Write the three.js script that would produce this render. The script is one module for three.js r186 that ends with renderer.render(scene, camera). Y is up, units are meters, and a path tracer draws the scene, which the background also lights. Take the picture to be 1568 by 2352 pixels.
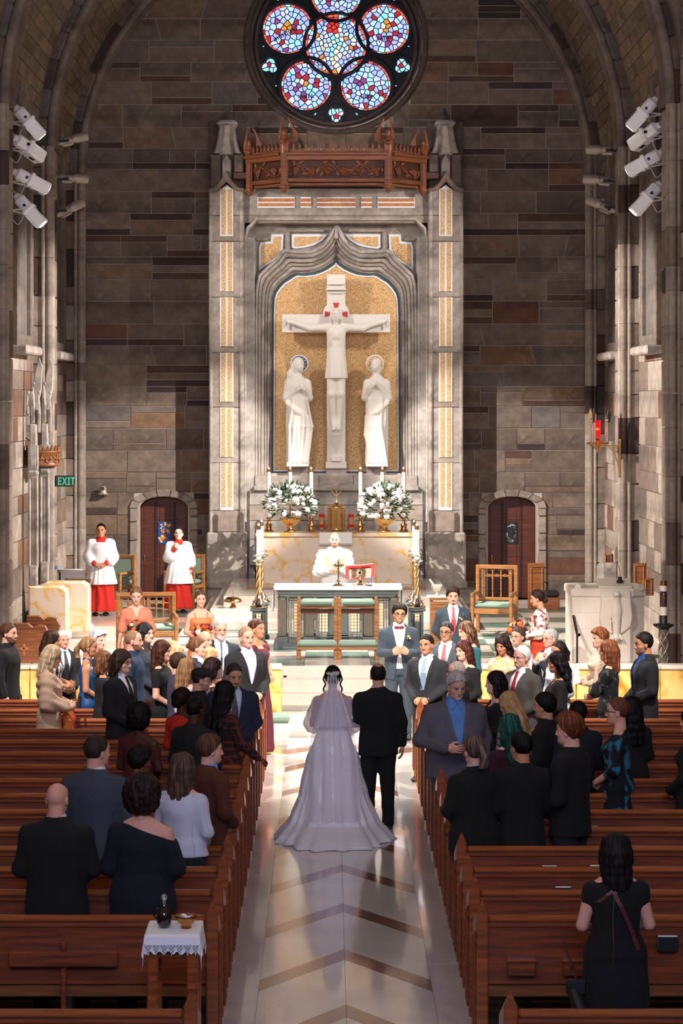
import * as THREE from 'three';
import { mergeGeometries } from 'three/addons/utils/BufferGeometryUtils.js';
import { RectAreaLightUniformsLib } from 'three/addons/lights/RectAreaLightUniformsLib.js';
import { FontLoader } from 'three/addons/loaders/FontLoader.js';
import { TextGeometry } from 'three/addons/geometries/TextGeometry.js';

// ---------- camera, light levels, exposure ----------
// x right, y up, the altar lies towards -z. d = distance from the camera plane.
const scene = new THREE.Scene();
scene.background = new THREE.Color(0.0, 0.0, 0.0);
const W = 1568, HH = 2352, FOC = 5400, PX = 755, PY = 925, CX = -0.125, CY = 4.4;
const camera = new THREE.PerspectiveCamera(2 * Math.atan(HH / 2 / FOC) * 180 / Math.PI, W / HH, 0.1, 200);
camera.position.set(CX, CY, 0);
camera.setViewOffset(W, HH, W / 2 - PX, HH / 2 - PY, W, HH);
const renderer = new THREE.WebGLRenderer();
renderer.toneMapping = THREE.LinearToneMapping;
renderer.toneMappingExposure = 1.12;
renderer.shadowMap.enabled = true;
RectAreaLightUniformsLib.init();
const X = (px, d) => (px - PX) * d / FOC + CX, Y = (py, d) => CY - (py - PY) * d / FOC, S = (d) => FOC / d;

function spot(name, x, y, d, tx, ty, td, I, deg, pen = 0.3, color = 0xfff4e6, rad = 3) {
  const l = new THREE.SpotLight(color, I, 0, deg * Math.PI / 180, pen, 2);
  l.name = name + '_lamp'; l.position.set(x, y, -d); l.target.position.set(tx, ty, -td);
  l.castShadow = true; l.shadow.radius = rad; l.shadow.mapSize.set(1024, 1024); scene.add(l, l.target);
  return l;
}
const LIGHT = { rib: 660, can: 34, profile: 420, nave: 860, altar: 260, west: 11.0, pendant: 36 };
const SUNNY = 0xfff4ec;
// two spotlights on the crossing rib aimed at the crucifix, the lamp of every wall spotlight is set in its builder below

// ---------- helpers ----------
let seed = 7;
const rnd = () => { seed = (seed + 0x6d2b79f5) | 0; let t = Math.imul(seed ^ (seed >>> 15), 1 | seed); t = (t + Math.imul(t ^ (t >>> 7), 61 | t)) ^ t; return ((t ^ (t >>> 14)) >>> 0) / 4294967296; };
const rr = (a, b) => a + (b - a) * rnd(), pick = (a) => a[Math.floor(rnd() * a.length)];
const clamp = (v, a = 0, b = 1) => Math.min(b, Math.max(a, v)), lerp = (a, b, t) => a + (b - a) * t, sstep = (a, b, v) => { const t = clamp((v - a) / (b - a)); return t * t * (3 - 2 * t); };
const hash = (x, y, z) => { let h = Math.imul(x, 374761393) ^ Math.imul(y, 668265263) ^ Math.imul(z, 2147483647 - 19); h = Math.imul(h ^ (h >>> 13), 1274126177); return ((h ^ (h >>> 16)) >>> 0) / 4294967296; };
function vn(x, y, z) { // value noise 0..1
  const xi = Math.floor(x), yi = Math.floor(y), zi = Math.floor(z); let u = x - xi, v = y - yi, w = z - zi; u = u * u * (3 - 2 * u); v = v * v * (3 - 2 * v); w = w * w * (3 - 2 * w);
  const L = (a, b, t) => a + (b - a) * t;
  return L(L(L(hash(xi, yi, zi), hash(xi + 1, yi, zi), u), L(hash(xi, yi + 1, zi), hash(xi + 1, yi + 1, zi), u), v), L(L(hash(xi, yi, zi + 1), hash(xi + 1, yi, zi + 1), u), L(hash(xi, yi + 1, zi + 1), hash(xi + 1, yi + 1, zi + 1), u), v), w);
}
const fbm = (x, y, z, n = 4) => { let s = 0, a = 0.5; for (let i = 0; i < n; i++) { s += a * vn(x, y, z); x = x * 2.03 + 7; y = y * 2.03 + 3; z *= 2.03; a *= 0.5; } return s / (1 - Math.pow(0.5, n)); };
const used = new Map();
const numbered = (n) => { const k = used.get(n) || 0; used.set(n, k + 1); return k ? n + '_' + String(k).padStart(3, '0') : n; };
function uvBox(g, sc = 1) { // box-projected uv in metres
  const p = g.attributes.position, n = g.attributes.normal, uv = new Float32Array(p.count * 2);
  for (let i = 0; i < p.count; i++) {
    const ax = Math.abs(n.getX(i)), ay = Math.abs(n.getY(i)), az = Math.abs(n.getZ(i));
    const x = p.getX(i), y = p.getY(i), z = p.getZ(i);
    const [u, v] = ay > ax && ay > az ? [x, z] : ax > az ? [z, y] : [x, y];
    uv[i * 2] = u * sc; uv[i * 2 + 1] = v * sc;
  }
  g.setAttribute('uv', new THREE.BufferAttribute(uv, 2));
  return g;
}
function mesh(name, geo, mat, parent) {
  if (Array.isArray(geo)) geo = mg(geo);
  if (!geo.attributes.normal) geo.computeVertexNormals();
  if (!geo.userData.uvd) { uvBox(geo); geo.userData.uvd = true; }
  const m = new THREE.Mesh(geo, mat); m.name = parent ? name : numbered(name); m.castShadow = m.receiveShadow = true;
  (parent || scene).add(m); return m;
}
function tag(o, label, category, group, kind) {
  if (label) o.userData.label = label; if (category) o.userData.category = category; if (group) o.userData.group = group; if (kind) o.userData.kind = kind; return o;
}
function thing(name, label, category, pos = [0, 0, 0], turn = 0, group) {
  const o = new THREE.Group(); o.name = numbered(name); o.position.set(...pos); o.rotation.y = turn; scene.add(o); return tag(o, label, category, group);
}
function struct(name, geo, mat) { const m = mesh(name, geo, mat); m.userData.kind = 'structure'; return m; }
function clone(o, pos, turn, label, group) {
  const c = o.clone(); c.name = numbered(o.name.replace(/_\d{3}$/, '')); if (pos) c.position.set(...pos); if (turn !== undefined) c.rotation.y = turn; scene.add(c); return tag(c, label, null, group);
}
function mg(list) { // merge any geometries: position + normal (+color)
  const col = list.some((g) => g.attributes.color);
  const out = list.map((g) => { if (!g.attributes.normal) g.computeVertexNormals(); const q = g.index ? g.toNonIndexed() : g.clone(); for (const k of Object.keys(q.attributes)) if (!['position', 'normal'].includes(k) && !(col && k === 'color')) q.deleteAttribute(k); if (col && !q.attributes.color) q.setAttribute('color', new THREE.BufferAttribute(new Float32Array(q.attributes.position.count * 3).fill(1), 3)); q.morphAttributes = {}; return q; });
  return mergeGeometries(out);
}
const T = (g, x = 0, y = 0, z = 0, rx = 0, ry = 0, rz = 0, s = 1) => { const m = new THREE.Matrix4().compose(new THREE.Vector3(x, y, z), new THREE.Quaternion().setFromEuler(new THREE.Euler(rx, ry, rz, 'YXZ')), Array.isArray(s) ? new THREE.Vector3(...s) : new THREE.Vector3(s, s, s)); return g.applyMatrix4(m); };
function poly(pos) { const g = new THREE.BufferGeometry(); g.setAttribute('position', new THREE.BufferAttribute(new Float32Array(pos), 3)); g.computeVertexNormals(); return g; }
// chamfered box centred at x,y,z (44 triangles)
function cb(w, h, d, x = 0, y = 0, z = 0, c = 0.008) {
  c = Math.min(c, w / 2.2, h / 2.2, d / 2.2); const e = [w / 2, h / 2, d / 2], out = [];
  const pt = (s, ax) => [0, 1, 2].map((i) => s[i] * (i === ax ? e[i] : e[i] - c));
  const quad = (a, b, cc, dd, n) => { const ab = [0, 1, 2].map((i) => b[i] - a[i]), ac = [0, 1, 2].map((i) => cc[i] - a[i]); const cr = [ab[1] * ac[2] - ab[2] * ac[1], ab[2] * ac[0] - ab[0] * ac[2], ab[0] * ac[1] - ab[1] * ac[0]]; const f = cr[0] * n[0] + cr[1] * n[1] + cr[2] * n[2] < 0; const L = f ? [a, cc, b, a, dd, cc] : [a, b, cc, a, cc, dd]; for (const q of dd === null ? (f ? [a, cc, b] : [a, b, cc]) : L) out.push(q[0] + x, q[1] + y, q[2] + z); };
  for (let ax = 0; ax < 3; ax++) for (const s of [-1, 1]) { const u = (ax + 1) % 3, v = (ax + 2) % 3, P = (a, b) => { const t = [0, 0, 0]; t[ax] = s; t[u] = a; t[v] = b; return pt(t, ax); }; const n = [0, 0, 0]; n[ax] = s; quad(P(-1, -1), P(1, -1), P(1, 1), P(-1, 1), n); }
  for (let ax = 0; ax < 3; ax++) { const u = (ax + 1) % 3, v = (ax + 2) % 3; for (const su of [-1, 1]) for (const sv of [-1, 1]) { const P = (a, k) => { const t = [0, 0, 0]; t[ax] = a; t[u] = su; t[v] = sv; return pt(t, k); }; const n = [0, 0, 0]; n[u] = su; n[v] = sv; quad(P(-1, u), P(1, u), P(1, v), P(-1, v), n); } }
  for (const a of [-1, 1]) for (const b of [-1, 1]) for (const k of [-1, 1]) quad(pt([a, b, k], 0), pt([a, b, k], 1), pt([a, b, k], 2), null, [a, b, k]);
  return poly(out);
}
const cyl = (r0, r1, h, x = 0, y = 0, z = 0, n = 16) => new THREE.CylinderGeometry(r1, r0, h, n).translate(x, y + h / 2, z); // base at y
const sph = (r, x = 0, y = 0, z = 0, n = 12, sy = 1) => new THREE.SphereGeometry(r, n, Math.max(6, n * 0.7 | 0)).scale(1, sy, 1).translate(x, y, z);
const lathe = (pts, x = 0, y = 0, z = 0, n = 20) => new THREE.LatheGeometry(pts.map((p) => new THREE.Vector2(p[0], p[1])), n).translate(x, y, z);
const tube = (pts, r, n = 24, m = 8, closed = false) => new THREE.TubeGeometry(new THREE.CatmullRomCurve3(pts.map((p) => new THREE.Vector3(...p)), closed, 'catmullrom', 0.5), n, r, m, closed);
const bar = (a, b, r, r2 = r, n = 8) => { const A = new THREE.Vector3(...a), B = new THREE.Vector3(...b), L = A.distanceTo(B); const g = new THREE.CylinderGeometry(r2, r, L, n); g.translate(0, L / 2, 0).applyQuaternion(new THREE.Quaternion().setFromUnitVectors(new THREE.Vector3(0, 1, 0), B.clone().sub(A).normalize())); return g.translate(...a); };
const shape = (pts) => new THREE.Shape(pts.filter((p, i) => { const q = pts[(i + 1) % pts.length]; return Math.hypot(p[0] - q[0], p[1] - q[1]) > 1e-6; }).map((p) => new THREE.Vector2(p[0], p[1])));
function ext(pts, depth, z = 0, bev = 0.006, holes = []) { const s = pts instanceof THREE.Shape ? pts : shape(pts); for (const h of holes) s.holes.push(new THREE.Path(h.filter((p, i) => { const q = h[(i + 1) % h.length]; return Math.hypot(p[0] - q[0], p[1] - q[1]) > 1e-6; }).map((p) => new THREE.Vector2(p[0], p[1])))); return new THREE.ExtrudeGeometry(s, { depth, bevelEnabled: bev > 0, bevelSize: bev, bevelThickness: bev, bevelOffset: -bev, bevelSegments: 1, curveSegments: 10 }).translate(0, 0, z); }

// ---------- materials ----------
const lin = (h) => new THREE.Color(h);
function tex(n, fn, rep = 1, srgb = true) { const a = new Uint8Array(n * n * 4); for (let y = 0; y < n; y++) for (let x = 0; x < n; x++) { const c = fn(x / n, y / n); const i = (y * n + x) * 4; for (let k = 0; k < 3; k++) a[i + k] = clamp(Array.isArray(c) ? c[k] : c) * 255; a[i + 3] = 255; } const t = new THREE.DataTexture(a, n, n); t.wrapS = t.wrapT = THREE.RepeatWrapping; t.magFilter = t.minFilter = THREE.LinearFilter; if (srgb) t.colorSpace = THREE.SRGBColorSpace; t.repeat.set(rep, rep); t.needsUpdate = true; return t; }
// seamless noise: blend over the edge
const tile = (f) => (u, v) => { const a = f(u, v), b = f(u - 1, v), c = f(u, v - 1), d = f(u - 1, v - 1); return lerp(lerp(a, b, u), lerp(c, d, u), v); };
const nStone = tile((u, v) => fbm(u * 9, v * 9, 1.5, 5)), nBlot = tile((u, v) => fbm(u * 3, v * 3, 8.5, 3));
const stoneTex = tex(256, (u, v) => { const t = 0.70 + (nStone(u, v) - 0.5) * 0.5 + (nBlot(u, v) - 0.5) * 0.55; return [t, t * 0.985, t * 0.97]; }, 1.1);
const stoneBump = tex(256, (u, v) => nStone(u, v), 2.2, false);
const nWood = tile((u, v) => fbm(u * 2.5, v * 40, 2.2, 4));
const woodTex = tex(256, (u, v) => { const t = 0.68 + (nWood(u, v) - 0.5) * 0.75; return [t, t * 0.96, t * 0.92]; }, 1.4);
const nM = tile((u, v) => { const w = fbm(u * 3, v * 3, 3.3, 4); return Math.abs(Math.sin((u * 1.6 + v * 2.4 + w * 3.1) * Math.PI)); }), nM2 = tile((u, v) => fbm(u * 4, v * 4, 5.1, 4));
const sienaTex = tex(512, (u, v) => { const k = sstep(0.3, 0.95, (1 - nM(u, v)) * 0.9 + (nM2(u, v) - 0.5) * 1.5); const l = 0.94 - nBlot(u, v) * 0.1; return [l, lerp(l * 0.93, 0.66, k), lerp(l * 0.84, 0.26, k)]; }, 0.85);
const ochreTex = tex(512, (u, v) => { const k = sstep(0.25, 0.8, nM(u, v) * 0.7 + (nM2(u, v) - 0.4)); return [lerp(0.8, 0.95, k), lerp(0.53, 0.82, k), lerp(0.16, 0.52, k)]; }, 0.8);
const whiteMarbleTex = tex(256, (u, v) => { const k = sstep(0.9, 1, 1 - nM(u, v)) * 0.12 + (nM2(u, v) - 0.5) * 0.16; return [0.93 - k, 0.915 - k, 0.89 - k]; }, 0.7);
const greenTex = tex(256, (u, v) => { const k = (nM2(u, v) - 0.5) * 0.4 + sstep(0.88, 1, 1 - nM(u, v)) * 0.2; return [0.57 + k, 0.595 + k, 0.58 + k]; }, 1);
const mosaicTex = tex(512, (u, v) => { const n = 64, i = Math.floor(u * n), j = Math.floor(v * n); const r = hash(i, j, 3), q = hash(i, j, 9); const g = 0.62 + r * 0.36; return r < 0.08 ? [0.56, 0.4, 0.22] : [g, g * (0.82 + q * 0.07), g * (0.57 + q * 0.14)]; }, 1.6);
const mosaicBump = tex(256, (u, v) => hash(Math.floor(u * 64), Math.floor(v * 64), 5), 1.6, false);
const clothBump = tex(128, (u, v) => 0.5 + 0.25 * Math.sin(u * 128 * 1.57) + 0.25 * Math.sin(v * 128 * 1.57), 8, false);
const laceTex = tex(128, (u, v) => { const c = Math.sin(u * 50) * Math.sin(v * 50); return c > 0.15 ? 0.93 : 0.62; }, 6);
const std = (o) => new THREE.MeshStandardMaterial({ roughness: 0.7, metalness: 0, ...o }), phys = (o) => new THREE.MeshPhysicalMaterial({ roughness: 0.5, metalness: 0, ...o });
const stoneMat = (h) => std({ color: lin(h), map: stoneTex, bumpMap: stoneBump, bumpScale: 0.006, roughness: 0.88 });
const M = {
  stones: ['#a89486', '#9b887b', '#a79485', '#928377', '#a09085', '#96867c', '#a78f7a', '#8d7d73', '#a39385'].map(stoneMat),
  darks: ['#6b544c', '#5d4b48', '#765a4b', '#594a47'].map(stoneMat), slates: ['#938b87', '#8a8480'].map(stoneMat), rusts: ['#9c7560', '#8f6452', '#a88468'].map(stoneMat),
  pale: ['#d3c4b6', '#cabbae', '#dacdc0'].map(stoneMat), mortar: std({ color: lin('#b3a69b'), roughness: 0.9 }),
  web: ['#b19c84', '#a6917a', '#bba78f', '#9d8a76'].map(stoneMat), rib: stoneMat('#7c6c64'), ribPale: stoneMat('#a5968c'),
  lime: stoneMat('#e3d9cf'), limeW: stoneMat('#f2ece5'), statue: std({ color: lin('#dcd7cf'), roughness: 0.55 }),
  gold: std({ map: mosaicTex, bumpMap: mosaicBump, bumpScale: 0.004, color: lin('#fff3df'), roughness: 0.42, metalness: 0.1 }), band: std({ color: lin('#dde0e4'), roughness: 0.6 }), greenBand: std({ color: lin('#31484a'), roughness: 0.5 }),
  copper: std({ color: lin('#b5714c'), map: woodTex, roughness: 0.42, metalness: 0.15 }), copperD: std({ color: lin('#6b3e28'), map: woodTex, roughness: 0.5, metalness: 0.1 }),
  siena: phys({ map: sienaTex, roughness: 0.25, clearcoat: 0.3 }), ochre: phys({ map: ochreTex, roughness: 0.3 }), marble: phys({ map: whiteMarbleTex, color: lin('#e2dcd4'), roughness: 0.16 }), marbleM: std({ map: whiteMarbleTex, color: lin('#eee6dc'), roughness: 0.45 }),
  aisle: phys({ map: whiteMarbleTex, color: lin('#f4f0ec'), roughness: 0.16, clearcoat: 1, clearcoatRoughness: 0.07 }), chev: phys({ map: stoneTex, color: lin('#cf8d6d'), roughness: 0.15, clearcoat: 0.9, clearcoatRoughness: 0.1 }), greenM: phys({ map: greenTex, color: lin('#b5d3c3'), roughness: 0.2 }), greenD: phys({ map: greenTex, color: lin('#b4bab9'), roughness: 0.35 }), pinkM: phys({ map: stoneTex, color: lin('#c58a78'), roughness: 0.3 }), orangeM: phys({ map: stoneTex, color: lin('#e2a877'), roughness: 0.3 }),
  oak: phys({ map: woodTex, color: lin('#d99a5c'), roughness: 0.4, clearcoat: 0.2 }), oakD: phys({ map: woodTex, color: lin('#b3703c'), roughness: 0.4, clearcoat: 0.2 }), pew: phys({ map: woodTex, color: lin('#b25a2a'), roughness: 0.42, clearcoat: 0.25, clearcoatRoughness: 0.3 }), pewTop: phys({ map: woodTex, color: lin('#cc7238'), roughness: 0.34, clearcoat: 0.45, clearcoatRoughness: 0.22 }), doorW: phys({ map: woodTex, color: lin('#7a3a20'), roughness: 0.5 }), doorD: std({ map: woodTex, color: lin('#4a2114'), roughness: 0.6 }), pewIn: std({ color: lin('#3c2015'), map: woodTex, roughness: 0.6 }),
  velvet: phys({ color: lin('#7c9384'), roughness: 0.95, sheen: 0.6, sheenColor: lin('#b5c9bb'), bumpMap: clothBump, bumpScale: 0.002 }), kneel: std({ color: lin('#2a2a30'), roughness: 0.8 }), carpet: std({ color: lin('#3a3431'), roughness: 0.95, bumpMap: stoneBump, bumpScale: 0.004 }),
  brass: std({ color: lin('#dcb881'), roughness: 0.22, metalness: 1 }), brassR: std({ color: lin('#c98d55'), roughness: 0.24, metalness: 1 }), silver: std({ color: lin('#dcd3c2'), roughness: 0.16, metalness: 1 }), iron: std({ color: lin('#3a3a3c'), roughness: 0.45, metalness: 0.7 }), bronze: std({ color: lin('#8d8679'), roughness: 0.35, metalness: 0.5 }),
  wax: phys({ color: lin('#f3ead8'), roughness: 0.5, transmission: 0 }), linen: std({ color: lin('#f3f2f1'), roughness: 0.9, bumpMap: clothBump, bumpScale: 0.001 }), lace: std({ map: laceTex, color: lin('#f2f2f4'), roughness: 0.9 }), white: std({ color: lin('#f6f6f8'), roughness: 0.45 }), grey: std({ color: lin('#a69c92'), roughness: 0.4, metalness: 0.3 }), black: std({ color: lin('#151516'), roughness: 0.5 }), red: phys({ color: lin('#c3271c'), roughness: 0.4 }),
  redGlass: phys({ color: lin('#c81818'), roughness: 0.08, transmission: 0.75, thickness: 0.01, ior: 1.5, emissive: lin('#a01010'), emissiveIntensity: 0.25 }), glass: phys({ color: lin('#ffffff'), roughness: 0.03, transmission: 1, thickness: 0, ior: 1.5 }),
  cloth: std({ vertexColors: true, roughness: 0.92, bumpMap: clothBump, bumpScale: 0.0012 }), satin: phys({ vertexColors: true, roughness: 0.5, sheen: 0.3 }), skin: phys({ vertexColors: true, roughness: 0.52, specularIntensity: 0.5 }), hair: phys({ vertexColors: true, roughness: 0.58, specularIntensity: 0.35 }),
  leaf: ['#3f5a3c', '#557050', '#2f4a33'].map((h) => std({ color: lin(h), roughness: 0.6, side: THREE.DoubleSide })), petal: std({ color: lin('#f4f4ee'), roughness: 0.8, side: THREE.DoubleSide }),
};
// ---------- the shell: nave box, chancel, floors ----------
const DB = 45.5, SF = 0.6, LF = 0.1; // back wall, sanctuary floor, landing height
const stoneAny = () => { const r = rnd(); return r < 0.84 ? pick(M.stones) : r < 0.92 ? pick(M.slates) : r < 0.99 ? pick(M.rusts) : pick(M.darks); };
{
  struct('floor', [cb(17, 0.2, 36, 0, -0.13, -13)], M.carpet);
  struct('wall_left_nave', cb(0.4, 15.2, 40, -8.2, 7.4, -14), M.stones[0]); struct('wall_right_nave', cb(0.4, 15.2, 40, 8.2, 7.4, -14), M.stones[0]);
  struct('ceiling', cb(17, 0.3, 40, 0, 15.1, -14), M.copperD);
  const ww = struct('wall_west', cb(17, 15.2, 0.4, 0, 7.4, 5.2), M.stones[1]);
  const win = tag(new THREE.Group(), null, null, null, 'structure'); win.name = 'window_west'; scene.add(win);
  mesh('window_frame', [cb(5.2, 0.25, 0.3, 0, 7.2, 4.9), cb(5.2, 0.25, 0.3, 0, 12.8, 4.9), cb(0.25, 5.8, 0.3, -2.6, 10, 4.9), cb(0.25, 5.8, 0.3, 2.6, 10, 4.9), cb(0.12, 5.6, 0.2, 0, 10, 4.9)], M.rib, win);
  mesh('window_glass', cb(5, 5.5, 0.04, 0, 10, 4.93, 0.004), std({ color: 0x223344, emissive: lin('#9db6ff'), emissiveIntensity: LIGHT.west }), win);
  const al = new THREE.RectAreaLight(lin('#bfc9f6'), LIGHT.west, 5, 5.5); al.position.set(0, 10, 4.7); al.lookAt(0, 4, -30); al.name = 'west_window_light'; scene.add(al);
}
// nave lanterns hung high over the pews
{
  const t = thing('nave_lantern', 'brass and glass lantern hanging high over the pews', 'lantern'); mesh('lantern_glass', cyl(0.16, 0.2, 0.4, 0, -0.2, 0, 8), std({ color: 0xffffff, emissive: lin('#ffe6c8'), emissiveIntensity: 1.5 }), t); mesh('lantern_cap', [T(new THREE.ConeGeometry(0.28, 0.2, 8), 0, 0.3, 0), cyl(0.22, 0.22, 0.03, 0, -0.23, 0, 8)], M.brass, t); mesh('chain', cyl(0.012, 0.012, 5.2, 0, 0.38, 0, 6), M.iron, t);
  let n = 0; for (const d of [2, 9, 16, 23]) for (const x of [-4.3, 4.3]) { const o = n++ ? clone(t) : t; o.position.set(x, 9.4, -d); tag(o, ['nearest', 'second nearest', 'third nearest', 'farthest'][Math.floor((n - 1) / 2)] + ' brass nave lantern hanging high over the pews, ' + (x < 0 ? 'table side' : 'photographer side'), null, 'nave lanterns'); const l = new THREE.PointLight(lin('#ffeedd'), LIGHT.pendant); l.position.set(x, 9.4, -d); l.name = 'nave_lantern_light'; l.shadow.radius = 8; scene.add(l); }
}
// aisle paving: border slabs, chevrons, white fields
{
  const fl = new THREE.Group(); fl.name = 'floor_aisle'; fl.userData.kind = 'structure'; scene.add(fl);
  const flat = (pts, th = 0.03, top = 0) => { const g = new THREE.ExtrudeGeometry(shape(pts.map(([x, d]) => [x, d])), { depth: th, bevelEnabled: false }); g.rotateX(-Math.PI / 2); return g.translate(0, top - th, 0); };
  for (const s of [-1, 1]) for (let d = 8; d < 30.8; d += 1.16) { const e = Math.min(d + 1.157, 30.8); mesh('slab', flat([[s * 0.652, d], [s * 0.97, d], [s * 0.97, e], [s * 0.652, e]]), M.aisle, fl); }
  mesh('paving_bed', cb(1.95, 0.03, 23, 0, -0.047, -19.3, 0.004), M.mortar, fl);
  const P = 1.74, B = 0.36, DR = 1.0, g = 0.0012;
  for (let k = -4; k <= 4; k++) {
    const a = 22.41 + k * P;
    for (const s of [-1, 1]) {
      mesh('chevron_tile', flat([[s * g, a], [s * 0.65, a - DR], [s * 0.65, a - DR - B], [s * g, a - B]]), M.chev, fl);
      for (let j = 0; j < 2; j++) { const t0 = a - B - g - j * (P - B) / 2, t1 = a - B - (j + 1) * (P - B) / 2; mesh('slab', flat([[s * g, t0], [s * 0.65, t0 - DR], [s * 0.65, t1 - DR], [s * g, t1]]), M.aisle, fl); }
    }
  }
  for (const s of [-1, 1]) {
    mesh('slab', flat([[s * g, 30.1], [s * 0.65, 29.42], [s * 0.65, 28.4], [s * g, 29.37]]), M.aisle, fl);
    mesh('chevron_tile', flat([[s * g, 30.5], [s * 0.66, 29.83], [s * 0.66, 29.43], [s * g, 30.1]], 0.03, 0.0005), M.chev, fl); mesh('chevron_tile', flat([[s * 0.66, 29.83], [s * 1.5, 30.3], [s * 1.5, 30.0], [s * 0.66, 29.43]], 0.03, 0.0005), M.chev, fl);
    mesh('slab', flat([[s * g, 30.5], [s * 0.66, 29.83], [s * 1.5, 30.3], [s * 1.5, 30.9], [s * g, 30.9]]), M.aisle, fl);
    mesh('slab', flat([[s * 0.975, 28.5], [s * 0.975, 29.62], [s * 1.5, 30.0], [s * 1.5, 28.5]]), M.aisle, fl); mesh('slab', flat([[s * 1.502, 28.5], [s * 1.502, 30.9], [s * 7.5, 30.9], [s * 7.5, 28.5]]), M.marble, fl);
  }
  // landing, steps and sanctuary pavement
  const st = (n, x0, x1, d0, d1, h0, h1, m) => struct(n, cb(x1 - x0, h1 - h0, d1 - d0, (x0 + x1) / 2, (h0 + h1) / 2, -(d0 + d1) / 2, 0.012), m);
  st('step', -7.9, 7.9, 30.9, 34.2, -0.1, LF, M.marble);
  for (let i = 0; i < 3; i++) for (let x = -2.6; x < 5; x += 1.27) st('step', x, Math.min(x + 1.267, 5.1), 33.35 + i * 0.3, 34.3 + i * 0.3, LF, LF + (i + 1) * (SF - LF) / 3, i === 0 ? M.marbleM : M.marble);
  for (let i = 0; i < 3; i++) st('step', -5.15, -2.6, 38.7 + i * 0.6, 45.3, LF, LF + (i + 1) * (SF - LF) / 3, i ? M.marble : M.marbleM);
  struct('landing', cb(2.55, 0.2, 5, -3.88, 0.0, -36.3), M.marbleM);
  const pv = new THREE.Group(); pv.name = 'floor_sanctuary'; pv.userData.kind = 'structure'; scene.add(pv);
  mesh('slab', cb(7.7, 0.5, 11.2, 1.25, 0.34, -39.9), M.mortar, pv);
  const t = 0.95; let n = 0;
  for (let i = -3; i < 6; i++) for (let j = 0; j < 12; j++) {
    const x = i * t + (Math.abs(i) ? 0 : 0), d = 34.45 + j * t; if (x < -2.55 && d < 40) continue; if (x + t / 2 > 5.1) continue;
    if (d > 44.9) continue; mesh('tile', cb(t - 0.004, 0.03, t - 0.004, x, SF - 0.015 + 0.004, -d, 0.003), (i + j) & 1 ? M.greenM : M.marble, pv); n++;
  }
  for (const s of [-1, 1]) mesh('tile', cb(1.2, 0.02, 0.5, s * 0.75, LF - 0.006, -33.05, 0.003), M.greenM, pv);
}
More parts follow.
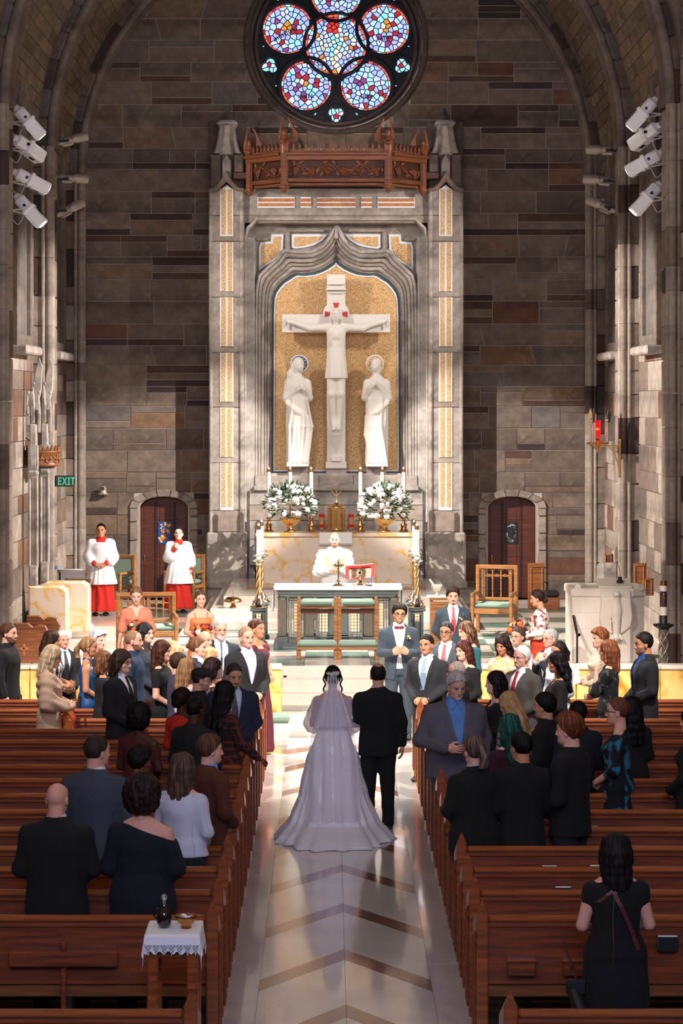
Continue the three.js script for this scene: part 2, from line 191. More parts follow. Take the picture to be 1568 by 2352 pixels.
// back wall: coursed stones with long dark courses, thin pale joints; openings for two doors, the rose and the reredos are left by the things in front
const DOORS = [-3.32, 3.42]; // door centres in x
{
  const wl = new THREE.Group(); wl.name = 'wall_back'; wl.userData.kind = 'structure'; scene.add(wl);
  const sh = shape([[-5.6, 0], [5.6, 0], [5.6, 14.6], [-5.6, 14.6]]); const RC = [0, 11.4], hole = (c) => { const p = []; for (let i = 0; i <= 12; i++) { const a = Math.PI * i / 12; p.push([c - Math.cos(a) * 0.47, 2.36 + Math.sin(a) * 0.22]); } p.push([c + 0.47, 0.55], [c - 0.47, 0.55]); return p; };
  const ro = []; for (let i = 0; i < 40; i++) ro.push([Math.cos(i * Math.PI / 20) * 1.68, RC[1] + Math.sin(i * Math.PI / 20) * 1.68]);
  mesh('mortar_bed', ext(sh, 0.5, -DB - 0.5, 0, [hole(DOORS[0]), hole(DOORS[1]), ro]), M.mortar, wl);
  struct('wall_behind', cb(13, 15, 0.3, 0, 7.4, -DB - 1.1), M.slates[0]);
  const clash = (x0, x1, y0, y1) => { // keep clear of rose, door surrounds, hidden area behind the reredos
    const cx = clamp(0, x0, x1), cy = clamp(RC[1], y0, y1); if (Math.hypot(cx, cy - RC[1]) < 1.64) return true;
    for (const c of DOORS) if (x1 > c - 0.56 && x0 < c + 0.56 && y0 < 2.6) return true;
    return x0 > -2.15 && x1 < 2.15 && y1 < 9;
  };
  let count = 0; const rest = [];
  const put = (x0, x1, y0, y1, m, sl = [0, 0]) => { // one stone, its upright joints may slant
    const gp = 0.007, dz = 0.012 + rnd() * 0.012;
    let spans = [[x0, x1, y0]];
    if (clash(x0, x1, y0, y1)) { // cut against the obstacle
      spans = []; const n = 48; let a = null; for (const c of DOORS) { const a0 = Math.max(x0, c - 0.56), a1 = Math.min(x1, c + 0.56); if (a1 - a0 > 0.06 && y0 < 2.6 && y1 > 2.68) spans.push([a0, a1, 2.6]); } for (let i = 0; i < n; i++) { const u0 = lerp(x0, x1, i / n), u1 = lerp(x0, x1, (i + 1) / n), c = clash(u0, u1, y0, y1); if (!c && a === null) a = u0; if (c && a !== null) { if (u0 - a > 0.05) spans.push([a, u0, y0]); a = null; } } if (a !== null) spans.push([a, x1, y0]);
    }
    for (const [u0, u1, b0] of spans) {
      const s0 = u0 === x0 ? sl[0] : 0, s1 = u1 === x1 ? sl[1] : 0;
      const g = ext([[u0 + gp + s0 / 2, b0 + gp], [u1 - gp + s1 / 2, b0 + gp], [u1 - gp - s1 / 2, y1 - gp], [u0 + gp - s0 / 2, y1 - gp]], dz, -DB, 0.005);
      if (count++ < 292) mesh('stone', g, m, wl); else rest.push(g);
    }
  };
  let y = 0.6; const X0 = -4.9, X1 = 4.9;
  while (y < 13.4) {
    const low = y < 4.2, H = low ? rr(0.34, 0.46) : rr(0.38, 0.44);
    for (const [a, b] of y > 9 ? [[X0, 0.2], [0.2, X1]] : [[X0, -2.0], [2.0, X1]]) {
      let x = a, slant = 0;
      while (x < b - 0.05) {
        let w = low ? rr(0.5, 1.1) : rr(0.75, 1.55); if (b - x - w < 0.4) w = b - x;
        const nx = x + w, s1 = !low && nx < b && rnd() < 0.12 ? (rnd() < 0.5 ? 1 : -1) * 0.1 : 0;
        const r = rnd(), dark = y > 4 ? 0.62 : 0.3;
        if (r < 0.42 || slant || s1) put(x, nx, y, y + H, stoneAny(), [slant, s1]);
        else { const th = H * 0.31, up = rnd() < 0.5, dk = rnd() < dark ? pick(M.darks) : stoneAny(), bm = stoneAny();
          if (up) { put(x, nx, y, y + H - th, bm); put(x, nx, y + H - th, y + H, dk); } else if (r < 0.85) { put(x, nx, y, y + th, dk); const q = lerp(x, nx, rr(0.35, 0.65)); if (w > 1.2) { put(x, q, y + th, y + H, bm); put(q, nx, y + th, y + H, stoneAny()); } else put(x, nx, y + th, y + H, bm); } else { put(x, nx, y, y + th, dk); put(x, nx, y + th, y + 2 * th, stoneAny()); put(x, nx, y + 2 * th, y + H, pick(M.darks)); } }
        x = nx; slant = s1;
      }
    }
    y += H;
  }
  if (rest.length) tag(mesh('stone_remainder', rest, M.stones[3], wl), null, null, null, 'stuff');
}
// side walls, piers with shafts, arches and vault
for (const s of [-1, 1]) {
  const side = s < 0 ? 'left' : 'right';
  const sw = new THREE.Group(); sw.name = 'wall_' + side; sw.userData.kind = 'structure'; scene.add(sw);
  mesh('mortar_bed', cb(0.5, 10, 12.2, s * 5.42, 4.9, -39.9), M.mortar, sw);
  let y = 0.6, n = 0;
  while (y < 9.6) { const H = rr(0.3, 0.52); let d = 34.9 + rr(0, 0.4); while (d < 45.4) { const w = Math.min(rr(0.6, 1.3), 45.45 - d); const r = rnd(); if (n++ < 292) mesh('stone', cb(0.03, H - 0.012, w - 0.012, s * (5.155 + rnd() * 0.006), y + H / 2, -(d + w / 2), 0.005), r < 0.12 ? pick(M.rusts) : r < 0.5 ? pick(M.pale) : pick(M.stones), sw); d += w; } y += H; }
  // lancet window recesses with pale splays
  for (const dc of [38.1, 43.0]) {
    const w = tag(new THREE.Group(), null, null, null, 'structure'); w.name = numbered('window_' + side); scene.add(w);
    const out = (r, b, t) => { const p = [[-r, b], [r, b]]; for (let i = 0; i <= 10; i++) { const a = i / 10 * Math.PI / 2; p.push([r * Math.cos(a), t + r * 2.1 * Math.sin(a)]); } for (let i = 9; i >= 0; i--) { const a = i / 10 * Math.PI / 2; p.push([-r * Math.cos(a), t + r * 2.1 * Math.sin(a)]); } return p; };
    const turn = (g) => T(g, s * 5.15, 0, -dc, 0, -s * Math.PI / 2, 0);
    mesh('window_frame', turn(ext(out(0.95, 5.3, 8.1), 0.1, 0, 0.02, [out(0.72, 5.5, 8.1)])), M.ribPale, w); mesh('window_splay', turn(ext(out(0.74, 5.45, 8.1), 0.03, 0.012, 0)), M.slates[0], w); mesh('window_sill', turn(cb(1.95, 0.14, 0.3, 0, 5.25, 0.12, 0.03)), M.lime, w);
  }
  const pier = (name, d, inner, front, lo, hi) => {
    const p = tag(new THREE.Group(), null, null, null, 'structure'); p.name = name; scene.add(p);
    let y = lo; while (y < hi) {
      const H = Math.min(rr(0.34, 0.72), hi - y), m = rnd() < 0.25 ? pick(M.darks) : pick(rnd() < 0.5 ? M.stones : M.pale), g = 0.008;
      mesh('stone', cb(0.42, H - g, 0.95, s * (inner + 0.22 + 0.11), y + H / 2, -(d + 0.05 + front), 0.015), m, p);
      mesh('stone', cb(0.13, H - g, 0.72, s * (inner + 0.065), y + H / 2, -(d + front + 0.22), 0.02), rnd() < 0.7 ? pick(M.pale) : m, p);
      mesh('shaft_drum', [cyl(0.085, 0.085, H - 0.004, s * (inner + 0.02), y, -(d - 0.34 + front), 14), cyl(0.035, 0.035, H - 0.004, s * (inner + 0.125), y, -(d - 0.42 + front), 8)], rnd() < 0.75 ? pick(M.pale) : m, p);
      y += H;
    }
  };
  pier('pier_chancel_' + side, 34.7, 4.86, 0, 0.05, 8.77); pier('pier_middle_' + side, 40.4, 4.86, 0, SF, 8.77); pier('pier_corner_' + side, 45.35, 4.84, 0, SF, 8.77);
  pier('pier_nave_' + side, 33.75, 5.0, 0, 0.05, 12);
  // vault webbing
  for (const [d0, d1] of [[34.9, 40.3], [40.6, 45.5]]) {
    const v = tag(new THREE.Group(), null, null, null, 'structure'); v.name = numbered('vault_' + side); scene.add(v);
    const R = 5.22, at = (a, r) => [s * (-(5 - 4.885) + Math.cos(a) * r), 8.77 + Math.sin(a) * r];
    const rows = 19, da = 0.215 / R; const us = (g) => { uvBox(g); g.userData.uvd = true; const q = g.attributes.uv, a = rnd() * 9, b = rnd() * 9; for (let i = 0; i < q.count; i++) q.setXY(i, q.getX(i) + a, q.getY(i) + b); return g; };
    const lo = []; for (let i = 0; i < 24; i++) lo.push(i / 24 * Math.PI / 2);
    const bed = lo.map((a) => { const [x, y] = at(a + Math.PI / 48, R + 0.093); return T(cb(0.16, 0.37, d1 - d0), x, y, -(d0 + d1) / 2, 0, 0, s > 0 ? a + Math.PI / 48 : Math.PI - a - Math.PI / 48); }); mesh('vault_shell', bed, M.mortar, v);
    for (let i = 0; i < rows; i++) { let d = d0 + 0.1 + rr(0, 0.3) - 0.3; while (d < d1 - 0.08) { const w = rr(0.4, 0.75), e = Math.min(d + w, d1), b = Math.max(d, d0); const a = (i + 0.5) * da; if (e - b > 0.05) { const [x, y] = at(a, R + 0.008); mesh('stone', T(us(cb(0.04, 0.201, e - b - 0.014, 0, 0, 0, 0.005)), x, y, -(b + e) / 2, 0.0, 0, s > 0 ? a : Math.PI - a), pick(M.web), v); } d += w; } }
  }
  // arches: voussoir bands and roll mouldings
  for (const [name, d, wz, rad, th] of [['arch_chancel', 34.7, 0.7, 5.0, 0.3], ['arch_middle', 40.4, 0.62, 5.0, 0.3], ['arch_back', 45.2, 0.5, 5.0, 0.34]]) {
    const p = tag(new THREE.Group(), null, null, null, 'structure'); p.name = name + '_' + side; scene.add(p);
    const N = 16, cx = -(5 - 4.885); const at = (a, r) => [s * (cx + Math.cos(a) * r), 8.77 + Math.sin(a) * r];
    for (let i = 0; i < N; i++) { const a = (i + 0.5) / N * Math.PI / 2, L = rad * Math.PI / 2 / N; const [x, y] = at(a, rad + th / 2 + 0.06); mesh('voussoir', T(cb(th, L * 1.05 - 0.006, wz, 0, 0, 0, 0.03), x, y, -d, 0, 0, s > 0 ? a : Math.PI - a), pick([M.rib, M.darks[1], M.slates[1], M.stones[3]]), p); }
    for (const [r, dz, tr] of [[rad - 0.005, wz * 0.32, 0.085], [rad - 0.005, -wz * 0.32, 0.085], [rad - 0.02, 0, 0.05]]) { const pts = []; for (let i = 0; i <= 20; i++) { const a = i / 20 * Math.PI / 2; const [x, y] = at(a, r); pts.push([x, y, -d + dz]); } mesh('roll_moulding', tube(pts, tr, 32, 8), M.ribPale, p); }
  }
  struct('wall_crossing_' + side, cb(3.2, 15, 0.7, s * 6.75, 7.4, -34.1), M.stones[2]);
  for (const dd of [0]) struct('wall_chancel_outer_' + side, cb(0.3, 15, 12.5, s * 5.9, 7.4, -40), M.stones[4]);
}
{ // spandrel above the chancel arch and the roof above the vault close the room
  const p = [[-5.2, 8.7]]; for (let i = 0; i <= 24; i++) { const a = Math.PI * (1 - i / 24); p.push([Math.cos(a) * 5.05, 8.77 + Math.sin(a) * 5.05]); } p.push([5.2, 8.7], [5.2, 15], [-5.2, 15]);
  struct('wall_spandrel', ext(p, 0.5, -34.6, 0), M.stones[3]); struct('ceiling_chancel', cb(12.5, 0.3, 13, 0, 14.9, -40.2), M.mortar);
}
// ---------- doors in the back wall ----------
for (let k = 0; k < 2; k++) {
  const c = DOORS[k], g = tag(new THREE.Group(), null, null, null, 'structure'); g.name = 'door_' + (k + 1); g.position.set(c, 0, -DB); scene.add(g);
  const arc = (r, base, rise) => { const p = []; for (let i = 0; i <= 14; i++) { const a = Math.PI * (1 - i / 14); p.push([Math.cos(a) * r, base + Math.sin(a) * rise]); } return p; };
  const pn = arc(0.455, 2.36, 0.2); mesh('door_panel', ext([...pn, [0.455, SF], [-0.455, SF]], 0.05, -0.3, 0.004), M.doorW, g);
  for (const x of [-0.17, 0.19]) mesh('door_rail', cb(0.045, 1.86, 0.02, x, SF + 0.94, -0.24, 0.004), M.doorD, g);
  for (let i = 0; i < 3; i++) mesh('plank', cb(0.2, 1.8, 0.012, -0.305 + i * 0.31, SF + 0.92, -0.243, 0.004), M.doorW, g);
  mesh('door_frame', ext([...arc(0.47, 2.36, 0.22), [0.47, SF], [-0.47, SF]], 0.06, -0.32, 0, [[...arc(0.44, 2.36, 0.19), [0.44, SF], [-0.44, SF]].reverse()]), M.doorD, g);
  const N = 7, r0 = 0.5, r1 = 0.66; // voussoirs of the low arch and the jamb stones
  for (let i = 0; i < N; i++) { const q = []; for (const [r, j0, j1] of [[r0, 0, 4], [r1, 4, 0]]) for (let j = j0; j0 < j1 ? j <= j1 : j >= j1; j0 < j1 ? j++ : j--) { const a = Math.PI * (1 - (i + 0.02 + j / 4 * 0.96) / N); q.push([Math.cos(a) * r, 2.36 + Math.sin(a) * (r === r0 ? 0.23 : 0.36)]); } mesh('voussoir', ext(q, 0.09, -0.02, 0.01), pick(M.pale), g); }
  for (const s of [-1, 1]) { let y = SF; while (y < 2.3) { const H = Math.min(rr(0.24, 0.4), 2.36 - y); mesh('stone', cb(0.16, H - 0.01, 0.36, s * 0.58, y + H / 2, -0.1, 0.02), pick(M.pale), g); y += H; } }
  const pw = mesh('window_pane', cb(0.25, 0.43, 0.02, 0, 1.87, -0.235, 0.003), k ? M.black : std({ color: lin('#1e4fae'), roughness: 0.3 }), g);
  const cs = k ? ['#c9c9c0', '#8f958e', '#3a403c'] : ['#e2b23a', '#7c2a1c', '#274f9e', '#e8782c', '#56231f', '#3a86c8', '#f0d070'];
  for (let i = 0; i < (k ? 26 : 46); i++) { const a = rnd() * 6.28, rad = rr(0.08, 0.115), x = k ? Math.cos(a) * rad * 0.9 : rr(-0.1, 0.1), y = k ? Math.sin(a) * rad * 1.6 : rr(-0.185, 0.185); mesh('glass_piece', T(cb(k ? 0.012 : rr(0.03, 0.06), rr(0.03, 0.08), 0.008, 0, 0, 0, 0.003), x, 1.87 + y, -0.224 + i * 0.0003, 0, 0, a), std({ color: lin(pick(cs)), roughness: 0.3 }), g); }
  mesh('door_handle', [sph(0.022, -0.38, 1.42, -0.21), cyl(0.012, 0.012, 0.1, -0.38, 1.32, -0.235)], M.brass, g);
}
// ---------- implicit surfaces: smooth unions on a grid, meshed by surface nets ----------
class Field {
  constructor(lo, hi, c) { this.lo = lo; this.c = c; this.n = lo.map((l, i) => Math.ceil((hi[i] - l) / c) + 1); this.v = new Float32Array(this.n[0] * this.n[1] * this.n[2]).fill(1); }
  each(lo, hi, fn) {
    const { n, c, v } = this, a = [0, 1, 2].map((i) => Math.max(0, Math.floor((lo[i] - this.lo[i]) / c))), b = [0, 1, 2].map((i) => Math.min(n[i] - 1, Math.ceil((hi[i] - this.lo[i]) / c)));
    for (let k = a[2]; k <= b[2]; k++) for (let j = a[1]; j <= b[1]; j++) { let id = (k * n[1] + j) * n[0] + a[0]; const y = this.lo[1] + j * c, z = this.lo[2] + k * c; for (let i = a[0]; i <= b[0]; i++, id++) v[id] = fn(this.lo[0] + i * c, y, z, v[id]); }
    return this;
  }
  add(lo, hi, k, f) { const m = k + 3.2 * this.c; return this.each(lo.map((x) => x - m), hi.map((x) => x + m), (x, y, z, o) => { const d = f(x, y, z), h = Math.max(k - Math.abs(o - d), 0) / (k || 1); return Math.min(o, d) - h * h * k * 0.25; }); }
  cut(lo, hi, k, f) { return this.each(lo, hi, (x, y, z, o) => { const d = -f(x, y, z), h = Math.max(k - Math.abs(o - d), 0) / (k || 1); return Math.max(o, d) + h * h * k * 0.25; }); }
  keep(f) { return this.each(this.lo, [99, 99, 99], (x, y, z, o) => Math.max(o, f(x, y, z))); }
  push(f) { return this.each(this.lo, [99, 99, 99], (x, y, z, o) => (o < 0.09 && o > -0.09 ? o - f(x, y, z) : o)); }
  cap(a, b, ra, rb = ra, k = 0.02) {
    const R = Math.max(ra, rb), dx = b[0] - a[0], dy = b[1] - a[1], dz = b[2] - a[2], L = dx * dx + dy * dy + dz * dz || 1e-9;
    return this.add([0, 1, 2].map((i) => Math.min(a[i], b[i]) - R), [0, 1, 2].map((i) => Math.max(a[i], b[i]) + R), k, (x, y, z) => { const px = x - a[0], py = y - a[1], pz = z - a[2]; let t = (px * dx + py * dy + pz * dz) / L; t = t < 0 ? 0 : t > 1 ? 1 : t; const qx = px - t * dx, qy = py - t * dy, qz = pz - t * dz; return Math.sqrt(qx * qx + qy * qy + qz * qz) - (ra + (rb - ra) * t); });
  }
  chain(pts, rs, k = 0.02) { for (let i = 0; i + 1 < pts.length; i++) this.cap(pts[i], pts[i + 1], rs[i], rs[i + 1], k); return this; }
  ell(c, r, k = 0.02) { return this.add([0, 1, 2].map((i) => c[i] - r[i]), [0, 1, 2].map((i) => c[i] + r[i]), k, ellF(c, r)); }
  // stacked elliptical sections: rows of [y, half width, half depth, z offset, x offset], pleats(angle, y) scales the section
  loft(rows, k = 0.02, pleat) {
    const R = Math.max(...rows.map((r) => Math.max(r[1], r[2]) + Math.abs(r[3] || 0) + Math.abs(r[4] || 0))) * 1.12, y0 = rows[0][0], y1 = rows[rows.length - 1][0];
    return this.add([-R, y0, -R], [R, y1, R], k, loftF(rows, pleat));
  }
  mesh(color) {
    const { n, v, c, lo } = this, [nx, ny, nz] = n, id = new Int32Array(nx * ny * nz).fill(-1), pos = [], idx = [];
    const sx = 1, sy = nx, sz = nx * ny, off = [0, sx, sy, sx + sy, sz, sx + sz, sy + sz, sx + sy + sz], E = [[0, 1], [0, 2], [0, 4], [1, 3], [1, 5], [2, 3], [2, 6], [3, 7], [4, 5], [4, 6], [5, 7], [6, 7]];
    for (let k = 0; k < nz - 1; k++) for (let j = 0; j < ny - 1; j++) for (let i = 0; i < nx - 1; i++) {
      const q = i + j * sy + k * sz; let m = 0; for (let e = 0; e < 8; e++) if (v[q + off[e]] < 0) m |= 1 << e; if (m === 0 || m === 255) continue;
      let px = 0, py = 0, pz = 0, s = 0;
      for (const [a, b] of E) { if (((m >> a) & 1) === ((m >> b) & 1)) continue; const va = v[q + off[a]], vb = v[q + off[b]], t = va / (va - vb); px += (a & 1) + ((b & 1) - (a & 1)) * t; py += ((a >> 1) & 1) + (((b >> 1) & 1) - ((a >> 1) & 1)) * t; pz += (a >> 2) + ((b >> 2) - (a >> 2)) * t; s++; }
      id[q] = pos.length / 3; pos.push(lo[0] + (i + px / s) * c, lo[1] + (j + py / s) * c, lo[2] + (k + pz / s) * c);
    }
    for (let k = 1; k < nz - 1; k++) for (let j = 1; j < ny - 1; j++) for (let i = 1; i < nx - 1; i++) {
      const q = i + j * sy + k * sz, a = v[q] < 0;
      const face = (o, u, w) => { if ((v[q + o] < 0) === a) return; const A = id[q - u - w], B = id[q - w], C = id[q], D = id[q - u]; if (a) idx.push(A, B, C, A, C, D); else idx.push(A, C, B, A, D, C); };
      face(sx, sy, sz); face(sy, sz, sx); face(sz, sx, sy);
    }
    const g = new THREE.BufferGeometry(); g.setAttribute('position', new THREE.BufferAttribute(new Float32Array(pos), 3)); g.setIndex(idx); g.computeVertexNormals();
    if (color) paint(g, color);
    return g;
  }
}
const ellF = (c, r) => (x, y, z) => { const ax = (x - c[0]) / r[0], ay = (y - c[1]) / r[1], az = (z - c[2]) / r[2], k0 = Math.sqrt(ax * ax + ay * ay + az * az), bx = ax / r[0], by = ay / r[1], bz = az / r[2], k1 = Math.sqrt(bx * bx + by * by + bz * bz); return k1 < 1e-6 ? -Math.min(...r) : k0 * (k0 - 1) / k1; };
function loftF(rows, pleat) {
  const y0 = rows[0][0], y1 = rows[rows.length - 1][0];
  return (x, y, z) => {
    let i = 0; while (i < rows.length - 2 && y > rows[i + 1][0]) i++;
    const A = rows[i], B = rows[i + 1]; let t = clamp((y - A[0]) / (B[0] - A[0])); t = t * t * (3 - 2 * t) * 0.5 + t * 0.5;
    let rx = A[1] + (B[1] - A[1]) * t, rz = A[2] + (B[2] - A[2]) * t; const zc = (A[3] || 0) + ((B[3] || 0) - (A[3] || 0)) * t, xc = (A[4] || 0) + ((B[4] || 0) - (A[4] || 0)) * t, px = x - xc, pz = z - zc;
    if (pleat) { const s = 1 + pleat(Math.atan2(px, pz), y); rx *= s; rz *= s; }
    const ax = px / rx, az = pz / rz, k0 = Math.sqrt(ax * ax + az * az), bx = ax / rx, bz = az / rz, k1 = Math.sqrt(bx * bx + bz * bz), d = k1 < 1e-6 ? -Math.min(rx, rz) : k0 * (k0 - 1) / k1;
    return Math.max(d, (y0 - y), (y - y1));
  };
}
function paint(g, color) { const p = g.attributes.position, a = new Float32Array(p.count * 3), n = g.attributes.normal; for (let i = 0; i < p.count; i++) { const c = color(p.getX(i), p.getY(i), p.getZ(i), n.getX(i), n.getY(i), n.getZ(i)); a[i * 3] = c.r ?? c[0]; a[i * 3 + 1] = c.g ?? c[1]; a[i * 3 + 2] = c.b ?? c[2]; } g.setAttribute('color', new THREE.BufferAttribute(a, 3)); return g; }
// ---------- reredos ----------
const RD = 44.75, U = FOC / RD; // front plane and pixels per metre there
const rx = (o) => o / U, ry = (py) => Y(py, RD); // offsets from the axis (772 px) in metres
{
  const R = thing('reredos', 'tall carved limestone reredos with gold mosaic strips and an ogee niche behind the altars', 'reredos', [0.014, 0, -RD]);
  const A = (n, g, m) => mesh(n, g, m, R);
  const pilaster = (s) => {
    const x = s * rx(251), w = rx(82);
    // courses of the pilaster
    let y = SF; const top = ry(432);
    const b0 = ry(1222);
    A('plinth', cb(w * 1.7, ry(1352) - SF + 0.0, 0.95, x, (SF + ry(1352)) / 2, 0.05, 0.02), M.lime);
    A('base', [cb(w * 1.12, b0 - ry(1352), 0.75, x, (b0 + ry(1352)) / 2, -0.2, 0.03), cb(w * 1.18, 0.18, 0.82, x, ry(1352) + 0.09, -0.18, 0.04)], M.lime);
    y = b0; let k = 0; const cuts = [1172, 1063, 1050, 936, 810, 683, 555, 543, 495, 432].map(ry);
    for (const c of cuts) { const H = c - y; if (H < 0.12) continue; A('stone', cb(w, H - 0.006, 0.7, x, y + H / 2, -0.3, 0.012), k++ % 3 ? M.lime : M.pale[k % 3]); A('corner_roll', cyl(0.05, 0.05, H - 0.004, x - s * w * 0.42, y, 0.05, 10), M.lime); A('corner_roll', cyl(0.04, 0.04, H - 0.004, x + s * w * 0.44, y, 0.03, 10), M.lime); y = c; }
    // mosaic strips: two gold bands in a white frame, one set per course
    const sets = [[1172, 1063], [1050, 936], [923, 810], [796, 683], [670, 557], [543, 425]];
    sets.forEach(([a, b], i) => { const y0 = ry(a), y1 = ry(b), ww = rx(31), h = y1 - y0, last = i === 5; A('mosaic_frame', last ? ext([[x - ww / 2, y0], [x + ww / 2, y0], [x + ww / 2, y1 - 0.1], [x, y1], [x - ww / 2, y1 - 0.1]], 0.02, 0.05, 0.004) : cb(ww, h, 0.03, x, y0 + h / 2, 0.055, 0.004), M.band); for (const q of [-1, 1]) A('mosaic_strip', cb(ww * 0.32, h * (last ? 0.88 : i ? 0.995 : 0.93), 0.02, x + q * ww * 0.235, y0 + h / 2 + (i ? 0 : 0.03) - (last ? 0.03 : 0), 0.068, 0.003), M.gold); });
    // gablet over the strip
    const gy = ry(424), gt = ry(392); const gp = []; for (let i = 0; i <= 8; i++) { const t = i / 8; gp.push([x - w / 2 + t * w / 2, gy - 0.1 + (gt - gy + 0.1) * (t * t)]); } for (let i = 7; i >= 0; i--) { const t = i / 8; gp.push([x + w / 2 - t * w / 2, gy - 0.1 + (gt - gy + 0.1) * (t * t)]); }
    A('gablet', ext([...gp, [x + w / 2, gy - 0.16], [x + w * 0.25, gy - 0.12], [x, gy + 0.04], [x - w * 0.25, gy - 0.12], [x - w / 2, gy - 0.16]], 0.2, -0.02, 0.02), M.stones[0]);
    // tower stage, flared spire and cap
    const t0 = ry(432), t1 = ry(355), t2 = ry(340), t3 = ry(285);
    A('tower', [cb(w * 0.92, t1 - t0 + 0.1, 0.6, x, (t0 + t1) / 2, -0.4, 0.02)], M.stones[4]); A('niche_strip', [cb(w * 0.05, t1 - t0 - 0.15, 0.03, x - w * 0.17, (t0 + t1) / 2 + 0.1, -0.1, 0.004), cb(w * 0.05, t1 - t0 - 0.15, 0.03, x + w * 0.17, (t0 + t1) / 2 + 0.1, -0.1, 0.004)], M.darks[1]); A('tower_pier', ext([[x - w * 0.12, t0 + 0.2], [x + w * 0.12, t0 + 0.2], [x + w * 0.12, t1 - 0.12], [x, t1 + 0.02], [x - w * 0.12, t1 - 0.12]], 0.1, -0.12, 0.02), M.lime);
    const fl = (k) => { const p = []; for (let i = 0; i <= 10; i++) { const t = i / 10; p.push([lerp(w * 0.49, w * 0.21, Math.pow(t, 0.38)), t1 + (t3 - t1) * t]); } return [...p.map(([a, b]) => [x + a * k, b]), ...p.reverse().map(([a, b]) => [x - a * k, b])]; };
    A('spire', [ext(fl(1), 0.34, -0.46, 0.02), ext(fl(0.42), 0.1, -0.12, 0.03)], M.lime);
    A('cap_stone', [cb(w * 0.58, 0.12, 0.5, x, t3 + 0.03, -0.3, 0.05)], M.limeW); A('finial', T(new THREE.ConeGeometry(w * 0.24, 0.28, 4), x, t3 + 0.22, -0.3, 0, Math.PI / 4, 0), M.slates[0]);
    A('back_slab', cb(w * 1.02, ry(270) - t0, 0.2, x + s * 0.02, (ry(270) + t0) / 2, -0.66, 0.02), M.stones[7]);
  };
  pilaster(-1); pilaster(1);
  // entablature with five inlaid panels
  A('lintel', cb(rx(424), ry(432) - ry(494), 0.6, 0, (ry(432) + ry(494)) / 2, -0.36, 0.01), M.lime);
  A('lintel_stone', [cb(rx(424), ry(494) - ry(512), 0.62, 0, (ry(494) + ry(512)) / 2, -0.36, 0.01)], M.pale[1]);
  for (const [a, b] of [[-181, -95], [-82, -57], [-44, 44], [57, 82], [95, 181]]) { const c = rx((a + b) / 2), w = rx(b - a), y0 = ry(477), y1 = ry(452), h = y1 - y0; A('inlay_frame', cb(w, h, 0.03, c, (y0 + y1) / 2, -0.05, 0.004), M.band); for (const q of [-1, 1]) A('inlay_strip', cb(w * (Math.abs(a) > 90 && b - a > 80 && c ? 0.96 : 1), h * 0.3, 0.02, c, (y0 + y1) / 2 + q * h * 0.21, -0.035, 0.003), stripMat()); }
  function stripMat() { return M.inlay || (M.inlay = std({ map: mosaicTex, color: lin('#dba98a'), roughness: 0.5 })); }
  // niche: outlines as [offset px, y px] for the right half, from apex to foot
  const inn = [[0, 593], [8, 599], [22.4, 609], [36.7, 616], [54, 622], [77, 624.3], [94, 623.4], [100, 626], [111, 633.5], [123, 640.6], [134, 652], [143, 665], [147, 678], [149, 720], [150, 1090]];
  const outr = [[0, 500], [9, 530], [17, 545], [30, 560], [55, 572], [90, 572], [121, 569], [127, 572], [139, 591], [160, 610], [180, 630], [185, 650], [187, 672], [188, 720], [188, 1120]];
  const half = (t) => inn.map((p, i) => [lerp(p[0], outr[i][0], t), lerp(p[1], outr[i][1], t)]);
  const out2 = (h) => [...h.map(([o, y]) => [rx(o), ry(y)]), ...h.slice().reverse().map(([o, y]) => [-rx(o), ry(y)])];
  const ring = (t0, t1) => { const h = (t) => half(t).map(([o, y]) => [rx(o), ry(y)]), U2 = (a) => [...a.slice().reverse().map(([x, y]) => [-x, y]), ...a]; return shape([...U2(h(t1)), ...U2(h(t0)).reverse()]); };
  // gold ground and green border
  A('mosaic_ground', ext(out2(half(0)), 0.05, -0.72, 0), M.gold);
  { const i2 = half(0).map(([o, y]) => [o - (o > 1 ? 4 : 0), y + (y < 1080 ? 5 : -5)]); const i1 = half(0).map(([o, y]) => [o - (o > 1 ? 6.5 : 0), y + (y < 1080 ? 8 : -8)]); A('green_border', ext(shape(out2(half(0.0))), 0.02, -0.67, 0, [out2(i2)]), M.greenBand); A('white_border', ext(shape(out2(i2)), 0.018, -0.67, 0, [out2(i1)]), M.band); }
  // stepped mouldings of the ogee arch, foot left open by running to the ledge
  const zs = [-0.66, -0.56, -0.5, -0.42, -0.33, -0.3], ts = [0.01, 0.12, 0.3, 0.46, 0.66, 0.84, 1];
  for (let i = 0; i < 6; i++) { A('ogee_moulding', ext(ring(ts[i], ts[i + 1]), zs[i] + 0.74, -0.74, i ? 0.02 : 0.005), i % 2 ? M.limeW : M.lime); }
  A('niche_jamb', cb(rx(24), ry(540) - SF, 0.5, rx(200), (ry(540) + SF) / 2, -0.5, 0.02), M.limeW); A('niche_jamb', cb(rx(24), ry(540) - SF, 0.5, -rx(200), (ry(540) + SF) / 2, -0.5, 0.02), M.limeW);
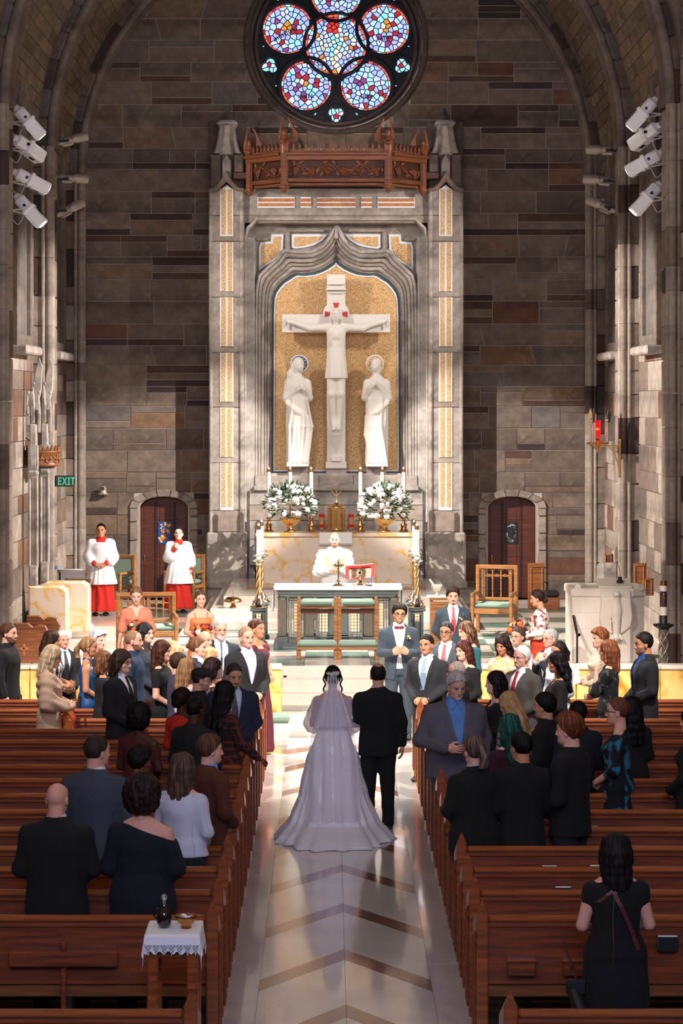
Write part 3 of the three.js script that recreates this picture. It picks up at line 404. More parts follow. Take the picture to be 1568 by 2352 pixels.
  // spandrel plate with rounded outer corners, four gold panels in pale frames
  { const og = half(0.88).filter((q) => q[1] < 668), p = [[-186, 506], [186, 506], [200, 520], [206, 545], [206, 690], [184, 690], ...og.slice().reverse(), ...og.slice(1).map(([o, y]) => [-o, y]), [-184, 690], [-206, 690], [-206, 545], [-200, 520]].map(([o, y]) => [rx(o), ry(y)]); A('spandrel', ext(shape(p), 0.12, -0.62, 0.01), M.lime);
    const fr = [[-212, 1200], [-212, 545], [-207, 522], [-190, 508], [-184, 500], [184, 500], [190, 508], [207, 522], [212, 545], [212, 1200], [206, 1200], [206, 546], [200, 526], [186, 512], [182, 506], [-182, 506], [-186, 512], [-200, 526], [-206, 546], [-206, 1200]].map(([o, y]) => [rx(o), ry(y)]); A('frame_roll', ext(shape(fr), 0.55, -0.55, 0.02), M.limeW);
    for (const s of [-1, 1]) { const q = (pts) => pts.map(([o, y]) => [s * rx(o), ry(y)]);
      const c = [[19, 534], [103, 534], [103, 565], [96, 568], [75, 566], [50, 560], [33, 550]], c2 = [[30, 540], [97, 540], [97, 561], [92, 563], [76, 561], [54, 555], [40, 548]];
      const o1 = [[121, 534], [150, 534], [152, 550], [176, 553], [179, 565], [179, 620], [160, 605], [135, 590], [123, 570]], o2 = [[127, 540], [145, 540], [147, 556], [170, 558], [173, 567], [173, 608], [158, 599], [139, 585], [129, 568]];
      A('panel_frame', ext(shape(q(c)), 0.04, -0.5, 0.01), M.band); A('panel_gold', ext(shape(q(c2)), 0.03, -0.47, 0.004), M.gold); A('panel_frame', ext(shape(q(o1)), 0.04, -0.5, 0.01), M.band); A('panel_gold', ext(shape(q(o2)), 0.03, -0.47, 0.004), M.gold);
      A('panel_mullion', cb(rx(9), ry(522) - ry(575), 0.12, s * rx(112), (ry(522) + ry(575)) / 2, -0.45, 0.03), M.lime); A('panel_hood', [cb(rx(96), rx(6), 0.14, s * rx(75), ry(526), -0.44, 0.03), cb(rx(30), rx(6), 0.14, s * rx(172), ry(546), -0.44, 0.03), cb(rx(6), ry(546) - ry(640), 0.14, s * rx(188), (ry(546) + ry(640)) / 2, -0.44, 0.03)], M.lime); }
    A('apex_stem', [ext(shape([[-0.035, ry(545)], [0.035, ry(545)], [0.02, ry(498)], [-0.02, ry(498)]]), 0.2, -0.5, 0.02)], M.limeW);
  }
  // ledges and blocks below the niche
  A('niche_sill', cb(rx(302), 0.06, 0.5, 0, ry(1092), -0.5, 0.015), M.limeW);
  for (const [a, b] of [[-188, -110], [-110, -40], [-40, 40], [40, 110], [110, 188]]) A('block', cb(rx(b - a) - 0.006, ry(1093) - ry(1120), 0.4, rx((a + b) / 2), (ry(1093) + ry(1120)) / 2, -0.42, 0.008), pick([M.lime, M.limeW]));
  A('ledge', cb(rx(382), 0.1, 0.52, 0, ry(1122), -0.34, 0.02), M.limeW);
  for (const [y0, y1, n] of [[1127, 1161, 2], [1161, 1197, 3], [1197, 1240, 4], [1240, 1300, 3]]) for (let i = 0; i < n; i++) { const w = rx(400) / n; A('block', cb(w - 0.007, ry(y0) - ry(y1) - 0.006, 0.5, -rx(200) + w * (i + 0.5), (ry(y0) + ry(y1)) / 2, -0.42 + (y0 > 1150 ? 0.06 : 0), 0.008), pick([M.lime, M.limeW, M.pale[2]])); }
  for (const [o, w, h] of [[-89, 46, 22], [0, 48, 24], [93, 46, 22]]) A('pedestal', [cb(rx(w), rx(h), 0.42, rx(o), ry(1092) + rx(h) / 2 - 0.02, -0.48, 0.015), cb(rx(w - 4), rx(14), 0.36, rx(o), ry(1076), -0.48, 0.01)], M.limeW);
  A('core', cb(rx(420), ry(700) - SF, 0.1, 0, (ry(700) + SF) / 2, -0.76), M.lime); A('core_upper', cb(rx(420), ry(432) - ry(700), 0.08, 0, (ry(432) + ry(700)) / 2, -0.76), M.lime);
}
// ---------- crucifix and the two statues in the niche ----------
const SD = 45.0, sy = (py) => Y(py, SD), so = (o) => o * SD / FOC;
{
  const C = thing('crucifix', 'large white marble crucifix standing before the gold mosaic of the reredos niche', 'crucifix', [0.014, 0, -SD]);
  const wv = so(43), y0 = sy(1072), yt = sy(632), ya = (sy(722) + sy(764)) / 2, ha = so(42);
  mesh('upright', cb(wv, yt - y0, 0.2, 0, (yt + y0) / 2, -0.15, 0.01), M.statue, C); mesh('crossbeam', cb(so(248), ha, 0.24, 0, ya, -0.06, 0.01), M.statue, C);
  mesh('title_board', [cb(so(43), so(24), 0.06, 0, sy(642), -0.02, 0.01), ext([[-so(22), sy(660)], [so(22), sy(660)], [so(24.5), sy(667)], [-so(24.5), sy(667)]], 0.1, -0.04, 0.01), cb(so(36), so(7), 0.05, 0, sy(671), -0.03, 0.01)], M.statue, C);
  mesh('base_block', [cb(so(48), so(16), 0.3, 0, sy(1068), -0.1, 0.01), cb(so(22), so(12), 0.2, 0, sy(1054), 0.0, 0.01)], M.statue, C);
  mesh('foot_wedge', poly((() => { const a = [-so(11), sy(988), 0.16], b = [so(11), sy(988), 0.16], c = [so(11), sy(988), -0.05], d = [-so(11), sy(988), -0.05], e = [0, sy(1044), -0.04], f = [-so(11), sy(998), 0.15], g = [so(11), sy(998), 0.15]; return [...a, ...f, ...g, ...a, ...g, ...b, ...a, ...b, ...c, ...a, ...c, ...d, ...f, ...e, ...g, ...a, ...d, ...f, ...d, ...e, ...f, ...b, ...g, ...c, ...g, ...e, ...c]; })()), M.statue, C);
  mesh('halo', T(new THREE.CylinderGeometry(so(30), so(30), 0.03, 40), 0, sy(722), 0.09, Math.PI / 2, 0, 0), M.statue, C);
  for (let i = 0; i < 3; i++) { const a = [0, Math.PI / 2, Math.PI][i]; const p = [[-so(3), so(13)], [so(3), so(13)], [so(7), so(26)], [-so(7), so(26)]].map(([u, v]) => [u * Math.cos(a - Math.PI / 2) - v * Math.sin(a - Math.PI / 2), u * Math.sin(a - Math.PI / 2) + v * Math.cos(a - Math.PI / 2)]); mesh('halo_ray', T(ext(p, 0.01, 0.105, 0.003), 0, sy(722), 0), M.red, C); }
  // the figure
  const F = new Field([-1.1, sy(995), -0.05], [1.1, sy(695), 0.42], 0.013);
  const hy = sy(723);
  F.ell([0, hy + 0.0, 0.2], [0.088, 0.13, 0.1], 0.03).ell([0, hy - 0.08, 0.23], [0.055, 0.06, 0.06], 0.03).cap([0, hy - 0.01, 0.3], [0, hy - 0.05, 0.315], 0.014, 0.018, 0.015).cap([-0.035, hy + 0.02, 0.29], [0.035, hy + 0.02, 0.29], 0.012, 0.012, 0.015);
  for (const s of [-1, 1]) F.chain([[s * 0.08, hy + 0.06, 0.2], [s * 0.1, hy - 0.08, 0.2], [s * 0.11, hy - 0.2, 0.18]], [0.03, 0.03, 0.02], 0.02).cut([-0.1, hy - 0.05, 0.25], [0.1, hy + 0.05, 0.4], 0.01, ellF([s * 0.032, hy + 0.0, 0.3], [0.02, 0.012, 0.02]));
  F.cap([0, hy - 0.12, 0.17], [0, hy - 0.25, 0.13], 0.055, 0.06, 0.03);
  F.loft([[sy(862), so(22), 0.13, 0.15], [sy(830), so(20.5), 0.12, 0.14], [sy(800), so(19), 0.1, 0.14], [sy(782), so(21), 0.13, 0.15], [sy(765), so(22), 0.14, 0.15], [sy(752), so(20), 0.1, 0.13]], 0.04);
  for (const s of [-1, 1]) { F.chain([[s * so(18), sy(752), 0.14], [s * so(60), sy(754), 0.14], [s * so(100), sy(740), 0.13], [s * so(112), sy(738), 0.13]], [0.085, 0.065, 0.05, 0.035], 0.05); for (let k = 0; k < 4; k++) F.chain([[s * so(112), sy(736 + k * 3), 0.13], [s * so(118), sy(734 + k * 5), 0.16], [s * so(117), sy(737 + k * 4), 0.19]], [0.015, 0.013, 0.011], 0.008); F.cap([s * so(111), sy(738), 0.15], [s * so(107), sy(744), 0.2], 0.015, 0.012, 0.01); }
  F.cut([-0.3, sy(800), 0.15], [0.3, sy(770), 0.4], 0.03, ellF([0, sy(787), 0.3], [0.1, 0.09, 0.05]));
  for (let k = 0; k < 4; k++) for (const s of [-1, 1]) F.cap([s * 0.05, sy(766 + k * 4), 0.28], [s * 0.15, sy(772 + k * 4), 0.2], 0.012, 0.01, 0.012);
  for (const s of [-1, 1]) F.chain([[s * so(10), sy(855), 0.15], [s * so(10.5), sy(905), 0.2], [s * so(7), sy(960), 0.13], [s * so(5), sy(975), 0.17], [s * so(6), sy(985), 0.26]], [0.1, 0.085, 0.05, 0.05, 0.035], 0.03).ell([s * so(10.5), sy(905), 0.24], [0.06, 0.07, 0.05], 0.03);
  mesh('figure', F.mesh(), M.statue, C);
  const K = new Field([-0.4, sy(875), -0.02], [0.4, sy(795), 0.45], 0.013); K.loft([[sy(869), so(26), 0.17, 0.15], [sy(840), so(23.5), 0.15, 0.15], [sy(802), so(20.5), 0.125, 0.15]], 0.02, (a, y) => 0.035 * Math.sin(a * 11 + y * 3) * sstep(sy(805), sy(860), y));
  mesh('loincloth', K.mesh(), M.statue, C);
}
function robed(name, label, px, s, fold) { // s = facing: which way the head turns
  const o = px - 772, b = sy(1066), t = sy(824), h = t - b;
  const g = thing(name, label, 'statue', [0.014 + so(o), b, -SD + 0.06]);
  const F = new Field([-0.5, 0, -0.32], [0.5, h + 0.03, 0.36], 0.0135), w = so(26), z = 0.0;
  F.loft([[0.0, w * 0.98, 0.2, z], [h * 0.2, w * 0.94, 0.19, z], [h * 0.45, w * 1.0, 0.2, z], [h * 0.62, w * 1.0, 0.19, z], [h * 0.74, w * 0.98, 0.17, z], [h * 0.8, w * 0.8, 0.14, z], [h * 0.845, w * 0.4, 0.1, z + 0.02]], 0.03, (a, y) => 0.055 * Math.sin(a * 9 + fold + y * 2.5 * s) * (1 - sstep(h * 0.4, h * 0.66, y)) + 0.03 * Math.sin(a * 17 + y * 4) * (1 - sstep(h * 0.3, h * 0.7, y)));
  const hx = s * 0.03, hy = h - 0.135;
  F.cap([0, h * 0.8, 0.02], [hx, hy, 0.06], 0.07, 0.06, 0.03).ell([hx, hy + 0.01, 0.07], [0.085, 0.125, 0.1], 0.02).ell([hx + s * 0.03, hy - 0.05, 0.11], [0.05, 0.065, 0.06], 0.03).cap([hx + s * 0.045, hy, 0.16], [hx + s * 0.055, hy - 0.035, 0.178], 0.012, 0.017, 0.012).cut([-0.3, hy - 0.06, 0.1], [0.3, hy + 0.06, 0.3], 0.01, ellF([hx + s * 0.015 - 0.02, hy + 0.0, 0.165], [0.016, 0.01, 0.02])).cut([-0.3, hy - 0.06, 0.1], [0.3, hy + 0.06, 0.3], 0.01, ellF([hx + s * 0.05 + 0.02, hy + 0.0, 0.16], [0.016, 0.01, 0.02]));
  if (s > 0) { F.ell([hx - 0.02, hy + 0.03, 0.02], [0.115, 0.135, 0.12], 0.02).chain([[hx - 0.09, hy, 0.02], [-0.13, hy - 0.16, 0.02], [-0.17, h * 0.72, 0.05]], [0.06, 0.07, 0.06], 0.05); } else F.ell([hx + 0.02, hy + 0.05, 0.03], [0.1, 0.1, 0.1], 0.02).cap([hx + 0.08, hy + 0.02, 0.02], [hx + 0.07, hy - 0.12, 0.02], 0.035, 0.03, 0.02);
  // folded arms, praying or crossed, and falling drapery
  for (const q of [-1, 1]) F.chain([[q * w * 0.85, h * 0.77, 0.02], [q * w * 1.02, h * 0.63, 0.06], [q * 0.06 + s * 0.07, h * (s > 0 ? 0.71 : 0.745 + q * 0.02), 0.2]], [0.075, 0.068, 0.042], 0.035);
  F.ell([s * 0.08, h * (s > 0 ? 0.735 : 0.75), 0.22], [0.04, 0.065, 0.035], 0.015);
  for (let k = 0; k < 6; k++) { const x = lerp(-w * 0.7, w * 0.8, k / 5); F.chain([[x * 0.8 + s * 0.04, h * 0.62, 0.17], [x + s * 0.02 * k, h * 0.36, 0.2], [x * 1.04, 0.04, 0.19]], [0.018, 0.026, 0.034], 0.03); }
  F.chain([[-s * w * 0.9, h * 0.58, 0.1], [0, h * 0.5, 0.2], [s * w * 0.92, h * 0.44, 0.12]], [0.05, 0.05, 0.03], 0.04).chain([[s * w * 0.85, h * 0.45, 0.14], [s * w * 0.95, h * 0.28, 0.16], [s * w * 0.7, h * 0.12, 0.18]], [0.05, 0.045, 0.02], 0.03);
  mesh('figure', F.mesh(), M.statue, g); mesh('plinth', [cb(w * 1.95, 0.09, 0.42, 0, 0.0, 0, 0.01)], M.statue, g);
  const hc = [hx, hy + 0.04]; mesh('halo', T(new THREE.CylinderGeometry(so(21), so(21), 0.03, 36), hc[0], hc[1], -0.1, Math.PI / 2), M.statue, g); mesh('halo_field', T(new THREE.CylinderGeometry(so(18), so(18), 0.02, 36), hc[0], hc[1], -0.085, Math.PI / 2), s > 0 ? std({ color: lin('#2f4f80'), roughness: 0.5 }) : M.gold, g);
  for (let i = 0; i < 12; i++) { const a = i / 12 * 6.283; mesh('halo_star', T(new THREE.CylinderGeometry(so(1.7), so(1.7), 0.015, 6), hc[0] + Math.cos(a) * so(14.5), hc[1] + Math.sin(a) * so(14.5), -0.07, Math.PI / 2), s > 0 ? M.gold : M.statue, g); }
}
robed('veiled_statue', 'white statue of a veiled woman with a blue halo beside the crucifix', 684, 1, 0.4);
robed('bearded_statue', 'white statue of a robed man with crossed arms and a gold halo beside the crucifix', 865, -1, 2.1);
// ---------- carved wooden canopy over the reredos ----------
{
  const D = 43.9, ox = (o) => o * D / FOC, oy = (p) => Y(p, D), K = thing('carved_canopy', 'carved wooden three-sided canopy with vine panels, cresting and winged angels above the reredos', 'canopy', [0.014, 0, -D]);
  const yb = oy(432), yc = oy(352), yt = oy(330), A = [-ox(202), -0.72], B = [-ox(119), 0], C = [ox(119), 0], E = [ox(202), -0.72];
  const side = (p, q, n) => {
    const L = Math.hypot(q[0] - p[0], q[1] - p[1]), th = -Math.atan2(q[1] - p[1], q[0] - p[0]), put = (g) => T(g, p[0], 0, p[1], 0, th, 0);
    const b = (nm, h, d, y, z, m) => mesh(nm, put(cb(L, h, d, L / 2, y, z, 0.012)), m, K), H = yc - yb;
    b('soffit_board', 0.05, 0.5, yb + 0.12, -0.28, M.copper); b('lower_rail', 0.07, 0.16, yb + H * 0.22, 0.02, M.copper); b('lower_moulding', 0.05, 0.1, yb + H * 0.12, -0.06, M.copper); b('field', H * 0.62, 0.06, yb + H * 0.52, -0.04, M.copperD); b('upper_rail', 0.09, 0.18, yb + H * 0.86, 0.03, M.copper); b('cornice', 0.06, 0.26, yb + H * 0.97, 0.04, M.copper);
    // vine relief: waving stem, leaves and bunches of grapes
    const y = yb + H * 0.52, am = H * 0.16, stem = []; for (let i = 0; i <= n * 4; i++) stem.push([L * (0.03 + 0.94 * i / (n * 4)), y + Math.sin(i * Math.PI / 4) * am, 0.0]);
    mesh('vine_stem', put(tube(stem, 0.014, n * 16, 6)), M.copper, K);
    for (let i = 0; i < n * 4; i++) { const [x, yy] = stem[i], u = i % 2 ? 1 : -1; mesh('vine_leaf', put(T(new THREE.SphereGeometry(0.055, 8, 5), x + 0.03, yy + u * 0.075, 0.005, 0, 0, u * 0.7 + i, [1.25, 0.55, 0.4])), M.copper, K); if (i % 4 === 2) { const gr = []; for (let k = 0; k < 14; k++) { const r = Math.floor((Math.sqrt(8 * k + 1) - 1) / 2), c = k - r * (r + 1) / 2; gr.push(sph(0.022, x + (c - r / 2) * 0.036, y - 0.1 + r * 0.034, 0.012 + (k % 3) * 0.004, 7)); } mesh('grape_bunch', put(mg(gr)), M.copper, K); } else if (i % 4 === 0) mesh('vine_tendril', put(T(new THREE.TorusGeometry(0.04, 0.01, 5, 12), x + 0.02, y - u * 0.02, 0.0)), M.copper, K); }
    const m = Math.round(L / 0.115); for (let i = 0; i < m; i++) { const x = (i + 0.5) * L / m, w = L / m * 0.48; mesh('crest_leaf', put(ext([[x - w, yc], [x + w, yc], [x + w * 0.8, yc + 0.08], [x + w * 0.35, yc + 0.07], [x + w * 0.5, yc + 0.13], [x, yc + 0.2], [x - w * 0.5, yc + 0.13], [x - w * 0.35, yc + 0.07], [x - w * 0.8, yc + 0.08]], 0.03, 0.02, 0.008)), M.copper, K); }
    mesh('crest_rail', put(cb(L, 0.03, 0.06, L / 2, yc + 0.03, 0.03)), M.copper, K);
  };
  side(A, B, 2); side(B, C, 6); side(C, E, 2);
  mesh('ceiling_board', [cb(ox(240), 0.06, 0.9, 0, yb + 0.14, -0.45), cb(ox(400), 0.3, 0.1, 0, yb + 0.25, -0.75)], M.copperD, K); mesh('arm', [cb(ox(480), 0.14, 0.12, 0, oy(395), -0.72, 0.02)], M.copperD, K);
  for (const [p, s, py] of [[A, 0, 285], [B, -1, 270], [C, 1, 270], [E, 0, 285]]) { // posts that end as winged angels
    const sx = p[0] < 0 ? -1 : 1, y1 = oy(py), [x, z] = [p[0], p[1] + 0.06];
    mesh('post', [cb(0.14, oy(345) - yb - 0.04, 0.14, x, (oy(345) + yb) / 2, z, 0.03), cb(0.05, oy(345) - yb, 0.05, x, (oy(345) + yb) / 2, z + 0.06, 0.015), lathe([[0, -0.1], [0.04, -0.08], [0.05, -0.03], [0.09, 0.0], [0.1, 0.03], [0.07, 0.06]], x, yb, z, 10)], M.copper, K);
    const yf = oy(352), hd = y1 - 0.31; const F = new Field([x - 0.16, yf - 0.1, z - 0.14], [x + 0.16, hd + 0.13, z + 0.17], 0.012); F.loft([[yf - 0.08, 0.06, 0.06]].map((r) => r).concat([[yf + 0.2, 0.075, 0.065]]).map((r) => [r[0], r[1], r[2], z, x]), 0.02).chain([[x, yf, z], [x, hd - 0.12, z], [x, hd, z + 0.02]], [0.075, 0.085, 0.04], 0.04).ell([x, hd + 0.02, z + 0.03], [0.05, 0.066, 0.056], 0.015).ell([x, hd + 0.04, z + 0.005], [0.06, 0.065, 0.06], 0.01).cap([x - 0.08, hd - 0.13, z + 0.02], [x, hd - 0.17, z + 0.1], 0.035, 0.022, 0.03).cap([x + 0.08, hd - 0.13, z + 0.02], [x, hd - 0.17, z + 0.1], 0.035, 0.022, 0.03);
    mesh('angel', F.mesh(), M.copper, K);
    for (const q of [-1, 1]) { const k = q === -sx ? 1 : 0.42, by = hd - 0.22, H = y1 - by, fe = []; for (let i = 0; i < 8; i++) { const t = i / 7; fe.push(tube([[x + q * 0.05 * k, by + t * 0.02, z - 0.06], [x + q * (0.12 + 0.1 * t) * k, by + H * (0.22 - 0.05 * t), z - 0.05], [x + q * (0.17 + 0.07 * t - 0.03 * (1 - t)) * k, by + H * lerp(0.7, 0.42, t), z - 0.05], [x + q * (0.07 + 0.15 * t) * k, by + H * lerp(1, 0.5, t), z - 0.06]], 0.021, 10, 5)); } mesh('wing', fe, M.copper, K); }
  }
}
// ---------- rose window ----------
{
  const D = DB, RX = 0.014, RY = Y(97, D), u = D / FOC, G = tag(new THREE.Group(), null, null, null, 'structure'); G.name = 'window_rose'; G.position.set(RX, RY, -D); scene.add(G);
  const E = {}; const em = (h, k = 1) => E[h + k] || (E[h + k] = std({ color: lin('#0a0c12'), roughness: 0.4, emissive: lin(h), emissiveIntensity: k }));
  const Rc = 71 * u, Rp = 58 * u, Dp = 117 * u; const petal = [0, 1, 2, 3, 4].map((k) => { const a = Math.PI / 2 + k * Math.PI * 2 / 5; return [Math.cos(a) * Dp, Math.sin(a) * Dp]; }), tre = [0, 1, 2, 3, 4].map((k) => { const a = Math.PI / 2 + (k + 0.5) * Math.PI * 2 / 5; return [Math.cos(a) * 161 * u, Math.sin(a) * 161 * u]; });
  const ring = (c, r, n = 48) => Array.from({ length: n }, (_, i) => [c[0] + Math.cos(i / n * 6.2832) * r, c[1] + Math.sin(i / n * 6.2832) * r]);
  const clipC = (pts, r) => pts.map(([x, y]) => { const d = Math.hypot(x, y); return d < r ? [x / d * r, y / d * r] : [x, y]; });
  const petOut = (k, r) => clipC(ring(petal[k], r), Rc + 0.035);
  const treOut = (k, r) => { const a0 = Math.PI / 2 + (k + 0.5) * Math.PI * 2 / 5; return Array.from({ length: 36 }, (_, i) => { const t = i / 36 * 6.2832, q = r * (0.62 + 0.38 * Math.abs(Math.cos(1.5 * t))); return [tre[k][0] + Math.cos(t + a0) * q, tre[k][1] + Math.sin(t + a0) * q]; }); };
  const eyes = []; for (let k = 0; k < 10; k++) { const a = Math.PI / 2 + (k % 2 ? 1 : -1) * 0.29 + (Math.floor(k / 2) + 0.5) * Math.PI * 2 / 5, r = 168 * u; eyes.push([Math.cos(a) * r, Math.sin(a) * r, a]); }
  const eyeOut = (e) => [[0.035, 0], [0, 0.022], [-0.05, 0], [0, -0.022]].map(([x, y]) => [e[0] + x * Math.cos(e[2]) - y * Math.sin(e[2]), e[1] + x * Math.sin(e[2]) + y * Math.cos(e[2])]);
  const dk = std({ color: lin('#23232b'), roughness: 0.8 }), lead = std({ color: lin('#0c0e1a'), roughness: 0.6 });
  mesh('tracery', ext(shape(ring([0, 0], 1.62, 64)), 0.14, -0.36, 0, [ring([0, 0], Rc), ...[0, 1, 2, 3, 4].map((k) => petOut(k, Rp)), ...[0, 1, 2, 3, 4].map((k) => treOut(k, 19 * u)), ...eyes.map(eyeOut)].map((h) => h.slice().reverse())), dk, G);
  const rings = []; for (const p of petal) rings.push(T(new THREE.TorusGeometry(Rp + 0.05, 0.035, 8, 48), p[0], p[1], -0.22)); rings.push(T(new THREE.TorusGeometry(Rc + 0.02, 0.02, 8, 48), 0, 0, -0.2)); for (const p of tre) rings.push(T(new THREE.TorusGeometry(24 * u, 0.022, 8, 24), p[0], p[1], -0.22));
  for (const r of rings) mesh('tracery_ring', r, dk, G);
  for (const [r, t, z] of [[1.66, 0.05, -0.1], [1.56, 0.045, -0.2], [1.74, 0.06, 0.0]]) mesh('outer_moulding', T(new THREE.TorusGeometry(r, t, 8, 64), 0, 0, z), M.rib, G);
  mesh('reveal', T(new THREE.CylinderGeometry(1.68, 1.6, 0.45, 64, 1, true), 0, 0, -0.2, Math.PI / 2), std({ color: lin('#4a4446'), roughness: 0.9, side: THREE.DoubleSide }), G);
  mesh('lead_net', ext(shape(ring([0, 0], 1.6, 48)), 0.02, -0.4, 0), lead, G);
  // panes: border pieces and a leaded network, each pane cut from its cell of a Voronoi net
  const clip = (p, nx, ny, c) => { const o = []; for (let i = 0; i < p.length; i++) { const a = p[i], b = p[(i + 1) % p.length], da = a[0] * nx + a[1] * ny - c, db = b[0] * nx + b[1] * ny - c; if (da <= 0) o.push(a); if ((da < 0) !== (db < 0)) { const t = da / (da - db); o.push([a[0] + (b[0] - a[0]) * t, a[1] + (b[1] - a[1]) * t]); } } return o; };
  let cnt = 0; const rest = {};
  const pane = (pts, m) => { if (pts.length < 3) return; let ar = 0; for (let i = 0; i < pts.length; i++) { const a = pts[i], b = pts[(i + 1) % pts.length]; ar += a[0] * b[1] - b[0] * a[1]; } if (Math.abs(ar) < 0.0006) return; const g = ext(ar > 0 ? pts : pts.slice().reverse(), 0.012, -0.375, 0); if (Math.abs(ar) > 0.0028 && cnt < 290) { cnt++; mesh('pane', g, m, G); } else (rest[m.uuid] ||= [m, []])[1].push(g); };
  const cells = (c, r, n, outl, col, sd, bands = true) => {
    seed = sd; const s = []; let guard = 0; while (s.length < n && guard++ < 4000) { const a = rnd() * 6.2832, q = Math.sqrt(rnd()) * r, p = [c[0] + Math.cos(a) * q, c[1] + Math.sin(a) * q]; if (s.every((o) => Math.hypot(o[0] - p[0], o[1] - p[1]) > r * 1.45 / Math.sqrt(n))) s.push(p); }
    const g = 0.0095;
    for (const p of s) { let q = outl; for (const o of s) { if (o === p) continue; const nx = o[0] - p[0], ny = o[1] - p[1], L = Math.hypot(nx, ny); if (L > r) continue; q = clip(q, nx / L, ny / L, ((o[0] * o[0] + o[1] * o[1]) - (p[0] * p[0] + p[1] * p[1])) / 2 / L - g); if (q.length < 3) break; } pane(q, col(p[0] - c[0], p[1] - c[1])); }
  };
  const BL = ['#9db4ff', '#b3c2ff', '#8fb0ff', '#c2ceff', '#a5d0ff', '#a4a6ff'].map((h) => em(h, 1.35)), CY_ = ['#8fdcf8', '#a6e2f2'].map((h) => em(h, 1.3)), RED = em('#c4132a', 0.9), RED2 = em('#e02a20', 1.1), AMB = em('#e08a2a', 1.1), CRM = em('#e8dcc8', 1.3), PK = em('#b04aa0', 0.7), OR = em('#ff6a4a', 1.1);
  const border = (c, r, w, cl, n) => { for (let i = 0; i < n; i++) { const a0 = (i + 0.07) / n * 6.2832, a1 = (i + 0.93) / n * 6.2832, am = (a0 + a1) / 2; if (cl && Math.hypot(c[0] + Math.cos(am) * r, c[1] + Math.sin(am) * r) < Rc + 0.07) continue; const p = []; for (const [rr_, j0] of [[r, 0], [r - w, 1]]) for (let j = 0; j <= 3; j++) { const a = j0 ? lerp(a1, a0, j / 3) : lerp(a0, a1, j / 3); p.push([c[0] + Math.cos(a) * rr_, c[1] + Math.sin(a) * rr_]); } pane(p, i % 7 === 0 ? CY_[1] : i % 5 === 0 ? RED : OR); } };
  border([0, 0], Rc * 0.99, 0.035, false, 34);
  cells([0, 0], Rc * 0.9, 120, ring([0, 0], Rc * 0.915, 40), (x, y) => {
    const a = Math.abs(x); if (y > Rc * 0.35 && y < Rc * 0.98 && Math.abs(x + Rc * 0.08) < Rc * 0.2) return rnd() < 0.8 ? RED2 : RED; // red drapery
    if (y < -Rc * 0.82) return AMB; if (a < Rc * 0.17) return rnd() < 0.6 ? CRM : CY_[0]; // pale figure
    if (a > Rc * 0.32 && a < Rc * 0.66 && y > -Rc * 0.5 && y < Rc * 0.4) return pick([AMB, CRM, RED, BL[3], CRM, BL[1], BL[4], BL[3], CRM, BL[0]]); return pick(BL);
  }, 31);
  const names = ['', 'matthew', 'mark', 'luke', 'john'];
  for (let k = 0; k < 5; k++) { border(petal[k], Rp * 0.985, 0.03, true, 30); const fx = (rnd() - 0.5) * 0.1; cells(petal[k], Rp * 0.88, 66, clipC(ring(petal[k], Rp * 0.9, 36), Rc + 0.06), (x, y) => { const h = Math.hypot(x + (k < 3 ? 0.04 : -0.04), y - 0.06); if (h < 0.09) return pick(k === 3 ? [CRM, CY_[1]] : [AMB, CRM, AMB]); const st = Math.abs(y - 0.15 + Math.abs(x) * (k === 0 ? 0.2 : 0.9)); if (st < 0.03 || Math.abs(Math.abs(x + fx) - 0.14 - y * 0.3) < 0.018) return pick([RED, PK, RED]); return rnd() < 0.18 ? pick(CY_) : pick(BL); }, 90 + k * 13); }
  for (let k = 0; k < 5; k++) { const o = treOut(k, 18 * u), c = tre[k]; cells(c, 16 * u, 9, o, (x, y) => (Math.hypot(x, y) < 6 * u ? RED : pick([CY_[0], BL[3], CY_[1]])), 200 + k); }
  for (const e of eyes) pane(eyeOut(e), CY_[0]);
  for (const k in rest) tag(mesh('small_panes', rest[k][1], rest[k][0], G), null, null, null, 'stuff');
  const font = await new FontLoader().loadAsync('fonts/droid/droid_serif_bold.typeface.json');
  for (let k = 1; k < 5; k++) { const g = new TextGeometry(names[k], { font, size: 0.085, depth: 0.006, curveSegments: 3 }); g.computeBoundingBox(); const w = g.boundingBox.max.x; mesh('lettering', T(g, petal[k][0] - w / 2 + (k < 3 ? 0.0 : 0.02), petal[k][1] - 0.24, -0.362, 0, 0, k === 1 ? 0.5 : k === 4 ? 0.25 : 0), lead, G); }
  for (const x of [-1, 1]) mesh('saddle_bar', cb(0.01, Rc * 1.6, 0.01, x * Rc * 0.42, 0, -0.355, 0.002), lead, G);
  seed = 4242;
}
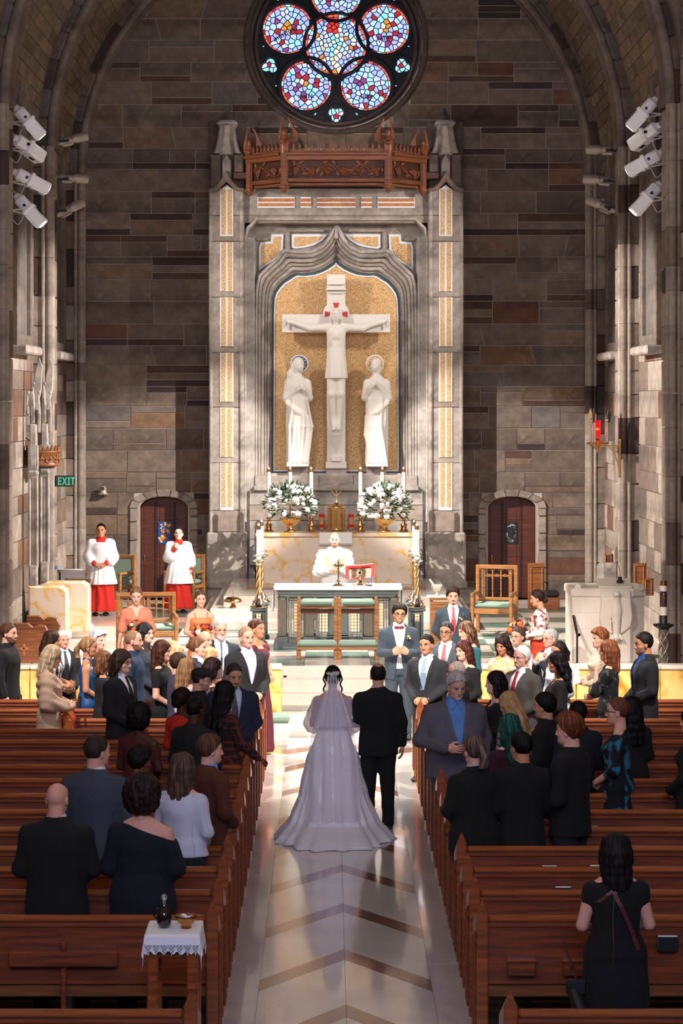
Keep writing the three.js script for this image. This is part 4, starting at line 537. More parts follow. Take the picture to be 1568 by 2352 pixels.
// ---------- high altar and what stands on it ----------
for (const [h0, h1, d, w] of [[SF, 0.76, 39.2, 2.35], [0.76, 0.92, 39.7, 2.15], [0.92, 1.08, 40.3, 1.95]]) for (let i = 0; i < 3; i++) struct('altar_step', cb(w * 2 / 3 - 0.003, h1 - SF, 44.4 - d, 0.014 - w + w * 2 / 3 * (i + 0.5), (SF + h1) / 2, -(44.4 + d) / 2, 0.012), M.marble);
for (const s of [-1, 1]) struct('floor_inlay', cb(0.5, 0.01, 0.5, s * 1.35, 1.084, -42.1, 0.003), M.orangeM);
{
  const D = 42.9, a = thing('high_altar', 'yellow-veined marble high altar block below the crucifix niche', 'altar', [0.014, 0, -D]);
  mesh('altar_front', cb(2.86, 0.87, 0.7, 0, 1.08 + 0.435, -0.36, 0.01), M.siena, a); mesh('altar_top', cb(2.96, 0.07, 0.85, 0, 1.985, -0.4, 0.012), M.siena, a);
  const T0 = 2.02;
  const cl = thing('altar_linen', 'small white embroidered linen hanging over the middle of the yellow marble altar', 'cloth', [-0.0, 0, -D]); mesh('linen', [cb(0.6, 0.012, 0.5, 0, T0 + 0.008, -0.22, 0.004), cb(0.6, 0.2, 0.012, 0, T0 - 0.09, 0.04, 0.004)], M.linen, cl); mesh('lace_edge', cb(0.6, 0.04, 0.01, 0, T0 - 0.2, 0.04, 0.003), M.lace, cl);
  const tb = thing('tabernacle', 'round brass tabernacle with a tall stand on its lid on the marble altar', 'tabernacle', [0.014, T0 + 0.012, -D - 0.36]);
  mesh('base', lathe([[0, 0], [0.22, 0], [0.22, 0.025], [0.17, 0.03]], 0, 0, 0, 28), M.brass, tb); mesh('drum', lathe([[0.15, 0.03], [0.155, 0.05], [0.145, 0.06], [0.145, 0.41], [0.17, 0.43], [0.17, 0.46], [0.15, 0.47], [0.09, 0.5], [0, 0.5]], 0, 0, 0, 28), M.brass, tb); for (let i = 0; i < 8; i++) { const t = i / 8 * 6.283; mesh('rib', cyl(0.012, 0.012, 0.35, Math.sin(t) * 0.147, 0.06, Math.cos(t) * 0.147, 6), M.brassR, tb); }
  mesh('stand', lathe([[0.06, 0.5], [0.03, 0.53], [0.016, 0.6], [0.028, 0.63], [0.014, 0.66], [0.014, 0.76], [0.03, 0.775]], 0, 0, 0, 14), M.brass, tb); mesh('stand_plate', cb(0.3, 0.014, 0.16, 0, 0.785, 0, 0.004), M.brass, tb); for (const s of [-1, 1]) mesh('scroll', tube([[s * 0.015, 0.66, 0], [s * 0.05, 0.7, 0], [s * 0.1, 0.775, 0]], 0.008, 12, 6), M.brass, tb);
  for (const s of [-1, 1]) { const r = thing('red_candle', s < 0 ? 'red and gold glass altar candle standing before the flowers with the drooping fern gap' : 'red and gold glass altar candle', 'candle', [0.014 + s * 0.27, T0, -D - 0.22]); r.userData.label = s < 0 ? 'red and gold glass candle between the brass drum and the arrangement above the bridesmaids' : 'red and gold glass candle between the brass drum and the arrangement above the red book'; mesh('stand', lathe([[0, 0], [0.05, 0], [0.045, 0.015], [0.015, 0.03], [0.02, 0.06], [0.045, 0.08], [0.05, 0.095]], 0, 0, 0, 16), M.brass, r); mesh('glass', cyl(0.05, 0.055, 0.24, 0, 0.095, 0, 16), M.redGlass, r); mesh('gold_band', cyl(0.0525, 0.055, 0.13, 0, 0.15, 0, 16), M.brass, r); }
  // six tall candlesticks
  const cs = thing('tall_candlestick', 'slim cream candle on a brass foot standing on the marble altar', 'candlestick', [0, T0, 0]); mesh('foot', lathe([[0, 0], [0.085, 0], [0.085, 0.02], [0.06, 0.03], [0.05, 0.1], [0.07, 0.12], [0.03, 0.16], [0.028, 0.22], [0.045, 0.25], [0.02, 0.28]], 0, 0, 0, 12), M.brassR, cs); mesh('shaft', cyl(0.02, 0.02, 0.3, 0, 0.26, 0, 10), M.brass, cs); mesh('candle', cyl(0.038, 0.036, 0.6, 0, 0.5, 0, 12), M.wax, cs); mesh('brass_cap', cyl(0.04, 0.038, 0.05, 0, 1.1, 0, 12), M.brassR, cs); mesh('wick_tip', sph(0.022, 0, 1.165, 0, 8, 1.3), M.wax, cs);
  const xs = [617, 666, 714, 828, 878, 927]; xs.forEach((p, i) => { const pos = [X(p, 43.5), T0, -43.5]; const o = i ? clone(cs, pos, 0) : cs; o.position.set(...pos); tag(o, ['slim cream altar candle on a brass foot, outermost on the side of the altar servers', 'slim cream altar candle rising from the flowers above the altar servers\' side urn', 'slim cream altar candle between the servers\' side flowers and the brass drum', 'slim cream altar candle between the brass drum and the flowers above the red book', 'slim cream altar candle rising from the middle of the flowers above the red book', 'slim cream altar candle on a brass foot, outermost on the side of the eagle lectern'][i], null, 'tall candles on the high altar'); });
  // flower arrangements in brass urns
  const bloomG = [0, 1, 2].map((k) => { const g = new THREE.IcosahedronGeometry(1, 3), p = g.attributes.position; for (let i = 0; i < p.count; i++) { const x = p.getX(i), y = p.getY(i), z = p.getZ(i), a = Math.atan2(z, x), r = 0.82 + 0.18 * Math.sin(a * 5 + y * 6 + k * 2) * Math.cos(y * 7 + k) - Math.max(0, y - 0.75) * 0.8; p.setXYZ(i, x * r, y * r * 0.8, z * r); } g.computeVertexNormals(); uvBox(g); g.userData.uvd = true; return g; });
  const leafG = (() => { const g = new THREE.PlaneGeometry(1, 1, 4, 4), p = g.attributes.position; for (let i = 0; i < p.count; i++) { const u = p.getY(i) + 0.5, w = Math.sin(Math.pow(u, 0.7) * Math.PI) * 0.34 + 0.01; p.setXYZ(i, p.getX(i) * 2 * w, u, -Math.abs(p.getX(i)) * 0.35 - u * u * 0.35); } g.computeVertexNormals(); uvBox(g); g.userData.uvd = true; return g; })();
  for (const s of [-1, 1]) {
    const f = thing('flower_arrangement', s < 0 ? 'mound of white roses and greenery in a fluted brass urn nearer the altar servers' : 'mound of white roses with trailing greenery in a fluted brass urn above the red book', 'flowers', [X(s < 0 ? 666 : 884, D), T0, -D - 0.34]);
    mesh('urn', lathe([[0, 0], [0.11, 0], [0.11, 0.03], [0.06, 0.05], [0.045, 0.1], [0.07, 0.13], [0.15, 0.2], [0.2, 0.25], [0.205, 0.265], [0.18, 0.265], [0.1, 0.2], [0, 0.18]], 0, 0, 0, 26), M.brass, f); for (let i = 0; i < 18; i++) { const t = i / 18 * 6.283; mesh('flute', bar([Math.sin(t) * 0.075, 0.13, Math.cos(t) * 0.075], [Math.sin(t) * 0.195, 0.245, Math.cos(t) * 0.195], 0.011, 0.018, 6), M.brass, f); }
    const dir = () => { const a = rr(0, 6.283), e = Math.asin(rr(-0.55, 1)); return [Math.cos(a) * Math.cos(e), Math.sin(e), Math.sin(a) * Math.cos(e)]; };
    for (let i = 0; i < 120; i++) { const [x, y, z] = dir(), q = rr(0.93, 1.04), m = mesh('bloom', pick(bloomG), M.petal, f); m.position.set(x * 0.46 * q, 0.5 + y * 0.37 * q, z * 0.36 * q); m.scale.setScalar(rr(0.035, 0.075)); m.rotation.set(rr(0, 6), rr(0, 6), 0); }
    for (let i = 0; i < 170; i++) { const [x, y, z] = dir(), q = rr(0.72, 0.96), m = mesh('leaf', leafG, pick(M.leaf), f); m.position.set(x * 0.46 * q, 0.5 + y * 0.38 * q, z * 0.36 * q); m.lookAt(f.position.x + x * 2 + rr(-1, 1), f.position.y + y * 2 + rr(-0.6, 0.9), f.position.z + z * 2 + rr(-1, 1)); m.rotateX(Math.PI / 2); m.scale.set(rr(0.08, 0.12), rr(0.09, 0.17), 0.1); }
  }
}
// ---------- free-standing altar with cloth, cross, missal ----------
{
  const D = 36.2, a = thing('communion_altar', 'grey-green marble table altar with fluted columns and gilded grilles on the sanctuary pavement', 'altar', [0.014, SF, -D]);
  mesh('base_slab', cb(1.98, 0.1, 0.8, 0, 0.05, -0.4, 0.012), M.greenD, a); mesh('top_slab', cb(1.9, 0.06, 0.8, 0, 0.915, -0.4, 0.02), M.greenD, a); mesh('top_moulding', [cb(1.86, 0.05, 0.76, 0, 0.865, -0.4, 0.02), cb(1.8, 0.05, 0.7, 0, 0.825, -0.4, 0.015)], M.greenD, a);
  for (const z of [-0.13, -0.67]) for (const x of [-0.86, -0.44, 0.47, 0.87]) {
    mesh('column_base', cb(0.19, 0.14, 0.19, x, 0.12, z, 0.015), M.greenD, a); const c = []; for (let i = 0; i < 14; i++) { const t = i / 14 * 6.283; c.push(cyl(0.014, 0.013, 0.55, x + Math.sin(t) * 0.058, 0.2, z + Math.cos(t) * 0.058, 6)); } mesh('column', [cyl(0.06, 0.057, 0.56, x, 0.2, z, 18), ...c], M.bronze, a); mesh('capital', lathe([[0.06, 0.74], [0.075, 0.76], [0.065, 0.775], [0.09, 0.8]], x, 0, z, 16), M.bronze, a);
  }
  const goldT = M.goldPanel = std({ map: tex(128, (u, v) => { const c = Math.abs(Math.sin(u * 12.57)) + Math.abs(Math.sin(v * 12.57)); return c > 1.15 ? [0.93, 0.88, 0.78] : [0.72, 0.52, 0.26]; }, 5), roughness: 0.4 });
  for (const [x0, x1, two] of [[-0.76, -0.52, 0], [-0.33, 0.38, 1], [0.55, 0.79, 0]]) {
    const y0 = 0.17, y1 = 0.78, c = (x0 + x1) / 2, w = x1 - x0, z = -0.2;
    for (const y of [y0, y1]) mesh('grille_rail', cb(w, 0.025, 0.03, c, y, z, 0.005), M.greenD, a); for (const x of [x0, x1]) mesh('grille_stile', cb(0.025, y1 - y0, 0.03, x, (y0 + y1) / 2, z, 0.005), M.greenD, a);
    for (const k of [0.04, 0.08]) { for (const x of [x0 + k, x1 - k]) mesh('grille_bar', cb(0.012, y1 - y0 + 0.08, 0.015, x, (y0 + y1) / 2, z, 0.003), M.greenD, a); for (const y of [y0 + k, y1 - k]) mesh('grille_bar', cb(w, 0.012, 0.015, c, y, z, 0.003), M.greenD, a); }
    for (const q of two ? [-0.245, 0.245] : [0]) mesh('gilded_panel', cb(two ? 0.13 : w - 0.15, y1 - y0 - 0.13, 0.012, c + q, (y0 + y1) / 2, z - 0.01, 0.003), goldT, a);
  }
  mesh('centre_pedestal', [cb(0.34, 0.5, 0.3, 0, 0.35, -0.45, 0.02)], M.greenD, a);
  const TP = SF + 0.945, cl = thing('altar_cloth', 'white altar cloth draped over the grey-green table altar', 'cloth', [0.014, 0, -D]);
  mesh('cloth_top', cb(1.98, 0.014, 0.84, 0, TP + 0.007, -0.4, 0.006), M.linen, cl); for (const s of [-1, 1]) { const g = new THREE.PlaneGeometry(0.84, 0.36, 20, 8), p = g.attributes.position; for (let i = 0; i < p.count; i++) { const u = p.getX(i), v = 0.18 - p.getY(i); p.setXYZ(i, s * (0.99 + 0.025 * Math.sin(u * 22) * v * 2 + v * 0.04), TP + 0.01 - v * (1 + 0.08 * Math.sin(u * 9)), -0.4 + u); } g.computeVertexNormals(); mesh('cloth_drop', g, M.linenD || (M.linenD = std({ color: lin('#f1f1f2'), roughness: 0.9, side: THREE.DoubleSide })), cl); }
  mesh('cloth_hem', cb(1.97, 0.035, 0.012, 0, TP - 0.012, 0.022, 0.004), M.linen, cl);
  const T1 = TP + 0.016;
  const cr = thing('altar_cross', 'small gilded standing cross on the white altar cloth before the priest', 'cross', [X(777, 36.3), T1, -36.35]); mesh('foot', lathe([[0, 0], [0.1, 0], [0.1, 0.015], [0.06, 0.03], [0.03, 0.07], [0.03, 0.09], [0.015, 0.11]], 0, 0, 0, 14), M.silver, cr); mesh('stem', cyl(0.012, 0.012, 0.14, 0, 0.1, 0, 8), M.brass, cr); mesh('cross', [cb(0.03, 0.2, 0.015, 0, 0.3, 0, 0.004), cb(0.14, 0.03, 0.015, 0, 0.32, 0, 0.004), sph(0.025, 0.07, 0.32, 0, 8), sph(0.025, -0.07, 0.32, 0, 8), sph(0.025, 0, 0.4, 0, 8), T(new THREE.TorusGeometry(0.05, 0.008, 6, 18), 0, 0.32, 0)], M.brass, cr);
  const ms = thing('missal_stand', 'silver bookstand on the white altar cloth beside the gilded cross', 'bookstand', [X(827, 36.45), T1, -36.5]); mesh('foot', lathe([[0, 0], [0.12, 0], [0.12, 0.02], [0.05, 0.05], [0.025, 0.1], [0.02, 0.16]], 0, 0, 0, 16), M.silver, ms); mesh('rest', T(cb(0.34, 0.012, 0.24, 0, 0, 0), 0, 0.19, -0.01, -0.75, 0.0, 0.1), M.silver, ms);
  const bk = thing('red_missal', 'open red-covered book lying on the silver bookstand', 'book', [X(827, 36.45), T1 + 0.21, -36.5]); for (const s of [-1, 1]) { mesh('cover', T(cb(0.23, 0.012, 0.3, s * 0.116, 0, 0), 0, 0, 0, -0.85, 0, 0.1 + s * 0.06), M.red, bk); mesh('pages', T(cb(0.2, 0.025, 0.26, s * 0.105, 0.02, 0), 0, 0, 0, -0.85, 0, 0.1 + s * 0.06), M.linen, bk); mesh('cover_frame', T(cb(0.12, 0.006, 0.12, s * 0.116, -0.009, 0), 0, 0, 0, -0.85, 0, 0.1 + s * 0.06), M.orangeM, bk); } mesh('ribbon', cb(0.012, 0.12, 0.003, 0.18, -0.12, 0.05), std({ color: lin('#2a5fc0') }), bk);
  const mc = thing('desk_microphone', 'small dark microphone base lying on the white altar cloth', 'microphone', [X(848, 36.4), T1, -36.4]); mesh('base', cb(0.09, 0.025, 0.06, 0, 0.0125, 0, 0.008), M.iron, mc); mesh('stalk', bar([0, 0.02, 0], [-0.03, 0.07, 0.01], 0.005), M.black, mc);
}
// altar candlesticks on green pedestals, two each side
{
  const e = thing('candle_pedestal', '', 'pedestal', [0, SF, 0]), c = thing('tall_candlestick', '', 'candlestick', [0, SF, 0]);
  mesh('pedestal', [cb(0.26, 0.05, 0.26, 0, 0.025, 0, 0.01), cb(0.2, 0.48, 0.2, 0, 0.29, 0, 0.01), cb(0.27, 0.04, 0.27, 0, 0.555, 0, 0.012)], M.greenD, e); for (const s of [-1, 1]) mesh('grille_bar', cb(0.018, 0.4, 0.01, s * 0.05, 0.28, 0.104, 0.003), M.black, e); mesh('gilded_panel', cb(0.07, 0.12, 0.012, 0, 0.44, 0.106, 0.003), M.goldPanel, e);
  mesh('foot', lathe([[0, 0.575], [0.14, 0.575], [0.14, 0.6], [0.09, 0.63], [0.1, 0.66], [0.05, 0.72], [0.04, 0.78]], 0, 0, 0, 16), M.silver, c); for (let i = 0; i < 4; i++) { const t = i / 4 * 6.283 + 0.78; mesh('corner_scroll', sph(0.026, Math.sin(t) * 0.11, 0.64, Math.cos(t) * 0.11, 8), M.silver, c); }
  const tw = []; for (let k = 0; k < 3; k++) { const p = []; for (let i = 0; i <= 16; i++) { const t = i / 16, an = t * 7 + k * 2.094; p.push([Math.sin(an) * 0.022, 0.78 + t * 0.46, Math.cos(an) * 0.022]); } tw.push(tube(p, 0.024, 24, 6)); } mesh('twisted_stem', tw, M.brass, c); mesh('drip_pan', lathe([[0.03, 1.24], [0.05, 1.26], [0.04, 1.29], [0.1, 1.32], [0.105, 1.34], [0.06, 1.35], [0, 1.35]], 0, 0, 0, 16), M.silver, c); mesh('crown_ring', T(new THREE.TorusGeometry(0.085, 0.01, 6, 16), 0, 1.4, 0, Math.PI / 2), M.silver, c); mesh('candle', cyl(0.036, 0.034, 0.46, 0, 1.35, 0, 12), M.wax, c); mesh('brass_cap', cyl(0.037, 0.034, 0.06, 0, 1.81, 0, 12), M.brass, c); mesh('wick_tip', sph(0.018, 0, 1.885, 0, 8, 1.3), M.wax, c);
  const sp = [[594, 36.9, 'behind the burgundy-dressed woman'], [600, 38.0, 'above the burgundy-dressed woman'], [957, 36.9, 'between the groom and the moustached groomsman'], [951, 38.0, 'between groom and moustached groomsman']];
  sp.forEach(([p, d, t], i) => { for (const [src, nm, gp] of [[c, ' twisted brass candlestick on a green pedestal ', 'pedestal candlesticks beside the altar'], [e, ' grey-green marble candle pedestal ', 'candle pedestals beside the altar']]) { const o = i ? clone(src) : src; o.position.set(X(p, d), SF, -d); tag(o, (i % 2 ? 'rear' : 'front') + nm + t, null, gp); } });
}
// two padded kneelers
{
  const k = thing('kneeler', '', 'kneeler', [0, SF, 0]);
  for (const s of [-1, 1]) { mesh('post', ext([[-0.03, 0], [0.03, 0], [0.03, 0.86], [0, 0.9], [-0.03, 0.86]], 0.07, -0.3, 0.006).translate(s * 0.275, 0, 0), M.oak, k); mesh('foot', cb(0.06, 0.07, 0.5, s * 0.275, 0.035, 0.0, 0.01), M.oak, k); mesh('leg', cb(0.06, 0.18, 0.07, s * 0.275, 0.1, 0.2, 0.01), M.oak, k); }
  mesh('arm_pad', cb(0.5, 0.1, 0.18, 0, 0.81, -0.24, 0.035), M.velvet, k); mesh('shelf', [cb(0.5, 0.03, 0.2, 0, 0.74, -0.24), cb(0.5, 0.07, 0.03, 0, 0.67, -0.3)], M.oakD, k); mesh('knee_pad', cb(0.58, 0.09, 0.26, 0, 0.23, 0.14, 0.035), M.velvet, k); mesh('knee_rail', cb(0.58, 0.04, 0.26, 0, 0.165, 0.14, 0.008), M.oak, k);
  k.position.set(X(728, 35), SF, -35.0); tag(k, 'oak kneeler with green pads before the altar, the one above the bride'); clone(k, [X(822, 35), SF, -35.0], 0, 'oak kneeler with green pads before the altar, the one beside the groom', 'kneelers before the altar'); k.userData.group = 'kneelers before the altar';
}
// communion rail walls with green cushions
for (const [s, x0, x1] of [[-1, -7.6, -0.74], [1, 0.95, 7.6]]) {
  const r = thing('communion_rail', s < 0 ? 'ochre marble communion rail wall behind the guests on the bride\'s empty-pew side' : 'ochre marble communion rail wall running below the eagle lectern', 'rail', [0, LF, -32.0]); if (s < 0) r.userData.label = 'ochre marble communion rail wall ending beside the burgundy-dressed woman';
  for (let x = x0; x < x1 - 0.1; x += 1.14) { const w = Math.min(1.14, x1 - x); mesh('panel', cb(w - 0.006, 0.68, 0.2, x + w / 2, 0.34, 0, 0.01), M.ochre, r); mesh('coping', cb(w - 0.004, 0.06, 0.28, x + w / 2, 0.71, 0, 0.015), M.marbleM, r); }
  mesh('gate_hinge', cb(0.05, 0.03, 0.04, s < 0 ? x1 + 0.02 : x0 - 0.02, 0.58, 0.05, 0.008), M.black, r);
  const cu = thing('kneeling_cushion', s < 0 ? 'long green kneeling cushion at the foot of the ochre rail behind the burgundy dress' : 'long green kneeling cushion at the foot of the ochre rail below the eagle lectern', 'cushion', [0, LF, -31.65]); mesh('cushion', cb(x1 - x0 - 0.1 + (s < 0 ? 0.16 : 0), 0.12, 0.28, (x0 + x1) / 2 + (s < 0 ? 0.06 : 0), 0.06, 0, 0.04), M.velvet, cu);
}
struct('landing_upper', cb(1.1, 0.22, 1.7, -3.12, 0.21, -37.85, 0.012), M.marble);
// wooden seats: tracery-backed settle and chair, plain armchairs
function seat(name, label, cat, pos, turn, w, n, H, plain) {
  const t = thing(name, label, cat, pos, turn), hw = w / 2, sh = 0.46;
  for (const s of [-1, 1]) { mesh('rear_leg', ext([[-0.03, 0], [0.03, 0], [0.03, H], [-0.03, H]], 0.05, -0.3, 0.006).translate(s * (hw - 0.03), 0, 0), M.oak, t); mesh('front_leg', cb(0.055, 0.66, 0.055, s * (hw - 0.03), 0.33, 0.2, 0.008), M.oak, t); mesh('armrest', cb(0.06, 0.05, 0.52, s * (hw - 0.03), 0.665, -0.02, 0.012), M.oak, t); mesh('side_rail', cb(0.03, 0.07, 0.46, s * (hw - 0.03), sh - 0.06, -0.04), M.oak, t); }
  mesh('top_rail', cb(w, 0.07, 0.055, 0, H - 0.035, -0.275, 0.01), M.oak, t); mesh('front_rail', cb(w - 0.06, 0.09, 0.04, 0, sh - 0.07, 0.2), M.oak, t); mesh('cushion', cb(w - 0.1, 0.08, 0.46, 0, sh + 0.02, -0.02, 0.03), M.velvet, t);
  if (plain) { mesh('back_panel', cb(w - 0.12, H - sh - 0.14, 0.04, 0, (H + sh) / 2, -0.27, 0.015), M.velvet, t); return t; }
  mesh('lower_rail', cb(w - 0.06, 0.05, 0.04, 0, sh + 0.1, -0.275), M.oak, t);
  for (let k = 0; k < n; k++) {
    const c = (k + 0.5) * (w - 0.06) / n - (w - 0.06) / 2, pw = Math.min((w - 0.06) / n - 0.12, 0.42), y0 = sh + 0.12, y1 = H - 0.07;
    for (let i = 0; i < 4; i++) mesh('back_slat', cb(0.022, y1 - y0, 0.02, c + (i / 3 - 0.5) * pw, (y0 + y1) / 2, -0.275, 0.004), M.oak, t);
    mesh('tracery', [...[0, 1, 2].map((i) => T(new THREE.TorusGeometry(pw / 6.4, 0.008, 5, 16), c + (i - 1) * pw / 3, y1 - 0.06, -0.275)), ...[0, 1, 2].map((i) => T(new THREE.TorusGeometry(pw / 7, 0.008, 5, 12, Math.PI), c + (i - 1) * pw / 3, y1 - 0.15, -0.275)), cb(pw, 0.014, 0.02, c, y1 - 0.11, -0.275, 0.003)], M.oak, t);
    mesh('back_stile', cb(0.03, y1 - y0, 0.03, c - pw / 2 - 0.03, (y0 + y1) / 2, -0.275), M.oak, t); mesh('back_stile', cb(0.03, y1 - y0, 0.03, c + pw / 2 + 0.03, (y0 + y1) / 2, -0.275), M.oak, t);
  }
  return t;
}
seat('settle', 'long oak settle with tracery back panels and green seat behind the coral-dressed bridesmaid', 'bench', [X(338, 37.7), 0.32, -37.7], 0.16, 0.96, 2, 1.02);
seat('presider_chair', 'tall oak armchair with tracery back and green seat standing alone on the checkered pavement', 'chair', [X(1134, 38.6), SF, -38.6], -0.25, 0.7, 1, 1.12);
seat('armchair', 'oak armchair with grey-green upholstery behind the altar server with cropped hair', 'chair', [X(263, 43.4), SF, -43.4], -0.5, 0.56, 1, 0.98, true);
seat('armchair', 'oak armchair with grey-green upholstery behind the altar server touching his collar', 'chair', [X(420, 43.4), SF, -43.6], -0.35, 0.62, 1, 0.98, true);
seat('armchair', 'low oak armchair beside the pale marble throne base, empty', 'chair', [X(165, 41.3), SF, -41.3], 1.2, 0.6, 1, 0.6, true);
{ // side table with cloth and bottle
  const d = 42.6, t = thing('credence_table', 'oak side table under a white lace cloth behind the empty low armchair', 'table', [X(166, d), SF, -d], 0.25); mesh('table_top', cb(0.5, 0.04, 0.4, 0, 0.74, 0), M.oak, t); for (const x of [-0.2, 0.2]) for (const z of [-0.16, 0.16]) mesh('leg', cb(0.05, 0.73, 0.05, x, 0.365, z), M.oak, t);
  const c = thing('table_cloth', 'white lace-edged cloth on the oak side table', 'cloth', [X(166, d), SF, -d], 0.25); mesh('cloth', [cb(0.44, 0.01, 0.42, -0.02, 0.766, 0, 0.003), cb(0.44, 0.3, 0.01, -0.02, 0.62, 0.212, 0.003)], M.linen, c); mesh('lace_edge', cb(0.44, 0.07, 0.008, -0.02, 0.44, 0.212, 0.003), M.lace, c);
  const b = thing('water_bottle', 'small clear plastic water bottle on the side altar ledge', 'bottle', [X(134, 40.8), 1.49, -40.4]); mesh('bottle', lathe([[0, 0], [0.035, 0], [0.036, 0.1], [0.03, 0.13], [0.036, 0.16], [0.015, 0.2], [0.015, 0.22]], 0, 0, 0, 12), M.glass, b); mesh('cap', cyl(0.016, 0.016, 0.02, 0, 0.22, 0, 10), M.white, b); mesh('paper_label', cyl(0.0375, 0.0375, 0.05, 0, 0.05, 0, 12), std({ color: lin('#3d6fb0') }), b);
}
{ // stand with glass vessel
  const d = 35.6, t = thing('ablution_table', 'narrow oak table with white cloth behind the groomsman with a moustache', 'table', [X(1012, d), SF, -d]); mesh('table_top', cb(0.34, 0.04, 0.36, 0, 0.84, 0), M.oak, t); mesh('front_panel', cb(0.3, 0.74, 0.03, 0, 0.43, 0.14), M.oak, t); for (const s of [-1, 1]) { mesh('side', cb(0.035, 0.82, 0.3, s * 0.145, 0.41, 0), M.oak, t); }
  const c = thing('table_cloth', 'small white cloth under the glass bowl on the narrow oak table', 'cloth', [X(1012, d), SF + 0.862, -d]); mesh('cloth', cb(0.42, 0.012, 0.38, 0, 0.006, 0, 0.004), M.linen, c);
  const v = thing('glass_bowl', 'footed cut-glass bowl with a white handle on the narrow oak table', 'bowl', [X(1003, d), SF + 0.875, -d]); mesh('bowl', lathe([[0, 0], [0.05, 0], [0.045, 0.012], [0.012, 0.03], [0.025, 0.06], [0.055, 0.08], [0.09, 0.17], [0.085, 0.17], [0.05, 0.09], [0, 0.075]], 0, 0, 0, 18), phys({ color: lin('#fbf6e6'), roughness: 0.1, transmission: 0.6, thickness: 0.01, ior: 1.5 }), v); mesh('handle', bar([0, 0.1, 0], [-0.11, 0.25, 0], 0.012, 0.016), M.white, v);
}
{ // polished brass gong on the step
  const d = 41.0, b = thing('altar_bell', 'polished domed brass bell with a thin handle on the altar step', 'bell', [X(535, d), 0.92, -d + 1.2]); b.position.set(X(535, 39.9), 0.92, -39.9); mesh('dome', lathe([[0.155, 0.1], [0.15, 0.14], [0.1, 0.18], [0.02, 0.19], [0, 0.19]], 0, 0, 0, 24), M.brass, b); mesh('foot', lathe([[0, 0], [0.07, 0], [0.05, 0.02], [0.02, 0.1], [0, 0.12]], 0, 0, 0, 16), M.brass, b); mesh('handle', cyl(0.006, 0.005, 0.1, 0, 0.19, 0, 6), M.brass, b);
  const f = thing('footstool', 'low green cushioned footstool on the pavement beside the bridesmaid with thin straps', 'stool', [X(489, 39.6), SF + 0.0, -39.0]); mesh('cushion', cb(0.3, 0.14, 0.26, 0, 0.12, 0, 0.04), M.velvet, f); mesh('frame', cb(0.28, 0.05, 0.24, 0, 0.025, 0), M.oakD, f);
}
